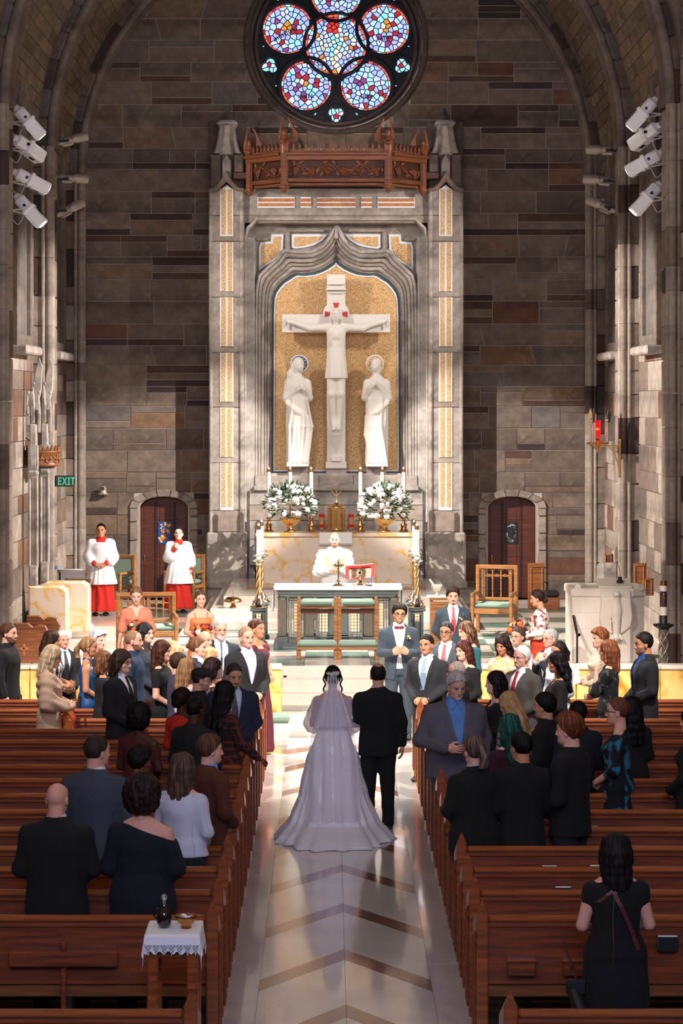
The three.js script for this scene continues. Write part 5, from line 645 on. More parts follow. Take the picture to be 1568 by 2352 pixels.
// pale marble side throne with white gothic canopy posts
{
  const d = 38.9, p = thing('side_throne', 'yellow-white marble side altar base with white gothic posts by the wall', 'altar', [-4.95, SF, -d]);
  for (const [x, z, L] of [[0.05, 0.25, 0.66], [0.12, -0.75, 0.85]]) mesh('base_wall', ext(shape([[-0.14, 0], [L - 0.12, 0], [L - 0.12, 0.1], [L - 0.16, 0.14], [L - 0.16, 0.72], [L - 0.18, 0.8], [L - 0.28, 0.86], [-0.14, 0.86]]), 0.26, z - 0.1, 0.03).translate(x, -0.06, 0), M.siena, p);
  mesh('seat_block', cb(0.36, 0.42, 0.9, 0.06, 0.2, -0.3, 0.02), M.siena, p);
  for (const [z, x] of [[0.32, -0.02], [-0.55, 0.06]]) { const y0 = 0.8; mesh('post', [cb(0.14, 0.34, 0.14, x, y0 + 0.17, z, 0.02), cyl(0.045, 0.045, 2.0, x, y0 + 0.3, z, 10), cyl(0.028, 0.028, 2.0, x + 0.06, y0 + 0.3, z + 0.03, 8), cyl(0.028, 0.028, 2.0, x - 0.06, y0 + 0.3, z + 0.03, 8), cb(0.17, 0.09, 0.17, x, y0 + 1.85, z, 0.03), cb(0.12, 0.9, 0.12, x, y0 + 2.2, z, 0.02)], M.limeW, p); for (const q of [-0.09, 0.0, 0.09]) mesh('pinnacle', [cb(0.05, 0.3, 0.05, x + q, y0 + 2.66 + (q ? 0 : 0.15), z, 0.01), T(new THREE.ConeGeometry(0.045, 0.34, 4), x + q, y0 + 2.98 + (q ? 0 : 0.15), z, 0, 0.78), sph(0.025, x + q, y0 + 3.17 + (q ? 0 : 0.15), z, 6)], M.limeW, p); mesh('wing', T(ext([[-0.05, 0], [0.03, -0.02], [0.07, 0.3], [0.05, 0.7], [-0.02, 0.85], [-0.07, 0.5]], 0.03, 0, 0.01), x + 0.02, y0 + 2.9, z - 0.1, 0, 0, -0.1), M.limeW, p); }
  const h = thing('round_canopy', 'round carved wooden hanging canopy with a crested rim beside the white gothic posts', 'canopy', [X(95, 38.9), Y(1052, 38.9), -38.9]);
  const RR = 0.3; mesh('rim', [lathe([[RR, -0.13], [RR + 0.02, -0.12], [RR + 0.02, -0.09], [RR, -0.08], [RR, 0.07], [RR + 0.03, 0.09], [RR + 0.03, 0.12], [RR, 0.13]], 0, 0, 0, 32)], M.oakD, h); mesh('underside', cyl(0.2, 0.28, 0.06, 0, -0.17, 0, 24), M.black, h); mesh('lining', cyl(RR - 0.02, RR - 0.02, 0.02, 0, -0.1, 0, 24), M.copperD, h);
  for (let i = 0; i < 26; i++) { const a = i / 26 * 6.283; mesh('crest_leaf', T(ext([[-0.034, 0], [0.034, 0], [0.02, 0.05], [0, 0.085], [-0.02, 0.05]], 0.016, 0, 0.004), Math.sin(a) * RR, 0.12, Math.cos(a) * RR, 0, a), M.oakD, h); mesh('carved_scroll', T(new THREE.TorusGeometry(0.035, 0.011, 5, 10, 4.5), Math.sin(a) * (RR + 0.004), i % 2 ? 0.02 : -0.03, Math.cos(a) * (RR + 0.004), 0, a, i), M.oak, h); }
  mesh('hanging_rod', bar([-0.28, 0.35, -0.05], [0.0, 0.12, 0], 0.01), M.iron, h);
  const pd = thing('prayer_desk', 'dark oak prayer desk with a small cross on its scrolled end near the throne', 'kneeler', [X(68, 37.9) + 0.06, LF + 0.0, -37.9]);
  mesh('end_panel', ext(shape([[-0.25, 0], [0.22, 0], [0.22, 0.1], [0.17, 0.14], [0.17, 0.46], [0.26, 0.52], [0.3, 0.62], [0.24, 0.74], [0.12, 0.76], [0.04, 0.72], [-0.04, 0.78], [-0.25, 0.78]]), 0.08, 0.3, 0.012), M.oakD, pd); mesh('end_panel', ext(shape([[-0.25, 0], [0.22, 0], [0.22, 0.1], [0.17, 0.14], [0.17, 0.46], [0.26, 0.52], [0.3, 0.62], [0.24, 0.74], [0.12, 0.76], [0.04, 0.72], [-0.04, 0.78], [-0.25, 0.78]]), 0.08, -0.4, 0.012).translate(0.1, 0.06, 0), M.oakD, pd); mesh('desk_board', cb(0.5, 0.05, 0.7, 0, 0.6, -0.03), M.oakD, pd); mesh('cross', [cb(0.04, 0.18, 0.03, -0.1, 0.36, 0.39), cb(0.13, 0.04, 0.03, -0.1, 0.38, 0.39)], M.oak, pd);
}
const font2 = await new FontLoader().loadAsync('fonts/droid/droid_sans_bold.typeface.json');
{ // exit sign, wall camera
  const d = 40.5, e = thing('exit_sign', 'dark exit sign with green lit letters projecting from the stone pier', 'sign', [X(152, d), Y(1104, d), -d + 0.2], 0.25); mesh('sign_box', cb(0.34, 0.19, 0.06, 0, 0, 0, 0.008), M.iron, e); const g = new TextGeometry('EXIT', { font: font2, size: 0.115, depth: 0.006, curveSegments: 4 }); g.computeBoundingBox(); g.scale(0.9, 1.15, 1).translate(-g.boundingBox.max.x * 0.45, -0.066, 0.031); mesh('lettering', g, std({ color: lin('#2c8a68'), emissive: lin('#3fc496'), emissiveIntensity: 0.3 }), e); mesh('bracket', cb(0.06, 0.1, 0.2, -0.17, 0, -0.08), M.iron, e);
  const c = thing('security_camera', 'small grey dome security camera on the back wall above the cropped-hair server', 'camera', [X(237, 45.3), Y(1130, 45.3), -45.38]); mesh('wall_bracket', cb(0.18, 0.04, 0.14, 0, -0.04, 0.03, 0.01), M.grey, c); mesh('housing', [cyl(0.08, 0.06, 0.06, 0, -0.03, 0.06, 18), sph(0.06, 0, 0.06, 0.06, 14)], M.grey, c); mesh('lens', cyl(0.028, 0.028, 0.03, 0, 0, 0, 14).rotateX(Math.PI / 2).translate(0, 0.07, 0.1), M.black, c);
}
// ---------- lectern side ----------
{
  const d = 34.6, a = thing('eagle_lectern', 'white stone pulpit with a carved spread eagle on its front', 'lectern', [X(1384, d), SF, -d - 0.3]);
  const pts = [[-0.45, 0.28], [-0.28, 0.34], [-0.07, 0.34], [0.42, 0.34], [0.62, 0.2], [0.62, -0.7], [-0.45, -0.7]];
  for (let i = 0; i < 4; i++) mesh('stone', T(ext(shape(pts.map(([x, y]) => [x, -y])), 0.235, 0, 0.006), 0, i * 0.245 - 0.02, 0, -Math.PI / 2), M.marbleM, a);
  mesh('sill', T(ext(shape(pts.map(([x, y]) => [x * 1.04, -y * 1.06])), 0.09, 0, 0.02), 0, 0.96, 0, -Math.PI / 2), M.marbleM, a); mesh('book_rest', T(cb(0.5, 0.03, 0.4, 0, 0, 0), 0.18, 1.13, 0.16, 0.25), M.marbleM, a); mesh('front_slab', cb(0.44, 1.06, 0.1, 0.18, 0.52, 0.36, 0.015), M.marbleM, a);
  for (const s of [-1, 1]) mesh('scroll', T(new THREE.CylinderGeometry(0.05, 0.06, 0.2, 12), s * 0.42 + 0.1, 1.08, 0.2, Math.PI / 2, s * 0.5), M.marbleM, a);
  const F = new Field([-0.3, 0.2, 0.3], [0.62, 1.1, 0.62], 0.011), z = 0.455, c = 0.18; F.ell([c, 0.76, z], [0.085, 0.2, 0.075], 0.02).cap([c, 0.9, z + 0.02], [c + 0.01, 1.0, z + 0.05], 0.05, 0.042, 0.03).ell([c, 1.0, z + 0.06], [0.05, 0.045, 0.06], 0.01).cap([c - 0.01, 1.0, z + 0.1], [c - 0.05, 0.97, z + 0.12], 0.02, 0.008, 0.01).cap([c, 0.6, z], [c, 0.42, z], 0.06, 0.05, 0.03).ell([c, 0.36, z + 0.01], [0.06, 0.05, 0.06], 0.02);
  for (const s of [-1, 1]) { for (let k = 0; k < 9; k++) { const t = k / 8; F.chain([[c + s * (0.07 + t * 0.12), 0.94 - t * 0.03, z - 0.0], [c + s * (0.1 + t * 0.12), 0.7 - t * 0.04, z - 0.01], [c + s * (0.07 + t * 0.13), 0.42 + t * 0.1, z - 0.02]], [0.026, 0.02, 0.012], 0.008); } for (let k = 0; k < 3; k++) F.cap([c + s * 0.05, 0.4, z + 0.03], [c + s * (0.06 + k * 0.02), 0.33, z + 0.06], 0.014, 0.008, 0.008); }
  mesh('eagle_relief', F.mesh(), M.marbleM, a);
  const m = thing('microphone', 'thin gooseneck microphone on the eagle lectern', 'microphone', [X(1425, d), SF + 1.15, -d - 0.1]); mesh('base', [cyl(0.05, 0.05, 0.03, 0, 0, 0, 14), cyl(0.03, 0.03, 0.05, 0, 0.03, 0, 12)], M.black, m); mesh('gooseneck', tube([[0, 0.06, 0], [0.0, 0.16, 0], [-0.03, 0.27, 0.0]], 0.005, 16, 6), M.iron, m); mesh('capsule', sph(0.014, -0.035, 0.29, 0, 8), M.iron, m);
  const hr = thing('handrail', 'dark metal handrail sloping beside the eagle lectern steps', 'handrail', [0, 0, 0]); mesh('rail', tube([[X(1311, 35), Y(1398, 35), -35.0], [X(1314, 34.8), Y(1400, 34.8), -34.8], [X(1325, 34.2), Y(1455, 34.2), -34.2], [X(1330, 34.1), Y(1458, 34.1), -34.1]], 0.022, 24, 8), M.iron, hr); for (const [px, py, dd] of [[1316, 1414, 34.75], [1325, 1452, 34.25]]) mesh('rail_post', bar([X(px, dd), SF, -dd], [X(px, dd), Y(py, dd), -dd], 0.014), M.iron, hr);
  const pd = 33.2, p = thing('paschal_candle_stand', 'large decorated candle on a dark twisted openwork stand beside the eagle lectern', 'candle', [X(1523, pd), LF, -pd]); mesh('foot', lathe([[0, 0], [0.18, 0], [0.16, 0.04], [0.07, 0.08]], 0, 0, 0, 20), M.bronze, p); const tw = []; for (let k = 0; k < 6; k++) { const q = []; for (let i = 0; i <= 30; i++) { const t = i / 30, an = (k % 2 ? 1 : -1) * t * 11 + k * 1.047; q.push([Math.sin(an) * 0.06, 0.08 + t * 1.02, Math.cos(an) * 0.06]); } tw.push(tube(q, 0.015, 60, 6)); } mesh('openwork_stem', tw, M.bronze, p); mesh('dish', lathe([[0.06, 1.1], [0.14, 1.15], [0.15, 1.17], [0.1, 1.18], [0.055, 1.19], [0.055, 1.3], [0, 1.3]], 0, 0, 0, 20), M.iron, p);
  mesh('candle', cyl(0.05, 0.05, 0.42, 0, 1.3, 0, 16), M.wax, p); mesh('painted_panel', cyl(0.0512, 0.0512, 0.22, 0, 1.42, 0, 16), std({ color: lin('#3a2438'), roughness: 0.5 }), p); mesh('gold_cup_motif', [cb(0.035, 0.06, 0.006, 0, 1.55, 0.052), cb(0.014, 0.06, 0.006, 0, 1.49, 0.052), sph(0.018, 0, 1.6, 0.046, 8)], M.brass, p); mesh('metal_cap', cyl(0.054, 0.05, 0.07, 0, 1.72, 0, 16), M.brassR, p);
  // sanctuary lamp on its bracket
  const ld = 39.9, L = thing('sanctuary_lamp', 'red glass sanctuary lamp held by three angels on a brass wall bracket', 'lamp', [X(1372, ld), Y(1022, ld), -ld]);
  mesh('bowl', lathe([[0, -0.13], [0.015, -0.12], [0.02, -0.08], [0.06, -0.06], [0.13, 0.0], [0.19, 0.02], [0.19, 0.04], [0.1, 0.05], [0.04, 0.08], [0.05, 0.12], [0, 0.13]], 0, 0, 0, 22), M.brassR, L); mesh('red_glass', cyl(0.045, 0.05, 0.3, 0, 0.12, 0, 16), M.redGlass, L);
  for (let i = 0; i < 3; i++) { const a = i * 2.094 + 1.57 + 0.5, x = Math.cos(a) * 0.155, z2 = Math.sin(a) * 0.155; mesh('angel_post', [cyl(0.035, 0.025, 0.34, x, 0.04, z2, 10), sph(0.035, x, 0.42, z2, 8)], M.silver, L); mesh('wing', T(ext([[0, 0], [0.05, -0.02], [0.08, 0.1], [0.03, 0.22], [0.0, 0.1]], 0.02, -0.01, 0.005), x * 1.0, 0.4, z2, 0, -a + 0.2), i === 1 ? M.brass : M.iron, L); }
  const bx = X(1423, ld) - X(1372, ld); mesh('bracket', [bar([0.1, -0.02, 0], [bx, -0.02, 0], 0.014), bar([bx, 0.1, 0], [bx, -0.55, 0], 0.022), tube([[0.16, -0.03, 0], [bx - 0.12, -0.1, 0], [bx - 0.04, -0.3, 0], [bx, -0.5, 0]], 0.012, 20, 6), T(new THREE.TorusGeometry(0.045, 0.008, 6, 18), bx - 0.08, -0.08, 0)], M.brass, L);
  const fl = new THREE.PointLight(0xff3a20, 0.15); fl.position.set(X(1372, ld), Y(1022, ld) + 0.27, -ld); fl.name = 'sanctuary_flame_light'; fl.shadow.radius = 1; scene.add(fl);
  // wooden panels, stone parapet, stools
  const wp = (label, x0, x1, y0, y1, d, turn, m = M.oakD) => { const w = (x1 - x0) * d / FOC / Math.cos(turn), yt = Y(y0, d), yb = Y(y1, d), t = thing('wood_screen', label, 'screen', [X((x0 + x1) / 2, d), yb, -d], turn), h = yt - yb; mesh('panel', cb(w, h, 0.06, 0, h / 2, 0, 0.012), m, t); mesh('carved_border', [cb(w * 0.6, 0.03, 0.02, 0, h * 0.93, 0.035), cb(0.02, h * 0.86, 0.02, -w * 0.34, h * 0.48, 0.035), cb(0.02, h * 0.86, 0.02, w * 0.34, h * 0.48, 0.035)], M.oak, t); return t; };
  wp('tall narrow oak screen in front of the back wall door with the dark glass pane', 1212, 1250, 1293, 1402, 43.2, 0.15); wp('oak seat back with carved top leaning at the bright side wall behind the lectern', 1455, 1483, 1293, 1362, 37, -0.35); wp('short oak seat back behind the lectern beside the paschal candle', 1481, 1500, 1327, 1368, 36.2, -0.35); wp('small dark oak panel on the wall above the rounded stone parapet', 1389, 1407, 1272, 1304, 41, -0.3, M.doorW);
  const sp = thing('stone_parapet', 'low rounded stone parapet beside the side wall behind the lectern', 'parapet', [X(1398, 40.8), SF, -40.9]); mesh('parapet', cb(0.36, 1.02, 0.5, 0, 0.51, 0, 0.07), M.lime, sp);
  const bs = (px, py, d, label, w) => { const t = thing('stool', label, 'stool', [X(px, d), SF, -d]); mesh('cushion', cb(w, 0.12, 0.34, 0, 0.3, 0, 0.04), M.black, t); mesh('box', cb(w, 0.24, 0.36, 0, 0.12, 0, 0.01), M.oakD, t); }; bs(1266, 1390, 43.1, 'low oak stool with a black cushion beside the bridesmaid in the patterned shawl', 0.27); bs(1360, 1340, 40, 'low oak bench with a black cushion in front of the rounded stone parapet', 0.36);
}
// ---------- pews ----------
const rowD = (k) => 16.06 + 0.8336 * k; // distance of the back of row k
{
  const XE = 5.7;
  const make = (s, sparse) => {
    const p = new THREE.Group(), x0 = 0.955, L = XE - x0, c = s * (x0 + L / 2);
    mesh('back_panel', cb(L, 0.44, 0.03, c, 0.65, 0, 0.004), M.pew, p); mesh('cap_rail', cb(L, 0.055, 0.075, c, 0.873, -0.004, 0.022), M.pewTop, p); mesh('cap_moulding', cb(L, 0.03, 0.045, c, 0.832, 0.004, 0.01), M.pew, p);
    mesh('seat', cb(L, 0.035, 0.4, c, 0.44, -0.2, 0.012), M.pew, p); mesh('bottom_rail', cb(L, 0.09, 0.04, c, 0.38, -0.03, 0.01), M.oakD, p);
    for (const q of [1.9, 3.4, 4.9]) mesh('seat_bracket', cb(0.05, 0.42, 0.32, s * q, 0.21, -0.18, 0.01), M.pewIn, p);
    for (const q of [2.4, 4.2]) mesh('back_support', cb(0.07, 0.3, 0.06, s * q, 0.72, -0.045, 0.012), M.oakD, p);
    // gabled end standard facing the aisle, with two raised strips
    const prof = [[-0.04, 0], [0.04, 0], [0.04, 0.93], [0.0, 1.02], [-0.04, 0.93]];
    for (const [x, w] of [[x0 - 0.035, 1], [XE, 1]]) {
      const g = ext(shape(prof), 0.4, -0.385, 0.006), q = g.attributes.position; for (let i = 0; i < q.count; i++) if (q.getY(i) > 0.6) q.setY(i, q.getY(i) - 0.16 * Math.pow(clamp((-q.getZ(i)) / 0.4), 1.6)); g.computeVertexNormals(); g.translate(s * x, 0, 0.03);
      const e = mesh('pew_end', g, M.pewTop, p); mesh('end_strip', [cb(0.018, 0.72, 0.05, s * (x - 0.046), 0.42, -0.04, 0.006), cb(0.018, 0.66, 0.05, s * (x - 0.046), 0.4, -0.2, 0.006)], M.pew, e);
    }
    if (!sparse) { const k = mesh('kneeler', [cb(L * 0.47, 0.14, 0.06, s * (x0 + L * 0.27), 0.2, 0.07, 0.02), cb(L * 0.47, 0.14, 0.06, s * (x0 + L * 0.76), 0.2, 0.07, 0.02)], M.kneel, p); for (const q of [1.3, 3.0, 3.5, 5.2]) mesh('kneeler_leg', cb(0.04, 0.18, 0.05, s * q, 0.09, 0.06, 0.006), M.kneel, p); }
    return p;
  };
  const ord = ['second', 'third', 'fourth', 'fifth', 'sixth', 'seventh', 'eighth', 'ninth', 'tenth', 'eleventh', 'twelfth', 'thirteenth', 'fourteenth', 'fifteenth', 'sixteenth'];
  for (const s of [-1, 1]) { const proto = make(s), sd = s < 0 ? 'table side' : 'photographer side';
    for (let k = -1; k < 15; k++) { const d = k < 0 ? 13.56 : rowD(k), o = k < 0 ? make(s, true) : k ? proto.clone() : proto; o.name = numbered('pew'); o.position.set(0, 0, -d); scene.add(o);
      tag(o, k < 0 ? 'nearest oak pew, cut by the bottom edge, ' + sd : ord[k] + ' oak pew counted from the bottom edge, ' + sd, 'pew', 'rows of oak pews'); } }
  struct('baseboard_left', cb(0.05, 0.06, 12.6, -0.93, 0.03, -22.4), M.pewIn); struct('baseboard_right', cb(0.05, 0.06, 12.6, 0.93, 0.03, -22.4), M.pewIn);
  // front screen before the first row
  for (const s of [-1, 1]) { const f = thing('kneeling_screen', s < 0 ? 'dark oak kneeling front before the foremost pew below the bearded man in black' : 'dark oak kneeling front before the foremost pew below the man in the blue shirt', 'pew', [0, 0, -29.05]); mesh('panel', cb(4.5, 0.5, 0.04, s * 3.45, 0.27, 0, 0.01), M.pewIn, f); mesh('top_rail', cb(4.5, 0.05, 0.2, s * 3.45, 0.54, 0.05, 0.015), M.pewIn, f); }
  // rack board and post on the back of the near pew, hymnals
  const d0 = rowD(0), rk = thing('book_rack', 'long oak book rack board on the back of the pew below the bald man', 'rack', [X(148, d0), 0.6, -d0 + 0.05]); mesh('board', cb(0.74, 0.105, 0.09, 0, 0.02, 0.012, 0.008), M.pew, rk); mesh('post', [cb(0.036, 0.06, 0.05, 0, 0.1, 0, 0.008), cb(0.036, 0.55, 0.05, 0, -0.31, 0, 0.008)], M.pew, rk);
  for (const [px, lb] of [[1196, 'small plain oak rack box on the near pew beside the cloth-less end'], [1322, 'small plain oak rack box on the near pew behind the photographer']]) { const r = thing('book_rack', px < 1200 ? 'small plain oak rack box on the near pew back, closest to the aisle' : lb, 'rack', [X(px, d0), 0.555, -d0 + 0.06]); mesh('box', cb(0.19, 0.1, 0.08, 0, 0, 0, 0.008), M.pew, r); mesh('lip', cb(0.2, 0.016, 0.09, 0, 0.055, 0, 0.005), M.pewTop, r); }
  const books = [[1260, 1986, 3, 0.115, 'dark hymnal with white page edges in the fourth pew, nearest the aisle'], [1369, 1985, 3, 0.11, 'dark hymnal with white page edges in the fourth pew, at the photographer\'s hair'], [1291, 2034, 2, 0.115, 'dark hymnal with white page edges in the third pew'], [1530, 2146, 0, 0.13, 'black hymnal with white page edges in the rack of the second pew'], [1363, 1896, 5, 0.06, 'white leaflet lying on the pew beside the red-haired young man'], [194, 2041, 2, 0.03, 'small white leaflet on the pew beside the bald man']];
  for (const [px, py, k, w, lb] of books) { const d = rowD(k) - (py > 1990 && k === 0 ? 0 : 0), b = thing(k === 5 || px < 300 ? 'leaflet' : 'hymnal', lb, 'book', [X(px, d), Y(py, d) - 0.0, -d + 0.06]); mesh('cover', [cb(w + 0.006, 0.1, 0.008, 0, -0.05, 0.02, 0.002), cb(w + 0.006, 0.1, 0.008, 0, -0.05, -0.02, 0.002)], M.black, b); mesh('pages', cb(w, 0.1, 0.032, 0, -0.046, 0, 0.003), M.linen, b); }
}
{ // gifts table in the cross aisle
  const d = 15.0, cx = X(400, d), tp = Y(2132, d), t = thing('gifts_table', 'small square oak table under a white lace-edged cloth behind the pews', 'table', [cx, 0, -d]); const w = 0.32, dp = 0.4;
  for (const x of [-1, 1]) for (const z of [-1, 1]) mesh('leg', cb(0.07, tp - 0.03, 0.07, x * (w / 2 - 0.035), (tp - 0.03) / 2, z * (dp / 2 - 0.035), 0.01), M.pewTop, t);
  for (const z of [-1, 1]) mesh('apron', cb(w - 0.1, 0.1, 0.03, 0, tp - 0.1, z * (dp / 2 - 0.03)), M.pew, t); mesh('table_top', cb(w, 0.03, dp, 0, tp - 0.02, 0), M.pewTop, t);
  const c = thing('table_cloth', 'white cloth with a scalloped lace border on the small oak table', 'cloth', [cx, 0, -d]);
  const g = new THREE.PlaneGeometry(1, 1, 40, 40), p = g.attributes.position; const hw = w / 2 + 0.014, hd = dp / 2 + 0.012;
  for (let i = 0; i < p.count; i++) { const a = p.getX(i) * (2 * hw + 0.24), b = p.getY(i) * (2 * hd + 0.22), ox = Math.max(0, Math.abs(a) - hw), oz = Math.max(0, Math.abs(b) - hd), drop = Math.max(ox, oz) + Math.min(ox, oz) * 0.9; p.setXYZ(i, Math.sign(a) * (Math.min(Math.abs(a), hw) + ox * 0.12 + Math.sin(b * 40) * ox * 0.05), tp + 0.004 - drop + (drop > 0.1 ? 0.012 * Math.sin(a * 110 + b * 110) : 0), Math.sign(b) * (Math.min(Math.abs(b), hd) + oz * 0.12 + Math.sin(a * 40) * oz * 0.05)); } g.computeVertexNormals(); mesh('cloth', g, M.linenD, c);
  const sc = []; for (let i = 0; i < 7; i++) { const x = -hw + (i + 0.5) * 2 * hw / 7; sc.push(ext([[x - hw / 7.2, tp - 0.055], [x, tp - 0.125], [x + hw / 7.2, tp - 0.055]], 0.004, hd + 0.018, 0)); } mesh('lace_border', sc, M.lace, c);
  const b = thing('wine_cruet', 'dark glass wine cruet with a clear stopper and curled handle on the white cloth', 'cruet', [X(377, d), tp + 0.012, -d]); mesh('body', lathe([[0, 0], [0.036, 0], [0.045, 0.02], [0.05, 0.06], [0.04, 0.1], [0.018, 0.125], [0.02, 0.14], [0.014, 0.14], [0, 0.13]], 0, 0, 0, 20), phys({ color: lin('#120b0c'), roughness: 0.08, clearcoat: 1 }), b); mesh('handle', tube([[-0.045, 0.045, 0], [-0.07, 0.08, 0], [-0.05, 0.115, 0], [-0.022, 0.1, 0]], 0.006, 16, 6), phys({ color: lin('#222022'), roughness: 0.06 }), b); mesh('stopper', [cyl(0.01, 0.012, 0.03, 0, 0.14, 0, 10), sph(0.02, 0, 0.185, 0, 12)], phys({ color: lin('#ffffff'), roughness: 0.02, transmission: 0.9, thickness: 0.03, ior: 1.5 }), b);
  const bw = thing('host_bowl', 'small polished copper bowl of hosts on the white cloth beside the cruet', 'bowl', [X(428, d), tp + 0.012, -d + 0.02]); mesh('bowl', lathe([[0, 0], [0.035, 0], [0.03, 0.012], [0.045, 0.025], [0.07, 0.055], [0.075, 0.075], [0.066, 0.075], [0.05, 0.04], [0, 0.03]], 0, 0, 0, 24), M.brassR, bw); for (let i = 0; i < 8; i++) mesh('host', T(new THREE.CylinderGeometry(0.018, 0.018, 0.003, 12), rr(-0.03, 0.03), 0.058 + i * 0.002, rr(-0.03, 0.03), rr(-0.5, 0.5), 0, rr(-0.5, 0.5)), M.linen, bw);
}
// ---------- wall spotlights with their lamps ----------
{
  const aim = (o, tx, ty, td) => { o.lookAt(tx, ty, -td); };
  const white = (px, py, d, tx, ty, td, label, grp) => {
    const t = thing('profile_spotlight', label, 'spotlight', [X(px, d), Y(py, d), -d], 0, grp); aim(t, tx, ty, td);
    mesh('front_tube', [cb(0.21, 0.19, 0.3, 0, 0, 0.2, 0.02), cb(0.19, 0.03, 0.26, 0, -0.1, 0.2, 0.008)], M.white, t); mesh('collar', cb(0.25, 0.23, 0.07, 0, 0, 0.03, 0.02), M.white, t); mesh('lamp_house', [cb(0.19, 0.18, 0.24, 0, 0, -0.11, 0.04), cyl(0.07, 0.05, 0.12, 0, -0.06, 0, 12).rotateX(-Math.PI / 2).translate(0, 0, -0.22)], M.white, t); for (const y of [-1, 1]) mesh('shutter_plate', cb(0.08, 0.006, 0.1, 0, y * 0.1 - (y < 0 ? 0.014 : -0.0), 0.18, 0.002), M.black, t); mesh('knob', [cyl(0.025, 0.025, 0.03, 0, 0, 0, 10).rotateZ(1.57).translate(-0.1, 0, -0.05), cyl(0.025, 0.025, 0.03, 0, 0, 0, 10).rotateZ(-1.57).translate(0.1, 0, -0.05)], M.black, t);
    mesh('lens', T(new THREE.CircleGeometry(0.075, 20), 0, 0, 0.353), M.lensGlow || (M.lensGlow = std({ color: 0xffffff, emissive: lin('#fff1dc'), emissiveIntensity: 4 })), t);
    const wx = Math.sign(tx - X(px, d)) * -1, iq = t.quaternion.clone().invert(), w = { add: (m) => { m.quaternion.copy(iq); t.add(m); } }; mesh('arm', [bar([0, 0, -0.05], [wx * 0.3, -0.03, -0.12], 0.016), bar([0, -0.1, 0], [wx * 0.3, -0.03, -0.12], 0.012)], M.white, w); mesh('cable', tube([[wx * 0.05, -0.05, -0.1], [wx * 0.16, -0.25, -0.06], [wx * 0.3, -0.1, -0.1]], 0.006, 16, 5), M.white, w);
    return t;
  };
  const L = LIGHT, pos = (t, k = 0.4) => { const v = new THREE.Vector3(0, 0, 1).applyQuaternion(t.quaternion).multiplyScalar(k).add(t.position); return v; };
  const lamp = (t, k, tx, ty, td, I, deg, pen) => { const v = pos(t, k); spot(t.name, v.x, v.y, -v.z, tx, ty, td, I, deg, pen, SUNNY, 2); };
  const nth = ['topmost', 'second from top', 'third from top', 'lowest'];
  [[62, 276], [60, 336], [66, 412], [64, 478]].forEach(([px, py], i) => { const d = 36.6, a = [[2.5, 0.6, 38.2], [3.9, 2.0, 45.3], [5.2, 2.8, 39.4], [1.6, 0.6, 36.2]][i]; const t = white(px, py, d, ...a, 'white profile spotlight, ' + nth[i] + ' of the four above the gothic posts', 'white spotlights above the gothic posts'); lamp(t, 0.4, ...a, L.profile * [1, 1.7, 1.6, 1][i], [13, 12, 26, 14][i], 0.3); });
  [[1480, 256], [1487, 308], [1485, 370], [1488, 450]].forEach(([px, py], i) => { const d = 36.6, a = [[-2.5, 0.6, 38.2], [-3.9, 2.0, 45.3], [-5.2, 2.6, 39.4], [-1.6, 0.6, 36.2]][i]; const t = white(px, py, d, ...a, 'white profile spotlight, ' + nth[i] + ' of the four above the eagle lectern', 'white spotlights above the eagle lectern'); lamp(t, 0.4, ...a, L.profile * [1, 1.7, 1.6, 1][i], [13, 12, 26, 14][i], 0.3); });
  const can = (px, py, d, tx, ty, td, label, grp) => {
    const t = thing('can_spotlight', label, 'spotlight', [X(px, d), Y(py, d), -d], 0, grp); aim(t, tx, ty, td); const z = (g) => g.rotateX(Math.PI / 2);
    mesh('tube', [z(cyl(0.085, 0.085, 0.2, 0, 0.12, 0, 18)), z(cyl(0.065, 0.085, 0.07, 0, 0.05, 0, 18))], M.grey, t); mesh('body', [z(cyl(0.065, 0.065, 0.22, 0, -0.17, 0, 16)), cb(0.12, 0.05, 0.2, 0, -0.07, -0.06, 0.015)], M.grey, t); mesh('back_cap', [z(cyl(0.03, 0.06, 0.08, 0, -0.25, 0, 14))], M.grey, t); mesh('joint_ring', T(new THREE.TorusGeometry(0.068, 0.008, 6, 20), 0, 0, 0.04), M.silver, t); mesh('side_knob', cyl(0.03, 0.03, 0.03, 0, 0, 0, 12).rotateZ(1.57).translate(0.085, 0, -0.14), M.black, t); mesh('lens', T(new THREE.CircleGeometry(0.07, 20), 0, 0, 0.3), M.lensGlow, t);
    const wx = -Math.sign(tx - X(px, d) || 1), iq = t.quaternion.clone().invert(), w = { add: (m) => { m.quaternion.copy(iq); t.add(m); } }; mesh('arm', [bar([0, -0.03, 0.1], [wx * 0.32, -0.05, 0.14], 0.014), bar([0, 0, 0.15], [wx * 0.32, -0.05, 0.14], 0.01)], M.iron, w);
    return t;
  };
  [[160, 322, 8.2, 44.2], [160, 409, 6, 45], [155, 482, 4.6, 45.2]].forEach(([px, py, ty, td], i) => { const d = 41.2, a = [[0.4, 8.9, 45], [-0.6, 6.6, 45], [0.4, 5.0, 45]][i]; const t = can(px, py, d, ...[[1.0, 10.6, 43], [0.5, 8.2, 43], [0.2, 10.6, 44]][i], 'grey can spotlight, ' + ['topmost', 'middle', 'lowest'][i] + ' of the three on the pier above the altar servers', 'grey spotlights above the servers'); lamp(t, 0.36, ...a, L.can, 24, 0.5); });
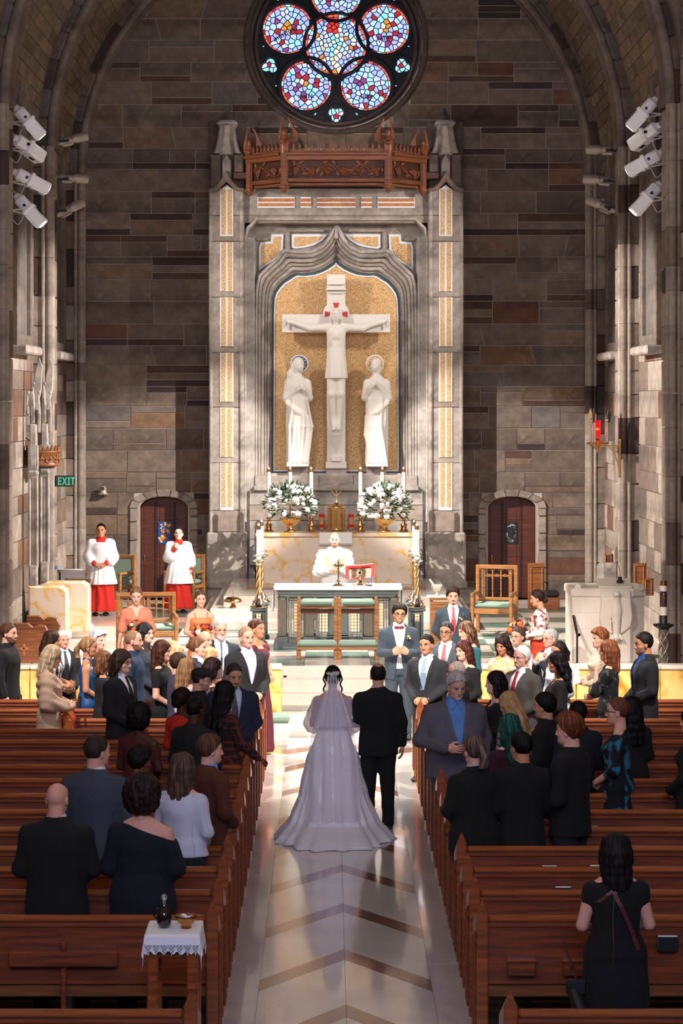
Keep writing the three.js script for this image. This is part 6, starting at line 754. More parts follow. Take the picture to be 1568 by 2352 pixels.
  [[1388, 344], [1382, 414], [1386, 474]].forEach(([px, py], i) => { const d = 41.2, a = [[-0.4, 8.9, 45], [0.6, 6.6, 45], [-0.4, 5.0, 45]][i]; const t = can(px, py, d, ...[[-1, 9.0, 43], [-1, 8.8, 43], [-0.5, 10.4, 44]][i], 'grey can spotlight, ' + ['topmost', 'middle', 'lowest'][i] + ' of the three on the pier above the sanctuary lamp', 'grey spotlights above the sanctuary lamp'); lamp(t, 0.36, ...a, L.can, 24, 0.5); });
  // out of frame above: two downlights on the middle arch aimed at the crucifix, two on the nave arch aimed at the sanctuary
  for (const s of [-1, 1]) {
    const t = can(772 + s * 160, -420, 40.2, 0.0, 5.4, 45, 'grey can spotlight on the middle arch beside the crown, aimed at the crucifix ' + (s < 0 ? '(servers\' side)' : '(lectern side)')); lamp(t, 0.36, s * 0.2, 5.4, 45, L.rib, 20, 0.7);
    const n = can(772 + s * 1500, -1505, 18, 0.0, 0.8, 29.7, 'grey can spotlight high in the nave aimed at the sanctuary ' + (s < 0 ? '(servers\' side)' : '(lectern side)')); lamp(n, 0.36, s * 0.6, 0.8, 30.4, L.nave, 16.5, 0.3);
    const m = can(772 + s * 900, -1250, 22, 0.0, 1.6, 38, 'grey can spotlight beside the high nave spotlight, aimed at the altar ' + (s < 0 ? '(servers\' side)' : '(lectern side)')); lamp(m, 0.36, s * 0.3, 2.1, 43, L.altar, 8, 0.5);
    const q = [-s * 1.7, 0.4, s < 0 ? 29.6 : 29.2], fp = white(772 + s * 650, -120, 35.4, ...q, 'white profile spotlight high on the chancel arch aimed at the front pews ' + (s < 0 ? '(table side)' : '(photographer side)')); lamp(fp, 0.4, ...q, L.profile * 1.8, 17, 0.3);
  }
}
// ---------- people: one continuous skin surface each, hair and clothes as children ----------
const SKIN = { fair: '#e0ab92', rosy: '#d9a08a', tan: '#c48a68', olive: '#c99775', brown: '#7a4a33', dark: '#4a2b20', pale: '#e6b9a3' };
const mixc = (a, b, t) => [lerp(a.r ?? a[0], b.r ?? b[0], t), lerp(a.g ?? a[1], b.g ?? b[1], t), lerp(a.b ?? a[2], b.b ?? b[2], t)];
const rowsAt = (rows, y) => { let i = 0; while (i < rows.length - 2 && y > rows[i + 1][0]) i++; const A = rows[i], B = rows[i + 1]; let t = clamp((y - A[0]) / (B[0] - A[0])); t = t * t * (3 - 2 * t) * 0.5 + t * 0.5; return [lerp(A[1], B[1], t), lerp(A[2], B[2], t), lerp(A[3] || 0, B[3] || 0, t), lerp(A[4] || 0, B[4] || 0, t)]; };
const frontZ = (rows, x, y) => { const [rx_, rz, zc, xc] = rowsAt(rows, y), q = clamp((x - xc) / rx_, -0.98, 0.98); return zc + rz * Math.sqrt(1 - q * q); };
// a strip of cloth laid over the front of a torso: list of [y, x left, x right]
function strip(rows, pts, off, thick = 0.006, n = 4) {
  const pos = [], P = (y, x, o) => [x, y, frontZ(rows, x, y) + o];
  for (let i = 0; i + 1 < pts.length; i++) for (let j = 0; j < n; j++) {
    const [ya, a0, a1] = pts[i], [yb, b0, b1] = pts[i + 1], u = j / n, v = (j + 1) / n, A = P(ya, lerp(a0, a1, u), off), B = P(ya, lerp(a0, a1, v), off), C = P(yb, lerp(b0, b1, v), off), D = P(yb, lerp(b0, b1, u), off);
    pos.push(...A, ...B, ...C, ...A, ...C, ...D);
    if (j === 0) { const A2 = P(ya, a0, off - thick * 2), D2 = P(yb, b0, off - thick * 2); pos.push(...A, ...D2, ...A2, ...A, ...D, ...D2); } if (j === n - 1) { const B2 = P(ya, a1, off - thick * 2), C2 = P(yb, b1, off - thick * 2); pos.push(...B, ...B2, ...C2, ...B, ...C2, ...C); }
  }
  return poly(pos);
}
function pattern(c) { // colour of cloth: plain, or print with hard-edged motifs
  if (typeof c === 'string') { const k = lin(c); return () => k; }
  const [kind, a, b, d] = c, A = lin(a), B = lin(b), C = lin(d || b);
  if (kind === 'floral') return (x, y, z) => { const n = vn(x * 22 + 5, y * 22, z * 22); return n > 0.7 ? C : n > 0.6 ? B : A; };
  if (kind === 'spots') return (x, y, z) => (vn(x * 45, y * 45, z * 45) > 0.78 ? B : A);
  if (kind === 'plaid') return (x, y, z) => { const u = Math.abs(((x + z) * 14) % 1), v = Math.abs((y * 14) % 1); return u < 0.18 || v < 0.18 ? B : u > 0.5 && v > 0.5 ? C : A; };
  if (kind === 'stripes') return (x, y, z) => (Math.sin((x * 0.9 + z * 0.3 + 0.25 * vn(x * 4, y * 5, z * 4)) * 95) > 0.1 ? B : A);
  return () => A;
}
const HEADS = new Map();
// head in its own frame: eyes at y = 0, face towards +z, 0.235 m from chin to crown
function headGeo(o) {
  const c = o.back ? 0.009 : o.near ? 0.0055 : 0.0062, key = [c, o.f, o.beard, o.jaw, o.skin, o.hc, o.lip, o.smile].join();
  if (HEADS.has(key)) return HEADS.get(key);
  const F = new Field([-0.1, -0.16, -0.12], [0.1, 0.135, 0.13], c), f = o.f, j = o.jaw || (f ? 0.94 : 1.04);
  F.ell([0, 0.028, -0.012], [0.074, 0.09, 0.092], 0.02).ell([0, -0.03, 0.022], [0.061 * j, 0.083, 0.064], 0.03).ell([0, -0.073, 0.032], [0.045 * j, 0.04, 0.047], 0.03).ell([0, -0.1, 0.06], [0.018 * j, 0.015, 0.017], 0.025).ell([0, 0.045, 0.045], [0.058, 0.045, 0.04], 0.03);
  for (const s of [-1, 1]) F.ell([s * 0.042, -0.027, 0.05], [0.02, 0.02, 0.02], 0.02);
  if (!o.back) {
    for (const s of [-1, 1]) F.cut([-0.06, -0.02, 0.05], [0.06, 0.02, 0.12], 0.012, ellF([s * 0.031, 0.0, 0.093], [0.021, 0.012, 0.02])); // eye sockets
    for (const s of [-1, 1]) F.chain([[s * 0.012, 0.017, 0.083], [s * 0.03, 0.022, 0.08], [s * 0.05, 0.015, 0.064]], f ? [0.007, 0.007, 0.005] : [0.009, 0.009, 0.007], 0.012).ell([s * 0.031, 0.0, 0.0715], [0.0125, 0.0115, 0.0115], 0.002);
    F.chain([[0, 0.016, 0.082], [0, -0.012, 0.094], [0, -0.034, 0.103]], [0.007, 0.0085, 0.0115], 0.014); for (const s of [-1, 1]) F.ell([s * 0.0125, -0.038, 0.092], [0.009, 0.008, 0.009], 0.008);
    const w = o.smile ? 0.026 : 0.021, up = o.smile ? 0.005 : 0; for (const [y, r, z] of [[-0.0615, 0.0055, 0.0845], [-0.0715, 0.0062, 0.083]]) F.chain([[-w, y + up + 0.003, z - 0.016], [0, y, z], [w, y + up + 0.003, z - 0.016]], [0.003, r, 0.003], 0.005);
    F.chain([[-0.012, -0.085, 0.077], [0.012, -0.085, 0.077]], [0.008, 0.008], 0.02);
  }
  for (const s of [-1, 1]) { F.ell([s * 0.077, -0.008, -0.01], [0.011, 0.031, 0.019], 0.008).ell([s * 0.074, -0.034, -0.004], [0.008, 0.011, 0.01], 0.006); F.cut([-0.1, -0.03, -0.02], [0.1, 0.02, 0.03], 0.004, ellF([s * 0.089, -0.008, -0.002], [0.008, 0.016, 0.009])); }
  F.cap([0, -0.06, -0.025], [0, -0.15, -0.035], f ? 0.05 : 0.058, f ? 0.049 : 0.058, 0.02);
  if (o.beard === 'full') F.ell([0, -0.085, 0.04], [0.054, 0.042, 0.05], 0.015).ell([0, -0.105, 0.06], [0.03, 0.025, 0.028], 0.015);
  const sk = lin(SKIN[o.skin] || o.skin), hc = lin(o.hc), lipc = mixc(sk, lin(f ? (o.lip || '#a4423f') : '#a05a4c'), f ? 0.75 : 0.45), white = lin('#d8d2cc'), dark = lin('#20140f'), blush = mixc(sk, lin('#d46a58'), 0.22);
  const brow = mixc(hc, dark, 0.35), bd = lin(o.beardColor || o.hc);
  const g = F.mesh((x, y, z) => {
    if (o.back) return y < -0.03 && o.beard && z > -0.01 ? mixc(sk, bd, 0.6) : sk;
    const ax = Math.abs(x), ex = ax - 0.031;
    if (z > 0.055 && Math.hypot(ex, y) < 0.0155) { if (y > 0.006 - ex * ex * 12) return dark; if (Math.hypot(ex, y) < 0.0062) return dark; if (Math.abs(ex) < 0.0135 && y > -0.0062) return white; }
    if (z > 0.045 && ax > 0.011 && ax < 0.052 && Math.abs(y - 0.0215 - 0.003 * Math.sin((ax - 0.011) * 70)) < (f ? 0.0035 : 0.0055)) return brow;
    const ly = y + 0.0665 - (o.smile ? ax * 0.2 : ax * 0.05); if (z > 0.062 && ax < (o.smile ? 0.027 : 0.023) && Math.abs(ly) < 0.0095 * (1 - ax * 22)) return o.smile && Math.abs(ly) < 0.0022 && ax < 0.017 ? mixc(white, lipc, 0.25) : Math.abs(ly) < 0.0014 ? mixc(lipc, dark, 0.6) : lipc;
    if (o.beard) { const m = Math.abs(y + 0.053) < 0.0065 && ax < 0.028 && z > 0.06, goat = ax < 0.024 && y < -0.078 && z > 0.04, full = y < -0.06 + (ax > 0.038 ? (ax - 0.038) * 0.9 : 0) && z > -0.005 && y > -0.128; const n = vn(x * 240, y * 240, z * 240) * 0.3; if (o.beard === 'full' && (full || m)) return mixc(sk, bd, 0.72 + n); if (o.beard === 'stubble' && (full || m)) return mixc(sk, bd, 0.28 + n * 0.6); if (o.beard === 'goatee' && (goat || m)) return mixc(sk, bd, 0.7 + n); if (o.beard === 'moustache' && (m || (goat && ax < 0.012))) return mixc(sk, bd, 0.78 + n); }
    if (ax > 0.026 && ax < 0.056 && y < -0.014 && y > -0.044 && z > 0.035) return mixc(sk, blush, 0.8); return sk;
  });
  HEADS.set(key, g); return g;
}
const HAIRS = new Map();
function hairGeo(st, col, col2, o) {
  const key = [st, col, col2, o.back, o.near].join(); if (HAIRS.has(key)) return HAIRS.get(key);
  const L = { long: 0.36, xlong: 0.58, mid: 0.24, bob: 0.15, wavy: 0.34, curlylong: 0.3 }[st] || 0, big = st === 'afro' || st === 'curlybig';
  const c = o.near ? 0.0066 : 0.0078, F = new Field([-0.19, -0.13 - L, -0.24], [0.19, 0.21, 0.16], c);
  const th = { buzz: 0.0035, short: 0.012, crop: 0.008, full: 0.02, curly: 0.024, fringe: 0.007, quiff: 0.018 }[st] ?? 0.014;
  F.ell([0, 0.03 + th * 0.4, -0.014], [0.0765 + th, 0.0915 + th * 0.95, 0.094 + th], 0.02);
  if (st === 'quiff') F.ell([0, 0.1, 0.045], [0.06, 0.03, 0.04], 0.03); if (st === 'curly') F.ell([0, 0.08, 0.03], [0.085, 0.06, 0.075], 0.03);
  if (big) F.ell([0, 0.045, -0.03], st === 'afro' ? [0.125, 0.12, 0.125] : [0.135, 0.13, 0.13], 0.03).ell([0, -0.04, -0.05], [0.12, 0.09, 0.09], 0.05);
  if (L) { // curtains at the sides and down the back
    const wv = st === 'wavy' || st === 'curlylong', sw = wv ? 0.024 : 0.008, tx = st === 'bob' ? 0.1 : 0.085;
    for (const s of [-1, 1]) for (const [x, z, r, e] of [[0.078, 0.028, 0.018, 0.7], [0.086, -0.02, 0.026, 0.95], [0.066, -0.07, 0.034, 1], [0.022, -0.095, 0.036, 1]]) { const p = [[s * x * 0.8, 0.085, z * 0.6]]; const rs = [r]; for (let i = 1; i <= 5; i++) { const t = i / 5; p.push([s * (x * (1 + (tx / 0.085 - 1) * t) + sw * Math.sin(t * 8 + z * 60)), 0.06 - t * (L * e + 0.05), z - 0.02 * t + (L > 0.3 ? -0.035 * sstep(0.2, 0.6, t) : 0) + sw * 0.5 * Math.cos(t * 9)]); rs.push(r * (1 - 0.35 * t * t)); } F.chain(p, rs, 0.022); }
  }
  if (st === 'bun') F.ell([0, -0.01, -0.125], [0.05, 0.045, 0.042], 0.015); if (st === 'lowbun') F.ell([0, -0.045, -0.115], [0.045, 0.042, 0.04], 0.02); if (st === 'topbun') F.ell([0, 0.02, -0.13], [0.032, 0.03, 0.032], 0.012);
  if (st === 'pony') F.ell([0, 0.03, -0.115], [0.026, 0.026, 0.03], 0.02).chain([[0, 0.03, -0.12], [0, -0.03, -0.16], [0.008, -0.13, -0.145], [0, -0.24, -0.12]], [0.024, 0.03, 0.028, 0.01], 0.02);
  if (st === 'updo') F.ell([0, 0.03, -0.08], [0.085, 0.085, 0.06], 0.03).ell([0, -0.03, -0.11], [0.06, 0.05, 0.04], 0.02);
  // hairline: clear the face and, for short hair, the nape and ears
  const shortish = !L && !big, tied = ['bun', 'lowbun', 'topbun', 'pony', 'updo'].includes(st);
  const hl = (z) => (z > 0.06 ? lerp(0.062, 0.08, (z - 0.06) / 0.03) : z > 0.02 ? lerp(0.022, 0.062, (z - 0.02) / 0.04) : z > -0.012 ? lerp(-0.005, 0.022, (z + 0.012) / 0.032) : z > -0.045 ? lerp(-0.05, -0.005, (z + 0.045) / 0.033) : -0.062);
  if (shortish) F.keep((x, y, z) => (z < -0.1 || tied && z < -0.08 ? -1 : ((st === 'fringe' && z > 0.02 ? 0.02 : hl(z)) - y) * 0.8));
  else { F.cut([-0.1, -0.5, 0], [0.1, 0.1, 0.2], 0.006, ellF([0, -0.035, 0.1], [0.06, 0.092, 0.085])); F.cut([-0.1, -0.6, 0], [0.1, 0, 0.2], 0.01, (x, y, z) => Math.max(Math.abs(x) - 0.05, 0.012 - z, y + 0.04)); if (L) F.cut([-0.1, -0.6, -0.1], [0.1, -0.1, 0.2], 0.01, ellF([0, -0.19, -0.02], [0.052, 0.13, 0.06])); }
  if (shortish && st !== 'fringe') F.cut([-0.08, -0.06, 0.04], [0.08, 0.1, 0.16], 0.012, ellF([0, 0.015, 0.095], [0.058, 0.068, 0.04]));
  if (st === 'fringe') F.cut([-0.12, -0.1, 0.02], [0.12, 0.1, 0.16], 0.004, (x, y, z) => Math.max(y - 0.032 + vn(x * 60, 0, 3) * 0.012, 0.03 - z));
  const rough = { curly: 0.012, afro: 0.013, curlybig: 0.018, curlylong: 0.01, wavy: 0.006, quiff: 0.005, short: 0.0035 }[st] ?? 0.003, fr = st.startsWith('curly') || big ? 34 : 18;
  F.push((x, y, z) => rough * (vn(x * fr * 1.4, y * fr * (L && !big ? 0.5 : 1.2), z * fr * 1.4) - 0.35) + 0.0022 * Math.sin(Math.atan2(x, z) * 34 + vn(x * 20, y * 20, z * 20) * 5));
  const A = lin(col), B = lin(col2 || col), D = mixc(A, [0, 0, 0], 0.35);
  const g = F.mesh((x, y, z) => { const n = vn(Math.atan2(x, z) * 14 + 9, y * 7, 3), m = vn(Math.atan2(x, z) * 26, y * 14, 8); return mixc(mixc(A, B, sstep(0.45, 0.75, n)), D, sstep(0.55, 0.8, m) * 0.7); });
  HAIRS.set(key, g); return g;
}
// a hand with five fingers: wrist at the origin, fingers along -y, palm towards +z, thumb at +x
const HAND = {};
function hand(kind) {
  if (HAND[kind]) return HAND[kind];
  const cl = kind === 'grip' ? 1.15 : kind === 'flat' ? 0.12 : 0.5, F = new Field([-0.06, -0.2, -0.035], [0.095, 0.03, 0.09], 0.0042);
  F.cap([0, 0.02, 0], [0, -0.02, 0], 0.025, 0.027, 0.02).ell([0, -0.052, 0], [0.041, 0.047, 0.0155], 0.015).ell([0.022, -0.035, 0.012], [0.02, 0.03, 0.014], 0.012);
  [[0.031, 0.073, 0.0085], [0.0105, 0.081, 0.0088], [-0.0105, 0.076, 0.0085], [-0.0305, 0.06, 0.0075]].forEach(([x, len, r], i) => { let p = [x * 0.95, -0.092 + Math.abs(i - 1) * 0.003, 0], a = cl * (0.5 + i * 0.06); const ps = [p], rs = [r * 1.08]; for (const f of [0.45, 0.32, 0.25]) { p = [p[0] + x * 0.06, p[1] - Math.cos(a) * len * f, p[2] + Math.sin(a) * len * f]; ps.push(p); rs.push(r * (1 - ps.length * 0.05)); a += cl * 0.72; } F.chain(ps, rs, 0.004); });
  F.chain([[0.03, -0.03, 0.008], [0.05, -0.058, 0.018 + cl * 0.01], [0.053, -0.084, 0.022 + cl * 0.022], [0.046, -0.106, 0.026 + cl * 0.028]], [0.013, 0.0112, 0.0102, 0.0085], 0.006);
  return (HAND[kind] = F.mesh());
}
const POSES = { // per side: elbow, wrist, finger direction, palm direction (x outward), hand kind
  clasp: [[0.235, 1.12, 0.0], [0.095, 0.985, 0.19], [-0.8, -0.3, 0.3], [-0.2, -0.3, -0.9], 'grip'], side: [[0.235, 1.13, -0.03], [0.255, 0.89, 0.03], [0.02, -1, 0.1], [-1, 0, 0.2], 'relax'], front: [[0.24, 1.13, -0.01], [0.12, 1.06, 0.23], [-0.6, 0.15, 0.6], [-0.7, 0, -0.3], 'grip'],
  belly: [[0.27, 1.12, 0.02], [0.12, 1.08, 0.225], [-0.95, -0.05, 0.12], [0, 0.1, -1], 'relax'], high: [[0.23, 1.12, 0.03], [0.11, 1.14, 0.24], [-0.75, 0.25, 0.25], [-0.3, 0, -0.9], 'grip'], pocket: [[0.285, 1.13, -0.06], [0.21, 0.94, 0.05], [-0.15, -1, 0.1], [-1, 0, 0], 'relax'], chin: [[0.2, 1.15, 0.13], [0.1, 1.385, 0.13], [-0.3, 0.9, -0.1], [-0.6, 0, -0.6], 'grip'], back: [[0.25, 1.13, -0.08], [0.12, 0.97, -0.16], [-0.9, -0.3, 0], [0, 0, -1], 'relax'], pew: [[0.25, 1.13, 0.06], [0.2, 0.97, 0.27], [0.0, -0.35, 0.9], [0, -0.9, -0.3], 'grip'], throat: [[0.21, 1.14, 0.1], [0.05, 1.33, 0.2], [-0.2, 0.9, -0.3], [-0.2, 0, -0.9], 'grip'],
};
function person(o) {
  const f = o.f, near = o.near, k = (o.h || (Y(o.y, o.d) - (o.floor || 0))) / 1.737, w = o.w || 1, P = new THREE.Group(); P.name = numbered('person'); scene.add(P);
  const px = o.X ?? X(o.x, o.d); P.position.set(px, o.floor || 0, -o.d); P.scale.setScalar(k); P.rotation.y = Math.PI - (o.yaw || 0) * Math.PI / 180; tag(P, o.l, 'person', o.g);
  const shw = (f ? 0.155 : 0.182) * (0.6 + 0.4 * w), be = o.belly || 0;
  const T0 = f ? [[0.78, 0.165, 0.115], [0.92, 0.176, 0.12], [1.0, 0.16, 0.108], [1.09, 0.128, 0.094 + be], [1.2, 0.142, 0.106 + be * 0.7, 0.01], [1.285, 0.156, 0.127, 0.022], [1.35, 0.148, 0.1, 0.003], [1.405, 0.105, 0.07, -0.012], [1.45, 0.056, 0.055, -0.014]] : [[0.78, 0.16, 0.115], [0.92, 0.166, 0.115], [1.05, 0.156, 0.108 + be, be * 0.6], [1.18, 0.168, 0.113 + be * 0.7, be * 0.5], [1.29, 0.182, 0.12, 0.002], [1.365, 0.172, 0.108, -0.004], [1.425, 0.13, 0.083, -0.012], [1.465, 0.075, 0.066, -0.016], [1.495, 0.064, 0.06, -0.014]];
  const T = T0.map(([y, a, b, z]) => [y, a * (y < 1.43 ? w : 1), b * (0.3 + 0.7 * w), z || 0]), grow = (d, dz = d) => T.map(([y, a, b, z]) => [y, a + d, b + dz, z]);
  const arms = [-1, 1].map((s, i) => { const p = POSES[Array.isArray(o.arms) ? o.arms[i] : o.arms || 'clasp'], m = (v) => [v[0] * s, v[1], v[2]]; const e = m(p[0]), r = m(p[1]); e[0] += s * (shw - 0.182) + s * 0.06 * (w - 1); if (be) r[2] += be; return { s, sh: [s * shw, f ? 1.358 : 1.368, -0.008], e, w: r, dir: m(p[2]), pal: m(p[3]), kind: p[4] }; });
  const seen = o.skinArms; // bare upper arms
  // --- skin ---
  const lo = Math.min(0.86, ...arms.map((a) => a.w[1] - 0.08)), c = near ? 0.014 : 0.017, B = new Field([-0.38, lo, -0.26], [0.38, 1.6, 0.36], c);
  B.loft(T.map(([y, a, b, z]) => [y, a - 0.012, b - 0.012, z]).filter((r) => r[0] > 0.9), 0.03); const R = f ? [0.05, 0.041, 0.036, 0.026] : [0.058, 0.047, 0.042, 0.03];
  B.cap([0, 1.4, -0.02], [0, 1.54, 0.0], f ? 0.052 : 0.06, f ? 0.048 : 0.056, 0.03);
  for (const a of arms) { B.cap([a.s * 0.06, 1.425, -0.015], a.sh, 0.05, R[0] * 0.98, 0.03); B.cap(a.sh, a.e, R[0], R[1], 0.02).cap(a.e, a.w, R[2], R[3], 0.02); }
  const sk = lin(SKIN[o.skin] || o.skin), parts = [B.mesh(() => sk)];
  const back = Math.abs(((o.yaw || 0) + (o.hy || 0))) < 35, ho = { f, near, back: back && !near, beard: o.beard, beardColor: o.bc, jaw: o.jaw, skin: o.skin, hc: o.hair[1], smile: o.smile, lip: o.lip };
  const hs = (o.hs || 1) * 0.985, HM = new THREE.Matrix4().compose(new THREE.Vector3(0, 1.466, -0.008), new THREE.Quaternion().setFromEuler(new THREE.Euler((o.hp || 0) * 0.01745, -(o.hy || 0) * 0.01745, (o.hr || 0) * 0.01745, 'YXZ')), new THREE.Vector3(1, 1, 1)).multiply(new THREE.Matrix4().makeTranslation(0, 0.149, 0.02)).multiply(new THREE.Matrix4().makeScale(hs, hs, hs));
  parts.push(headGeo(ho).clone().applyMatrix4(HM));
  for (const a of arms) { if (o.noHands) continue; const y = new THREE.Vector3(...a.dir).normalize().negate(), z = new THREE.Vector3(...a.pal); z.addScaledVector(y, -z.dot(y)).normalize(); const x = new THREE.Vector3().crossVectors(y, z), flip = a.s < 0 ? 1 : -1; const m = new THREE.Matrix4().makeBasis(x, y, z).setPosition(...a.w); const hg = hand(a.kind).clone(); const sc = f ? 0.9 : 1.02; hg.scale(sc, sc, sc); const up = new THREE.Vector3(x.x, x.y, x.z); if (up.y + up.z * 0.6 < 0) { hg.scale(-1, 1, 1); hg.setIndex(Array.from(hg.index.array).reverse()); hg.computeVertexNormals(); } parts.push(paint(hg.applyMatrix4(m), () => sk)); }
  mesh('body', parts, M.skin, P);
  // --- hair ---
  if (o.hair[0] !== 'bald') mesh('hair', hairGeo(o.hair[0], o.hair[1], o.hair[2], ho).clone().applyMatrix4(HM), M.hair, P);
  // --- clothes ---
  const fold = (amp, sx = 9, sy_ = 6) => { const q = o.d * 3.1; return (x, y, z) => amp * (vn(x * sx + q, y * sy_, z * sx) - 0.5) + amp * 0.45 * (vn(x * sx * 2.3, y * sy_ * 2.6 + q, z * sx * 2.3) - 0.5); };
  const sleeves = (G, kind, r, k2 = 0.035) => { if (kind === 'none') return; for (const a of arms) { G.cap([a.s * 0.045, f ? 1.405 : 1.425, -0.014], a.sh, r[0] * 0.7, r[0] * 0.97, 0.06); const t = kind === 'short' ? 0.5 : kind === 'cap' ? 0.22 : 1, e = [0, 1, 2].map((i) => lerp(a.sh[i], a.e[i], t)); G.cap(a.sh, e, r[0], lerp(r[0], r[1], t), k2); if (kind === 'long' || kind === 'elbow') { const u = kind === 'long' ? 0.95 : 0.3; G.cap(a.e, [0, 1, 2].map((i) => lerp(a.e[i], a.w[i], u)), r[1], lerp(r[1], r[2], u), k2); } if (kind === 'flutter') G.cap(a.sh, e, 0.06, 0.075, 0.03); } };
  const g1 = near ? 0.0145 : 0.017, t = o.top;
  const bounds = (y0, y1 = 1.56) => [[-0.42 * Math.max(1, w), y0 - 0.04, -0.34], [0.42 * Math.max(1, w), y1, 0.42]];
  const legs = (col, floor0 = 0.0) => { const L = new Field([-0.26 * w, -0.02, -0.2], [0.26 * w, 1.06, 0.24], 0.02); L.loft([[0.84, 0.155 * w, 0.115], [1.0, 0.158 * w, 0.112]], 0.02); for (const s of [-1, 1]) L.chain([[s * 0.088, 0.9, 0], [s * 0.1, 0.5, 0.012], [s * 0.108, 0.06, -0.01]], [0.1 * w, 0.078, 0.062], 0.015); L.push(fold(0.012, 6, 12)); const cf = pattern(col); mesh('trousers', L.mesh(cf), M.cloth, P); const S_ = []; for (const s of [-1, 1]) S_.push(sph(0.05, s * 0.112, 0.04, 0.06, 12, 0.75).scale(1, 1, 1.0), cb(0.09, 0.05, 0.24, s * 0.112, 0.026, 0.05, 0.02)); mesh('shoes', S_, M.black, P); };
  if (t.kind === 'suit') {
    const rows = grow(0.022, 0.022).map((r) => r.slice()); rows[0][1] += 0.012; const yb = t.button || 1.1, vW = (y) => 0.012 + 0.078 * Math.pow(clamp((y - yb) / (1.44 - yb)), 0.8);
    const J = new Field(...bounds(0.76), g1); J.loft(rows.slice(0, -1).concat([[1.5, 0.072, 0.07, -0.016]]), 0.03); sleeves(J, 'long', f ? [0.06, 0.051, 0.042] : [0.069, 0.056, 0.046]); J.push(fold(0.011));
    if (!back || o.front) J.cut([-0.2, yb - 0.02, 0.0], [0.2, 1.6, 0.4], 0.004, (x, y, z) => Math.max(Math.abs(x) - vW(y), 0.02 - z, yb - y));
    if (o.openJacket) J.cut([-0.2, 0.7, 0.0], [0.2, 1.15, 0.4], 0.004, (x, y, z) => Math.max(Math.abs(x) - 0.02 - (yb - y) * 0.12, 0.03 - z));
    const cf = pattern(t.c); mesh('jacket', J.mesh(cf), M.cloth, P);
    const lap = []; if (!back || o.front) { for (const s of [-1, 1]) { const q = []; for (let i = 0; i <= 7; i++) { const u = i / 7, y = lerp(1.455, yb + 0.01, u), a = vW(y) - 0.004, wd = u < 0.32 ? 0.034 : lerp(0.062, 0.006, (u - 0.32) / 0.68); q.push([y, s * (s < 0 ? a + wd : a), s * (s < 0 ? a : a + wd)]); } lap.push(strip(rows, q, 0.009)); } mesh('lapel', lap.map((g) => paint(g, cf)), M.cloth, P); }
    const Sh = new Field([-0.22 * Math.max(1, w), 0.88, -0.2], [0.22 * Math.max(1, w), 1.56, 0.32], g1 * 0.85), sr = grow(0.008); Sh.loft(sr.filter((r) => r[0] > 0.9), 0.02); Sh.loft([[1.44, 0.082, 0.078, -0.012], [1.515, 0.068, 0.066, 0.0]], 0.01); const sc = lin(t.shirt || '#e9e9ec'); const cuffs = arms.map((a) => paint(bar([0, 1, 2].map((i) => lerp(a.e[i], a.w[i], 0.86)), [0, 1, 2].map((i) => lerp(a.e[i], a.w[i], 1.02)), 0.04, 0.037, 12), () => sc)); mesh('shirt', [Sh.mesh(() => sc), ...(o.noHands ? [] : cuffs)], M.cloth, P);
    if (!back && t.tie) { const tc = pattern(t.tie); if (t.bow) { const z = frontZ(sr, 0, 1.44) + 0.012; mesh('bow_tie', [-1, 1].map((s) => paint(new THREE.SphereGeometry(1, 10, 8).scale(0.034, 0.02, 0.01).translate(s * 0.032, 1.452, z), tc)).concat([paint(sph(0.011, 0, 1.452, z + 0.006, 8), tc)]), M.satin, P); } else mesh('tie', paint(strip(sr, [[1.468, -0.022, 0.022], [1.44, -0.014, 0.014], [1.3, -0.03, 0.03], [1.1, -0.04, 0.04], [1.02, -0.042, 0.042], [0.98, -0.005, 0.005]], 0.012), tc), M.satin, P); }
    if (!back && !t.tie) mesh('shirt_collar', [-1, 1].map((s) => paint(strip(sr, [[1.49, s < 0 ? -0.06 : 0.004, s < 0 ? -0.004 : 0.06], [1.45, s < 0 ? -0.07 : 0.012, s < 0 ? -0.012 : 0.07], [1.41, s < 0 ? -0.05 : 0.03, s < 0 ? -0.03 : 0.05]], 0.013), () => sc)), M.cloth, P);
    if (t.flower) { const q = new THREE.Group(); q.name = 'boutonniere'; P.add(q); const z = frontZ(rows, 0.11, 1.33) + 0.02; for (let i = 0; i < 9; i++) mesh('leaf', T_(new THREE.SphereGeometry(1, 6, 5).scale(0.008, 0.03, 0.005), 0.115 + rr(-0.025, 0.025), 1.335 + rr(-0.03, 0.045), z + rr(0, 0.02), rr(-0.5, 0.5), 0, rr(-1, 1)), pick(M.leaf), q); for (let i = 0; i < 4; i++) mesh('bloom', sph(0.014, 0.113 + rr(-0.02, 0.02), 1.33 + rr(-0.03, 0.02), z + 0.022, 8), i < 2 ? M.petal : M.orangeM, q); }
    legs(t.pants || t.c);
  } else {
    const sl = t.sleeve || 'long', neck = t.neck || 'crew', dress = t.skirt !== undefined, cf = pattern(t.c), rows = grow(t.ease ?? 0.014).map((r) => r.slice()); const ys = dress ? t.skirt : t.hem || 0.84;
    const J = new Field([-0.5 * Math.max(1, w), ys - 0.05, -0.45], [0.5 * Math.max(1, w), 1.56, 0.48], g1);
    const body = rows.filter((r) => r[0] >= (dress ? 0.9 : ys - 0.01)); if (!dress) body.unshift([ys, rows[0][1] + 0.008, rows[0][2] + 0.008, 0]); const topCut = { off: 1.362, strap: 1.345, halter: 1.4 }[neck]; const brow = topCut ? body.filter((r) => r[0] < topCut).concat([[topCut, ...rowsAt(rows, topCut)]]) : body; J.loft(brow, 0.02);
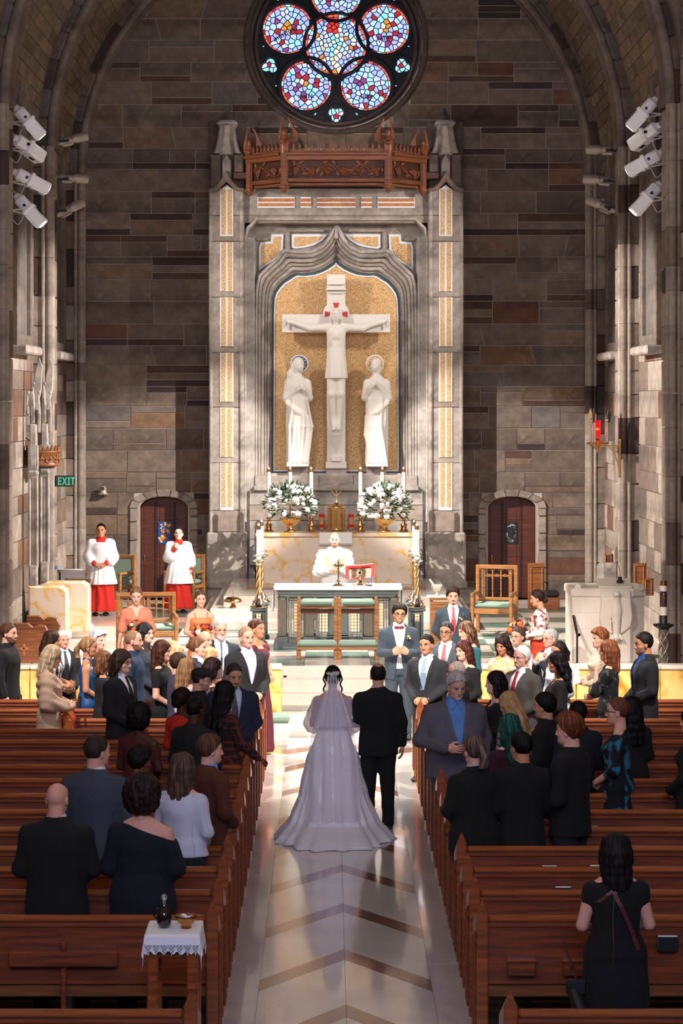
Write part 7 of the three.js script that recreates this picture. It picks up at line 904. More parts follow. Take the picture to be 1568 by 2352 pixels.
    if (dress) { const fl = t.flare || 0.22; J.loft([[ys, fl, fl * 0.85, (t.train || 0)], [lerp(ys, 0.95, 0.5), lerp(fl, 0.19 * w, 0.45), lerp(fl, 0.16, 0.5) * 0.9, 0], [0.95, 0.186 * w, 0.132, 0], [1.05, 0.15 * w, 0.112, 0]], 0.03, (a, y) => (t.pleat ?? 0.04) * Math.sin(a * (t.np || 12) + y * 2 + vn(a * 2, y * 3, o.d) * 4) * (1 - sstep(ys + (0.95 - ys) * 0.6, 1.0, y))); }
    if (neck === 'off') for (const a of arms) J.cap([a.s * 0.1, 1.36, 0.03], [a.s * (shw + 0.035), 1.345, -0.01], 0.055, 0.055, 0.03); else if (!['strap', 'halter'].includes(neck)) sleeves(J, sl, t.loose ? [0.072, 0.066, 0.055] : f ? [0.06, 0.05, 0.04] : [0.068, 0.055, 0.044]);
    J.push(fold(t.fold ?? 0.01));
    if (neck === 'v') J.cut([-0.2, 1.15, 0], [0.2, 1.6, 0.4], 0.006, (x, y, z) => Math.max(Math.abs(x) - (y - (t.vy || 1.27)) * 0.42, 0.0 - z)); if (neck === 'scoop') J.cut([-0.15, 1.3, -0.1], [0.15, 1.6, 0.3], 0.006, ellF([0, 1.47, 0.06], [0.1, 0.12, 0.14])); if (neck === 'shirt') J.cut([-0.1, 1.35, 0], [0.1, 1.6, 0.3], 0.004, (x, y, z) => Math.max(Math.abs(x) - (y - 1.4) * 0.4, 0.02 - z)); if (neck === 'slant') J.cut([-0.4, 1.2, -0.4], [0.4, 1.7, 0.4], 0.01, (x, y, z) => 1.4 - y + (x * 0.35) * 1.0);
    mesh(dress ? 'dress' : t.name || 'top', J.mesh(cf), t.satin ? M.satin : M.cloth, P);
    if (neck === 'strap' || neck === 'halter') mesh('strap', [-1, 1].map((s) => paint(neck === 'halter' ? tube([[s * 0.05, 1.39, 0.085], [s * 0.055, 1.46, 0.03], [s * 0.03, 1.485, -0.06]], 0.016, 12, 8) : tube([[s * 0.085, 1.335, 0.11], [s * 0.095, 1.415, 0.05], [s * 0.1, 1.43, -0.03], [s * 0.085, 1.34, -0.1]], 0.0065, 16, 6), cf)), M.cloth, P);
    if (['shirt', 'crewcollar'].includes(neck)) { const Cc = new Field([-0.12, 1.4, -0.12], [0.12, 1.55, 0.12], 0.011); Cc.loft([[1.44, 0.085, 0.08, -0.012], [1.51, 0.069, 0.067, 0.0]], 0.01); mesh('collar', Cc.mesh(pattern(t.collar || t.c)), M.cloth, P); }
    if (!dress) { legs(t.pants || '#15151a'); if (t.belt) mesh('belt', cyl(0.17 * w, 0.17 * w, 0.035, 0, 0.93, 0, 28).scale(1, 1, 0.72), M.black, P); } else if (ys > 0.2) legs(t.pants || '#1a1718');
  }
  if (o.shawl) { const Sx = new Field([-0.42, 0.55, -0.34], [0.42, 1.56, 0.42], g1), r = grow(0.034), cf = pattern(o.shawl); Sx.loft(r.filter((q) => q[0] > 1.0), 0.03); for (const a of arms) { Sx.cap([a.s * 0.06, 1.405, -0.012], a.sh, 0.07, 0.085, 0.05).cap(a.sh, a.e, 0.085, 0.095, 0.05).cap(a.e, [0, 1, 2].map((i) => lerp(a.e[i], a.w[i], 0.75)), 0.09, 0.07, 0.05); } Sx.push((x, y, z) => 0.009 * Math.sin((y * 1.0 + x * 0.5 + z * 0.3) * 60 + vn(x * 5, y * 5, z * 5) * 6)); Sx.cut([-0.2, 1.0, 0], [0.2, 1.6, 0.5], 0.01, (x, y, z) => Math.max(Math.abs(x) - (y - 1.12) * 0.32, 0.0 - z)); mesh('shawl', Sx.mesh(cf), M.cloth, P); }
  if (o.glasses) { const gm = o.glasses === 'thin' ? M.iron : M.black, r = o.glasses === 'thin' ? 0.0016 : 0.0028, q = [], hx = (x, y, z) => [x, y, z]; for (const s of [-1, 1]) { q.push(new THREE.TorusGeometry(0.021, r, 5, 18).scale(1.15, 0.8, 1).translate(s * 0.031, -0.001, 0.094), bar(hx(s * 0.055, 0.004, 0.092), hx(s * 0.08, 0.004, -0.005), r)); } q.push(bar([-0.009, 0.002, 0.098], [0.009, 0.002, 0.098], r)); mesh('glasses', mg(q).applyMatrix4(HM), gm, P); }
  P.userData.HM = null; delete P.userData.HM; P.arms = arms; P.HM = HM; P.k = k; P.T = T;
  if (o.earring) mesh('earring', mg([-1, 1].map((s) => sph(0.008, s * 0.082, -0.048, 0.002, 8, 1.6))).applyMatrix4(HM), M.brass, P);
  return P;
}
const T_ = T;
// ---------- the guests ----------
const suit = (c, tie, shirt, x = {}) => ({ kind: 'suit', c, tie, shirt, ...x }), r_ = (k) => rowD(k) + 0.53;
const BR = '#3a261c', DK = '#17110e', BK = '#0d0b0b', BL_ = '#b08a5c', GR = '#8f8a86', WH = '#d6d2cd';
const PEOPLE = [
  // servers' side
  { x: 19, y: 1432, d: 28.35, yaw: 98, hy: 10, skin: 'fair', hair: ['short', '#4a2d1d', '#5d3b26'], beard: 'full', top: { c: '#16161a', neck: 'crewcollar', belt: 1, pants: '#20222a' }, arms: 'side', w: 1.12, l: 'bearded man in a black shirt and dark trousers at the picture edge' },
  { x: 118, y: 1450, d: 28.2, yaw: 95, f: 1, skin: 'tan', hair: ['wavy', '#2c1c15', '#4a3020'], top: { c: ['stripes', '#15172a', '#e8e6e6'], neck: 'v', sleeve: 'short' }, arms: 'front', l: 'woman with long dark wavy hair in a navy and white striped top' },
  { x: 144, y: 1449, d: 29.0, yaw: 150, skin: 'rosy', hair: ['crop', WH, '#b9b2aa'], top: suit('#1b1b20', '#33343c', '#dfe4ee'), arms: 'clasp', l: 'elderly white-haired man in a black suit behind the striped-top woman' },
  { x: 112, y: 1482, d: 25.85, yaw: 85, hp: 12, f: 1, skin: 'fair', hair: ['mid', '#a38a6c', '#cbb89b'], glasses: 'thin', top: { c: '#c2a389', skirt: 0.1, flare: 0.26 }, shawl: '#c6a68c', arms: 'front', l: 'blonde woman with glasses in a draped beige shawl looking at her phone', scarf: 1 },
  { x: 203, y: 1464, d: 27.4, yaw: 92, f: 1, skin: 'tan', hair: ['pony', '#8a6544', '#c09a6a'], earring: 1, top: { c: '#1c4c7e', neck: 'halter', skirt: 0.05, satin: 1 }, arms: 'clasp', l: 'blonde woman with bare shoulders in a blue halter dress' },
  { x: 224, y: 1449, d: 28.4, yaw: 125, f: 1, skin: 'pale', hair: ['curly', '#c9ced3', '#8f969c'], top: { c: ['floral', '#c9b7b2', '#5b4a4a', '#e9dcd8'] }, arms: 'clasp', l: 'woman with short curly white hair behind the blue halter dress' },
  { x: 238, y: 1496, d: 26.5, yaw: 80, f: 1, skin: 'tan', hair: ['bob', '#5a3a26', '#8a5c3a'], top: { c: '#121114', sleeve: 'elbow', skirt: 0.3 }, arms: 'clasp', l: 'woman with a chestnut bob in a black top beside the blue dress' },
  { x: 277, y: 1493, d: 24.95, yaw: 118, hp: 4, skin: 'fair', hair: ['bob', '#2d211c', '#46332a'], glasses: 1, smile: 1, top: suit('#17171d', '#101013', '#d9d6e2'), arms: 'clasp', l: 'young man with shoulder-length dark hair and glasses in a black suit and tie' },
  { x: 305, y: 1448, d: 27.4, yaw: 95, skin: 'rosy', hair: ['buzz', '#8a6a50'], beard: 'full', bc: '#5a3826', top: { c: '#1d2f4c', neck: 'crewcollar' }, arms: 'side', w: 1.05, l: 'balding bearded man in a navy blue shirt' },
  { x: 333, y: 1432, d: 28.6, yaw: 125, f: 1, skin: 'pale', hair: ['bob', '#1a1416', '#3a3436'], glasses: 'thin', top: suit('#2a3440', null, '#3a2c2c'), arms: 'clasp', l: 'dark-haired woman with glasses in a slate jacket below the coral bridesmaid' },
  { x: 372, y: 1472, d: 26.6, yaw: 105, f: 1, smile: 1, skin: 'fair', hair: ['mid', '#3a2018', '#5f3624'], top: { c: '#100f12', sleeve: 'short', skirt: 0.2 }, arms: 'clasp', l: 'smiling woman with straight brown hair in a black short-sleeved dress' },
  { x: 393, y: 1466, d: 28.6, yaw: 70, f: 1, skin: 'fair', hair: ['bob', '#a8875e', '#d3b88c'], top: { c: '#8b5d4a' }, h: 1.5, l: 'small blond guest almost hidden behind the brown-haired woman in black' },
  { x: 405, y: 1482, d: 27.4, yaw: 85, f: 1, skin: 'fair', hair: ['long', '#b5976c', '#dcc59a'], top: { c: '#c9b6a8', sleeve: 'long' }, l: 'woman with long pale blonde hair beside the smiling woman in black' },
  { x: 410, y: 1502, d: 26.2, yaw: 75, skin: 'fair', hair: ['full', '#33231a', '#4a3326'], top: suit('#3a3550', null, '#9a93b0'), l: 'dark-haired guest seen from behind in a mauve-grey jacket' },
  { x: 453, y: 1465, d: 27.4, yaw: 98, skin: 'fair', hair: ['topbun', '#5f3d28', '#8a6040'], smile: 1, top: suit('#22283a', null, '#c9d2ea'), l: 'young man with brown hair tied in a bun and a dark blue jacket' },
  { x: 470, y: 1449, d: 28.5, yaw: 130, skin: 'rosy', hair: ['bald', '#a07a60'], beard: 'goatee', bc: '#b8aca4', top: suit('#2b2b34', null, '#dcdce4'), l: 'bald man with a grey goatee below the thin-strapped bridesmaid' },
  { x: 483, y: 1488, d: 27.8, yaw: 105, f: 1, smile: 1, skin: 'fair', hair: ['mid', '#b08c5c', '#d9bd8c'], top: { c: '#b86a5e' }, l: 'fair-haired woman smiling behind the man with the bun' },
  { x: 504, y: 1424, d: 28.6, yaw: 158, skin: 'rosy', hair: ['short', '#9a9692', '#c8c5c0'], beard: 'full', bc: '#bdb8b2', glasses: 'thin', top: suit('#2a2d36', ['stripes', '#2a3148', '#c9ccd6'], '#e6e6ea'), arms: 'side', l: 'grey-haired bearded man with glasses and a patterned tie below the thin-strapped bridesmaid' },
  { x: 430, y: 1513, d: 25.3, yaw: 60, f: 1, skin: 'fair', hair: ['long', '#8a6444', '#b08a60'], top: { c: ['floral', '#c9c3cc', '#5a4f5c', '#e6e2e8'], skirt: 0.1 }, l: 'woman with long light-brown hair in a white floral dress seen from behind' },
  { x: 457, y: 1535, d: 24.0, yaw: 85, hp: 6, skin: 'fair', hair: ['buzz', '#3a2a22'], beard: 'stubble', glasses: 'thin', cap: 1, top: { c: '#121214', neck: 'crewcollar' }, w: 1.05, l: 'man in a dark flat cap and glasses' },
  { x: 488, y: 1512, d: 25.3, yaw: 85, f: 1, smile: 1, skin: 'pale', hair: ['bob', '#241416', '#3f2226'], top: { c: ['spots', '#2a2022', '#b0a0a0'] }, l: 'woman with a short dark bob in a spotted blouse behind the flat cap' },
  { x: 534, y: 1522, d: 24.05, yaw: 168, hp: 14, hy: -8, skin: 'olive', hair: ['crop', '#332c2a', '#4a4240'], beard: 'goatee', bc: '#4a4240', top: suit('#1f2740', '#2c3450', '#b9c4de'), arms: ['belly', 'clasp'], w: 1.12, belly: 0.03, l: 'dark-haired man in a navy blazer looking down beside the aisle' },
  { x: 565, y: 1440, d: 27.4, yaw: 150, skin: 'rosy', hair: ['crop', '#8a6f5a', '#a88d74'], top: suit('#1a1a1d', null, '#d3d6e0'), arms: 'clasp', w: 1.1, l: 'fair balding man in a black jacket and open white shirt at the aisle' },
  { x: 590, y: 1423, d: 29.5, yaw: 128, f: 1, skin: 'tan', hair: ['updo', '#3f261c', '#7a4a34'], top: { c: '#5d1a2a', neck: 'off', skirt: 0.03, flare: 0.25, sequin: 1 }, arms: 'clasp', skinArms: 1, l: 'woman in an off-shoulder burgundy gown at the front of the aisle' },
  { x: 419, y: 1581, d: 23.1, yaw: 40, f: 1, skin: 'dark', hair: ['updo', '#17100e', '#2a1c16'], top: { c: '#c4251c' }, l: 'woman in a bright red top with dark swept-up hair' },
  { x: 448, y: 1602, d: 21.75, yaw: 35, skin: 'dark', hair: ['buzz', '#120d0c'], glasses: 1, top: { c: '#141416', neck: 'crewcollar' }, w: 1.15, arms: 'clasp', l: 'man with cropped black hair and glasses in a black shirt seen from behind' },
  { x: 516, y: 1566, d: 22.9, yaw: 55, f: 1, skin: 'brown', hair: ['xlong', '#0e0b0c', '#1d181a'], top: { c: ['plaid', '#2a1214', '#6b2a22', '#1c1416'], skirt: 0.2 }, arms: 'pew', l: 'woman with very long straight black hair in a plaid dress' },
  { x: 320, y: 1620, d: 21.7, yaw: 25, f: 1, skin: 'dark', hair: ['afro', '#0f0b0a', '#1c1412'], top: { c: '#4d1216', sleeve: 'short', neck: 'slant' }, w: 1.1, l: 'woman with voluminous black hair in a dark red top' },
  { x: 320, y: 1717, d: 19.2, yaw: 45, f: 1, skin: 'brown', hair: ['curly', '#120d0c', '#241a16'], top: { c: '#8a4038', sleeve: 'short', neck: 'scoop' }, h: 1.58, l: 'woman with short black curls in a dusky pink top before the grey suit' },
  { x: 220, y: 1690, d: 18.3, yaw: 18, hy: 32, skin: 'rosy', hair: ['crop', '#2d221d', '#46362c'], top: suit('#3c424e', null, '#dfe0e6'), arms: 'clasp', w: 1.18, near: 1, l: 'broad man in a grey suit with cropped brown hair seen from behind' },
  { x: 130, y: 1797, d: 16.6, yaw: 4, hy: 10, skin: 'rosy', hair: ['bald', '#9a7562'], top: suit('#0f1012', null, '#d0d0d6'), arms: 'clasp', w: 1.22, near: 1, l: 'bald man in a black suit seen from behind near the table' },
  { x: 327, y: 1790, d: 16.6, yaw: 10, f: 1, skin: 'rosy', hair: ['curlybig', '#1d1513', '#33241e'], top: { c: '#0e1420', neck: 'slant', loose: 1, hem: 0.7, fold: 0.014 }, arms: 'clasp', w: 1.3, near: 1, l: 'woman with dark curls in a loose navy top slipping off one shoulder' },
  { x: 420, y: 1731, d: 18.3, yaw: 28, f: 1, skin: 'fair', hair: ['mid', '#46342a', '#6b5446'], top: { c: '#cfd3e2', pants: '#1c1f28', ease: 0.02, hem: 0.92 }, arms: 'clasp', w: 1.2, near: 1, l: 'woman with straight brown hair in a white sweater' },
  { x: 481, y: 1690, d: 19.2, yaw: 55, hy: 15, skin: 'fair', hair: ['full', '#4a3020', '#76503a'], top: suit('#542a18', '#8f4a34', '#8fa6d6'), arms: 'clasp', near: 1, l: 'young man in a rust-brown blazer and blue shirt beside the white sweater' },
  // bridesmaids, groom and groomsman
  { x: 313, y: 1348, d: 33.2, floor: LF, yaw: 175, hp: 12, f: 1, skin: 'fair', hair: ['updo', '#6b4a34', '#98714f'], top: { c: '#d98166', neck: 'v', sleeve: 'flutter', skirt: 0.05, pleat: 0.05, vy: 1.29 }, arms: ['side', 'front'], skinArms: 1, bouquet: 1, l: 'bridesmaid in a coral dress with flutter sleeves before the oak settle' },
  { x: 460, y: 1358, d: 33.2, floor: LF, yaw: 165, f: 1, smile: 1, skin: 'fair', hair: ['lowbun', '#54382a', '#7a563e'], top: { c: '#dd8450', neck: 'strap', skirt: 0.05, satin: 1 }, arms: ['front', 'front'], skinArms: 1, bouquet: 1, l: 'bridesmaid in an orange dress with thin straps holding a bouquet' },
  { x: 1239, y: 1355, d: 33.2, floor: LF, yaw: -80, hp: 10, f: 1, skin: 'olive', hair: ['lowbun', '#251a18', '#40302a'], top: { c: '#c8442a', neck: 'scoop', skirt: 0.05 }, shawl: ['floral', '#eadfd6', '#b05a48', '#7a3a34'], arms: ['front', 'front'], bouquet: 1, l: 'bridesmaid in an orange-red dress with a patterned cream shawl' },
  { x: 915, y: 1389, d: 30.75, yaw: 176, hr: -4, skin: 'olive', hair: ['curly', '#1c1613', '#332823'], glasses: 1, smile: 1, beard: 'stubble', top: suit('#3d4a55', '#7d1f2a', '#dfe2ea', { bow: 1, flower: 1 }), arms: 'high', openJacket: 1, l: 'groom in a grey suit with a burgundy bow tie and glasses' },
  { x: 1040, y: 1351, d: 33.0, floor: LF, yaw: 180, skin: 'fair', hair: ['curly', '#2a1c16', '#46322a'], beard: 'moustache', top: suit('#3d4a55', '#b8404a', '#e4e6ee', { flower: 1 }), arms: 'back', l: 'groomsman with curly hair and a moustache in a grey suit and red tie' },
  // lectern side
  { x: 1025, y: 1429, d: 28.6, yaw: -160, skin: 'tan', hair: ['short', '#17171a', '#5a5a5c'], glasses: 1, smile: 1, top: suit('#4a525c', '#c04a4a', '#e6e8ee'), arms: 'clasp', l: 'man with black-framed glasses, grey suit and coral tie behind the dark-suited father' },
  { x: 982, y: 1458, d: 27.35, yaw: -155, hr: 5, skin: 'tan', hair: ['short', '#1a1513', '#2c2522'], smile: 1, top: suit('#22242a', '#7f97ad', '#d7dbe8'), arms: 'clasp', w: 1.05, l: 'smiling dark-haired man in a charcoal suit and pale blue tie at the aisle' },
  { x: 1076, y: 1428, d: 29.3, yaw: -120, hp: 8, hr: 8, f: 1, smile: 1, skin: 'fair', hair: ['curlylong', '#4a2f24', '#9a7658'], top: { c: '#1f5a63', skirt: 0.05 }, arms: 'clasp', l: 'woman with long wavy highlighted hair in a teal dress' },
  { x: 1068, y: 1473, d: 27.2, yaw: -135, hr: 10, f: 1, smile: 1, skin: 'fair', hair: ['mid', '#3a1c16', '#5f3022'], earring: 1, top: { c: '#131214', neck: 'v', skirt: 0.3 }, arms: 'clasp', l: 'smiling woman with straight auburn-brown hair in a black dress with sheer sleeves' },
  { x: 1049, y: 1519, d: 25.0, yaw: -100, skin: 'rosy', hair: ['buzz', '#b0a29a'], glasses: 'thin', top: suit('#26252c', null, '#dcdce4'), l: 'balding man half hidden behind the big man in the grey blazer' },
  { x: 1043, y: 1542, d: 22.45, yaw: 172, hp: 14, hy: -10, skin: 'rosy', hair: ['full', '#a39d99', '#d0ccc8'], beard: 'goatee', bc: '#d8d2cc', top: suit('#595662', null, '#5a86c8'), arms: ['belly', 'side'], w: 1.42, belly: 0.06, near: 1, l: 'big white-haired man in a grey blazer over a blue shirt' },
  { x: 1139, y: 1543, d: 24.1, yaw: -98, f: 1, smile: 1, skin: 'pale', hair: ['mid', '#1c1216', '#33242a'], top: { c: '#141216', neck: 'scoop', skirt: 0.3 }, arms: 'high', l: 'pale woman with long dark hair in black, her hand on her chest' },
  { x: 1157, y: 1458, d: 28.3, yaw: -150, hp: 14, f: 1, smile: 1, skin: 'tan', hair: ['wavy', '#1e1311', '#3a241e'], top: { c: ['floral', '#d9b878', '#a86a5a', '#efe2cc'], skirt: 0.2 }, l: 'woman with long dark brown hair in a yellow floral dress' },
  { x: 1190, y: 1441, d: 29.1, yaw: -140, f: 1, skin: 'rosy', hair: ['lowbun', '#3a2a26', '#5a4640'], glasses: 'thin', top: { c: ['spots', '#d9cfc9', '#8a6a66'] }, l: 'older woman with glasses and pulled-back dark hair behind the white-haired man' },
  { x: 1199, y: 1485, d: 25.85, yaw: -128, skin: 'rosy', hair: ['short', '#c9c5c2', '#e4e2e0'], glasses: 'thin', smile: 1, top: suit('#4b4643', '#8f1f22', '#e6e6ec'), w: 1.1, l: 'white-haired man with glasses in a brown-grey suit and red tie' },
  { x: 1265, y: 1445, d: 28.6, yaw: -120, skin: 'rosy', hair: ['crop', '#8e8e8e', '#b0b0b0'], glasses: 'thin', top: suit('#23262e', null, '#c9d0dc'), arms: 'throat', l: 'thin grey-haired old man with glasses and a raised hand' },
  { x: 1283, y: 1474, d: 27.3, yaw: -125, f: 1, skin: 'olive', hair: ['pony', '#1e1512', '#3a2a24'], top: { c: ['stripes', '#cfd6de', '#aab4c0'] }, l: 'dark-haired woman in a pale blue blouse behind the woman in black velvet' },
  { x: 1281, y: 1498, d: 25.9, yaw: -88, f: 1, skin: 'tan', hair: ['wavy', '#120d0f', '#231a1c'], top: { c: '#1a1113', neck: 'v', sleeve: 'elbow', vy: 1.2, skirt: 0.2 }, arms: 'clasp', l: 'woman with long black hair in a low-necked black velvet dress' },
  { x: 1378, y: 1445, d: 28.5, yaw: -110, f: 1, skin: 'fair', hair: ['curly', '#6b3a22', '#a5683f'], top: { c: ['spots', '#c7b49c', '#9a8468'], skirt: 0.3, pleat: 0.02 }, arms: 'front', paper: 1, l: 'woman with curled auburn hair in a cream lace dress holding a white paper' },
  { x: 1398, y: 1471, d: 26.6, yaw: -75, f: 1, skin: 'fair', hair: ['mid', '#6f3d26', '#a76a44'], top: { c: ['spots', '#0f1014', '#4a5058'], sleeve: 'elbow', skirt: 0.2 }, arms: ['front', 'chin'], l: 'red-haired woman in a sparkling black dress with one hand at her neck' },
  { x: 1481, y: 1453, d: 26.6, yaw: -100, hp: 4, skin: 'tan', hair: ['short', '#17110f', '#2a211d'], beard: 'stubble', smile: 1, top: suit('#1d1e23', null, '#2b4a80'), arms: 'clasp', w: 1.05, l: 'dark-haired man in a black suit with a blue shirt beside the paschal candle' },
  { x: 1420, y: 1603, d: 21.15, yaw: -72, hy: -8, f: 1, skin: 'fair', hair: ['crop', '#5f3626', '#8a5640'], glasses: 1, top: { c: ['floral', '#0c0f16', '#1f4a60', '#2f7a96'], neck: 'v', sleeve: 'elbow', vy: 1.25, skirt: 0.25 }, arms: 'clasp', near: 1, l: 'woman with cropped reddish hair and glasses in a black and teal floral dress' },
  { x: 1450, y: 1601, d: 22.4, yaw: -20, f: 1, skin: 'olive', hair: ['long', '#0f0c0d', '#1c1718'], top: { c: '#121114', skirt: 0.2 }, l: 'woman with long black hair behind the teal floral dress' },
  { x: 1177, y: 1589, d: 22.45, yaw: -50, hp: 16, f: 1, skin: 'fair', hair: ['long', '#a8855c', '#cfa97c'], top: { c: ['plaid', '#8a8088', '#3d3640', '#b5acb2'] }, l: 'blonde woman in a grey checked jacket looking down' },
  { x: 1252, y: 1594, d: 21.9, yaw: -65, skin: 'olive', hair: ['full', '#0e0c0d', '#1c191a'], top: { c: '#101013', neck: 'crewcollar' }, l: 'young man with straight black hair in a black shirt behind the red-haired youth' },
  { x: 1327, y: 1611, d: 21.6, yaw: -25, skin: 'brown', hair: ['crop', '#0d0a0a', '#1a1514'], top: { c: '#101728', neck: 'crewcollar' }, l: 'man with short black hair in dark navy, seen from behind' },
  { x: 1169, y: 1642, d: 20.8, yaw: -35, f: 1, skin: 'fair', hair: ['wavy', '#123f38', '#2f7a68'], top: { c: '#38101a', sleeve: 'short', skirt: 0.2 }, l: 'woman with green dyed hair in a maroon top' },
  { x: 1198, y: 1683, d: 19.15, yaw: -8, hy: -22, skin: 'tan', hair: ['short', '#0f0c0c', '#1e1918'], top: { c: '#0c0c0f', neck: 'crewcollar', hem: 0.8 }, w: 1.08, near: 1, l: 'man with short black hair in a black shirt between the ponytail and the red-haired youth' },
  { x: 1309, y: 1642, d: 19.25, yaw: -62, skin: 'fair', hair: ['curly', '#5a2f1a', '#8f5330'], top: { c: '#0d0e12', hem: 0.82, ease: 0.025 }, arms: 'clasp', w: 1.08, near: 1, l: 'tall youth with curly red-brown hair in a black hoodie' },
  { x: 1090, y: 1692, d: 19.1, yaw: -12, hy: -18, f: 1, skin: 'fair', hair: ['pony', '#4a3a33', '#8a7466'], top: suit('#0d0d10', null, '#b9b4bc'), arms: 'clasp', w: 1.15, near: 1, l: 'woman with a blonde-streaked ponytail in a black blazer' },
  { x: 1413, y: 1916, d: 15.0, yaw: -4, f: 1, skin: 'rosy', hair: ['mid', '#140f10', '#241a1c'], top: { c: '#0c0b0e', sleeve: 'cap', skirt: 0.35, flare: 0.24, pleat: 0.004, neck: 'scoop' }, arms: ['front', 'front'], w: 1.12, near: 1, straps: 1, l: 'photographer in a black dress with brown leather camera straps' },
  { x: 1590, y: 1640, d: 20.8, yaw: -60, f: 1, skin: 'fair', hair: ['long', '#1a1315', '#2a2022'], top: { c: '#101013', skirt: 0.2 }, h: 1.7, l: 'guest in black cut off by the picture edge beside the empty pews', floral: 1 },
];
const BLOOM = new THREE.IcosahedronGeometry(1, 2), bm = ['#e8813a', '#d9542a', '#f0b27a', '#7a1f2c', '#4a1420', '#f3e6d8'].map((h) => std({ color: lin(h), roughness: 0.8 }));
function bouquet(p, label) { const b = thing('bouquet', label, 'bouquet', [0, 0, 0]), v = new THREE.Vector3(0, 1.1, 0.32); p.updateMatrixWorld(true); b.position.copy(v.applyMatrix4(p.matrixWorld)); for (let i = 0; i < 34; i++) { const a = rr(0, 6.28), e = rr(-0.4, 1.3), m = mesh('bloom', BLOOM, pick(bm), b); m.position.set(Math.cos(a) * Math.cos(e) * 0.12, Math.sin(e) * 0.13 + 0.02, Math.sin(a) * Math.cos(e) * 0.12); m.scale.set(rr(0.03, 0.055), rr(0.026, 0.045), rr(0.03, 0.055)); } for (let i = 0; i < 22; i++) { const a = rr(0, 6.28), m = mesh('leaf', sphL, pick(M.leaf), b); m.position.set(Math.cos(a) * 0.13, rr(-0.08, 0.14), Math.sin(a) * 0.12); m.rotation.set(rr(-1.5, 1.5), a, rr(-1.5, 1.5)); m.scale.set(0.055, 0.01, 0.022); } mesh('stems', [bar([0, -0.02, 0], [0.01, -0.22, -0.02], 0.028, 0.02)], M.leaf[1], b); return b; }
const sphL = new THREE.SphereGeometry(1, 6, 5);
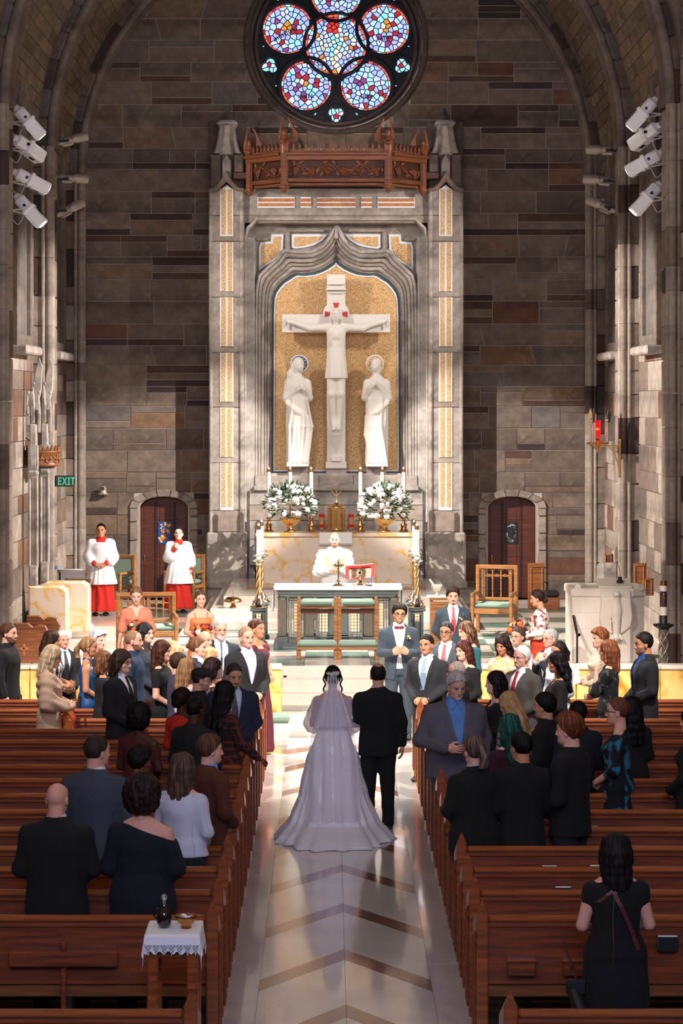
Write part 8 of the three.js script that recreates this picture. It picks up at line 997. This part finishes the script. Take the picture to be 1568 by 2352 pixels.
for (const o of PEOPLE) {
  const p = person(o);
  if (o.bouquet) bouquet(p, 'bouquet of orange and burgundy flowers held by the ' + (o.l.includes('coral') ? 'coral' : o.l.includes('thin') ? 'thin-strapped' : 'shawl-wearing') + ' bridesmaid');
  if (o.cap) { const F = new Field([-0.13, 0.02, -0.16], [0.13, 0.17, 0.19], 0.008); F.ell([0, 0.075, -0.005], [0.1, 0.06, 0.115], 0.02).ell([0, 0.06, 0.1], [0.07, 0.02, 0.06], 0.03).cut([-0.2, 0, -0.2], [0.2, 0.06, 0.2], 0.005, (x, y, z) => y - 0.04 - Math.max(0, z) * 0.1); mesh('flat_cap', F.mesh(pattern('#2a2422')).applyMatrix4(p.HM), M.cloth, p); }
  if (o.scarf) { for (const [c, x, z] of [['#e8873a', 0.02, 0.2], ['#d24a5c', 0.1, 0.22]]) { const F = new Field([-0.2, 0.55, 0.02], [0.32, 1.12, 0.4], 0.013); F.chain([[x, 1.05, z], [x + 0.02, 0.9, z + 0.02], [x + 0.02, 0.68, z]], [0.03, 0.05, 0.07], 0.02).push((a, b, q) => 0.018 * Math.sin(a * 70 + b * 18)); mesh('scarf', F.mesh(pattern(c)), M.satin, p); } const ph = thing('phone', 'dark mobile phone held by the woman in the beige shawl', 'phone', [0, 0, 0]); p.updateMatrixWorld(true); ph.position.copy(new THREE.Vector3(0.0, 1.11, 0.34).applyMatrix4(p.matrixWorld)); ph.rotation.set(-0.5, 1.2, 0); mesh('body', cb(0.07, 0.14, 0.01, 0, 0, 0, 0.004), M.black, ph); }
  if (o.paper) { const c = thing('paper', 'white order of service held by the woman in cream lace', 'paper', [0, 0, 0]); p.updateMatrixWorld(true); c.position.copy(new THREE.Vector3(0.0, 1.15, 0.36).applyMatrix4(p.matrixWorld)); c.rotation.set(-0.4, -0.7, 0.1); mesh('sheet', cb(0.15, 0.2, 0.003, 0, 0, 0, 0.001), M.linen, c); }
  if (o.top.sequin) { const q = []; for (let i = 0; i < 60; i++) { const y = rr(0.1, 1.3), a = rr(0, 6.28), [rx_, rz, zc] = rowsAt([[0.03, 0.25, 0.21], [0.5, 0.2, 0.15], [0.95, 0.19, 0.135], [1.09, 0.145, 0.112], [1.285, 0.172, 0.145, 0.02], [1.4, 0.15, 0.11]], y); q.push(new THREE.OctahedronGeometry(0.006).translate(Math.sin(a) * rx_, y, zc + Math.cos(a) * rz)); } tag(mesh('sequins', q, std({ color: lin('#e9c9cf'), roughness: 0.15 }), p), null, null, null, 'stuff'); }
  if (o.straps) { // crossed camera harness, zip, and the camera hanging at the hip
    const rows = p.T.map(([y, a, b, z]) => [y, a + 0.02, b + 0.022, -z]), st = (pts, w) => { const g = []; for (let i = 0; i + 1 < pts.length; i++) g.push(); return strip(rows, pts.map(([y, x]) => [y, x - w, x + w]), 0.006, 0.003, 3); };
    const lea = std({ color: lin('#5a2a24'), roughness: 0.5 }); const fz = (g) => { g.scale(1, 1, -1); const q = g.attributes.position.array; for (let i = 0; i < q.length; i += 9) for (let j = 0; j < 3; j++) [q[i + 3 + j], q[i + 6 + j]] = [q[i + 6 + j], q[i + 3 + j]]; g.computeVertexNormals(); return g; }; const A = st([[1.43, 0.05], [1.36, 0.03], [1.28, -0.01], [1.2, -0.05], [1.08, -0.1], [0.98, -0.135]], 0.016), B = st([[1.39, 0.03], [1.35, 0.08], [1.3, 0.14]], 0.014); mesh('strap', fz(A), lea, p); mesh('strap', fz(B), lea, p); mesh('zip', fz(strip(rows, [[1.36, 0.03, 0.034], [1.2, 0.042, 0.046], [1.0, 0.036, 0.04], [0.85, 0.05, 0.054]], 0.008, 0.003, 2)), M.brass, p);
    const cam = thing('hanging_camera', 'black camera hanging from a leather strap at the photographer\'s hip', 'camera', [0, 0, 0]); p.updateMatrixWorld(true); cam.position.copy(new THREE.Vector3(0.27, 0.72, -0.03).applyMatrix4(p.matrixWorld)); mesh('body', cb(0.13, 0.1, 0.07, 0, 0, 0, 0.015), M.black, cam); mesh('lens', T(cyl(0.04, 0.045, 0.16, 0, 0, 0, 16), -0.02, -0.02, 0, 2.4, 0.4), M.black, cam); mesh('lens_ring', T(new THREE.TorusGeometry(0.042, 0.004, 6, 18), -0.045, -0.13, 0.09, 0.85, 0.4), M.iron, cam); mesh('strap', bar([0.0, 0.05, 0], [-0.09, 0.3, 0.02], 0.008), lea, cam); mesh('buckle', cb(0.03, 0.03, 0.012, -0.03, 0.13, 0.012, 0.003), M.silver, cam);
  }
}
// ---------- priest and altar servers ----------
{
  const robe = (o, skirt, rows) => { const p = person(o); return p; };
  const W1 = '#eeeef0';
  const pr = person({ x: 768, y: 1223, d: 37.7, floor: SF, yaw: 180, skin: 'rosy', hair: ['buzz', '#8a5a3c', '#a06a48'], beard: 'full', bc: '#7a4a30', top: { c: '#f0efee', sleeve: 'long', skirt: 0.05, flare: 0.3, loose: 1, pleat: 0.03, ease: 0.03 }, shawl: ['plain', '#f2efe8', '#f2efe8'], arms: 'high', w: 1.15, l: 'priest in white and gold vestments standing behind the altar' });
  const rows = pr.T.map(([y, a, b, z]) => [y, a + 0.06, b + 0.05, z]); for (const s of [-1, 1]) mesh('gold_band', paint(strip(rows, [[1.36, s * 0.16 - 0.035, s * 0.16 + 0.035], [1.26, s * 0.11 - 0.035, s * 0.11 + 0.035], [1.16, s * 0.06 - 0.035, s * 0.06 + 0.035]], 0.03), pattern('#d9b878')), M.satin, pr); mesh('cross_emblem', [paint(strip(rows, [[1.4, -0.008, 0.008], [1.3, -0.008, 0.008]], 0.034), pattern('#8a9098')), paint(strip(rows, [[1.366, -0.03, 0.03], [1.352, -0.03, 0.03]], 0.035), pattern('#8a9098'))], M.satin, pr);
  const server = (o) => {
    const p = person({ floor: SF, yaw: 180, w: 0.95, hs: 1.1, skin: 'tan', top: { c: '#c9281a', sleeve: 'long', skirt: 0.09, flare: 0.3, pleat: 0.06, np: 9, neck: 'crewcollar', collar: '#d23424' }, ...o });
    const S_ = new Field([-0.45, 0.5, -0.4], [0.45, 1.52, 0.42], 0.017), r = p.T.map(([y, a, b, z]) => [y, a + 0.035, b + 0.035, z]); S_.loft([[0.6, 0.305, 0.245], [0.8, 0.26, 0.2], [1.05, 0.2, 0.15], ...r.filter((q) => q[0] > 1.15 && q[0] < 1.44), [1.445, 0.14, 0.1, -0.01]], 0.03, (a, y) => 0.035 * Math.sin(a * 15 + vn(a * 3, y * 2, 4) * 4) * (1 - sstep(0.9, 1.4, y)));
    for (const a of p.arms) { S_.cap([a.s * 0.06, 1.4, -0.01], a.sh, 0.07, 0.085, 0.04).cap(a.sh, a.e, 0.09, 0.11, 0.04).cap(a.e, [0, 1, 2].map((i) => lerp(a.e[i], a.w[i], 0.35) - (i === 1 ? 0.03 : 0)), 0.11, 0.115, 0.03); }
    S_.push((x, y, z) => 0.006 * (vn(x * 9, y * 5, z * 9) - 0.5)); S_.cut([-0.15, 1.3, -0.1], [0.15, 1.6, 0.3], 0.005, (x, y, z) => Math.max(Math.abs(x) - 0.085, 1.4 - y, -z - 0.02)); mesh('surplice', S_.mesh(() => lin(W1)), M.cloth, p);
    mesh('shoes', [-1, 1].flatMap((s) => [sph(0.055, s * 0.1, 0.04, 0.12, 12, 0.7), cb(0.09, 0.05, 0.24, s * 0.1, 0.03, 0.04, 0.02)]), M.black, p); return p;
  };
  server({ x: 232, y: 1204, d: 42.0, hair: ['crop', '#100d0d', '#1c1818'], arms: 'clasp', l: 'altar server with cropped black hair and clasped hands in red and white robes' });
  server({ x: 410, y: 1213, d: 42.6, skin: 'fair', hp: -8, hair: ['fringe', '#1d1412', '#33241f'], arms: ['throat', 'side'], l: 'altar server with fringed hair touching his collar in red and white robes' });
}
// ---------- bride and her father ----------
{
  const D = 24.35, B = person({ x: 764, y: 1531, d: D, yaw: 0, f: 1, skin: 'rosy', hair: ['updo', '#17100f', '#241a17'], near: 1, w: 1.06, arms: ['front', 'high'], top: { c: '#cfc8d4', neck: 'scoop', skirt: 0.9, sleeve: 'none', flare: 0.18, ease: 0.012 }, noHands: 1, l: 'bride in a white lace gown with a long train and veil seen from behind' });
  const rows = [[0.0, 0.63, 0.78, -0.62], [0.05, 0.58, 0.72, -0.54], [0.16, 0.46, 0.52, -0.3], [0.4, 0.365, 0.36, -0.1], [0.75, 0.29, 0.24, -0.03], [0.98, 0.195, 0.15, -0.01], [1.06, 0.15, 0.118], [1.1, 0.136, 0.105]];
  const pl = (a, y) => (0.045 * Math.sin(a * 19 + vn(a * 3, y * 1.5, 2) * 5) + 0.05 * Math.sin(a * 7 + 1)) * (1 - sstep(0.35, 1.0, y)) * (0.4 + 0.6 * sstep(0.5, 0, y)) + 0.012 * Math.sin(a * 31);
  const S_ = new Field([-0.82, -0.01, -1.65], [0.82, 1.12, 0.42], 0.018); S_.add([-0.82, 0, -1.65], [0.82, 1.08, 0.42], 0.01, loftF(rows, pl)); S_.push((x, y, z) => 0.012 * (vn(x * 9, y * 7, z * 9) - 0.5)); const gw = lin('#ecebf5'); mesh('skirt', S_.mesh(() => gw), M.satin, B);
  const surf = (a, y, k = 1.0) => { const [rx_, rz, zc] = rowsAt(rows, y), s = (1 + pl(a, y)) * k; return [Math.sin(a) * rx_ * s, y, zc + Math.cos(a) * rz * s]; };
  M.spark = phys({ color: lin('#ffffff'), roughness: 0.08, clearcoat: 1 });
  // tulle sleeves, translucent, gathered at the cuffs
  const tulle = std({ color: lin('#cdbcc8'), transparent: true, opacity: 0.66, roughness: 0.9, side: THREE.DoubleSide }), veilM = std({ color: lin('#f0eef8'), transparent: true, opacity: 0.62, roughness: 0.9, side: THREE.DoubleSide });
  for (const a of B.arms) { const F = new Field([-0.5, 0.9, -0.25], [0.5, 1.5, 0.42], 0.014); F.chain([a.sh, [0, 1, 2].map((i) => lerp(a.sh[i], a.e[i], 0.6)), a.e], [0.066, 0.085, 0.1], 0.03).chain([a.e, [0, 1, 2].map((i) => lerp(a.e[i], a.w[i], 0.55) - (i === 1 ? 0.02 : 0)), a.w], [0.1, 0.095, 0.038], 0.03); F.push((x, y, z) => 0.005 * Math.sin(x * 70 + y * 40 + vn(x * 9, y * 9, z * 9) * 5)); mesh('tulle_sleeve', F.mesh(), tulle, B); mesh('cuff', T_(new THREE.TorusGeometry(0.036, 0.008, 6, 16), ...a.w), M.lace, B); }
  // lace motifs on back, sleeves and skirt; glitter
  const motif = (x, y, z, s) => { const g = []; for (let i = 0; i < 5; i++) g.push(T_(new THREE.SphereGeometry(1, 6, 4).scale(0.5, 0.22, 0.8), Math.sin(i * 1.257) * 0.8, 0, Math.cos(i * 1.257) * 0.8, 0, i * 1.257)); return T_(mg(g), x, y, z, rr(1.2, 1.9), 0, rr(0, 3), s); };
  const lm = std({ color: lin('#f0eef4'), roughness: 0.8 });
  for (let i = 0; i < 26; i++) { const x = rr(-0.14, 0.14), y = rr(1.06, 1.36); if (Math.abs(x) < 0.05 && y > 1.2) continue; const [rx_, rz, zc] = rowsAt(B.T, y); mesh('lace_motif', motif(x, y, zc - (rz + 0.02) * Math.sqrt(1 - Math.pow(clamp(x / rx_, -0.95, 0.95), 2)), rr(0.008, 0.014)), lm, B); }
  for (let i = 0; i < 90; i++) { const a = Math.PI + rr(-1.5, 1.5), y = 1.0 - Math.pow(rnd(), 1.6) * 0.85; mesh('lace_motif', motif(...surf(a, y, 1.015), rr(0.006, 0.011)), lm, B); }
  for (const a of B.arms) for (let i = 0; i < 8; i++) { const t = rnd(), q = [0, 1, 2].map((j) => lerp(a.sh[j], a.e[j], t) + rr(-0.06, 0.06)); q[2] -= 0.06; mesh('lace_motif', motif(...q, 0.009), lm, B); }
  const gl = []; for (let i = 0; i < 120; i++) { const p = surf(Math.PI + rr(-1.6, 1.6), Math.pow(rnd(), 1.3) * 0.95, 1.02); gl.push(new THREE.OctahedronGeometry(0.0035).translate(...p)); } tag(mesh('glitter', gl, M.spark, B), null, null, null, 'stuff');
  // hair comb, loose curls and veil
  const comb = new THREE.Group(); comb.name = 'hair_comb'; B.add(comb); for (let i = 0; i < 34; i++) { const a = rr(-1.0, 1.0); mesh('pearl', sph(rr(0.006, 0.012), Math.sin(a) * 0.08, 1.7 + Math.cos(a) * -0.03 + rr(-0.012, 0.02), -0.085 - Math.cos(a) * 0.05 + rr(-0.006, 0.006), 6), M.statue, comb); }
  for (const s of [-1, 1]) mesh('curl', paint(tube([[s * 0.08, 1.66, 0], [s * 0.1, 1.6, -0.02], [s * 0.08, 1.55, 0.0], [s * 0.1, 1.5, -0.02], [s * 0.09, 1.46, -0.01]], 0.009, 24, 6), () => lin('#1d1412')), M.hair, B);
  const G = new THREE.PlaneGeometry(1, 1, 40, 70), p = G.attributes.position; for (let i = 0; i < p.count; i++) { const u = p.getX(i) * 2, t = 0.5 - p.getY(i), y = lerp(1.69, 0.2, t), wd = lerp(0.055, 0.2, sstep(0.0, 0.55, t)) + t * 0.1; const body = y > 1.5 ? -0.13 - (1.69 - y) * 0.1 : y > 1.08 ? -lerp(0.17, 0.15, (1.5 - y) / 0.42) : -(surf(Math.PI, y)[2] * -1) - 0.03; const x = u * wd; const z = (y > 1.08 ? body : surf(Math.PI + clamp(u * wd / Math.max(0.2, rowsAt(rows, y)[0]), -1, 1) * -1, y, 1.03)[2] - 0.012) + 0.02 * Math.sin(u * 13 + t * 2) * (0.3 + t) + (y > 1.08 ? u * u * 0.03 : 0); p.setXYZ(i, x, y, z); } G.computeVertexNormals(); mesh('veil', G, veilM, B);
  const F = person({ x: 868, y: 1526, d: 24.3, yaw: 2, skin: 'rosy', hair: ['crop', '#1f1713', '#2e231d'], near: 1, w: 1.12, arms: ['side', 'front'], top: suit('#0c0d10', null, '#cfd0da'), l: 'father in a black suit walking arm in arm with the bride' });
  mesh('bald_crown', new Field([-0.06, 0.1, -0.1], [0.06, 0.15, 0.03], 0.006).ell([0, 0.112, -0.045], [0.045, 0.024, 0.042], 0.001).mesh(() => lin('#b98872')).applyMatrix4(F.HM), M.skin, F);
}
scene.traverse((o) => { if (o.isMesh) o.castShadow = o.receiveShadow = true; });
renderer.render(scene, camera);
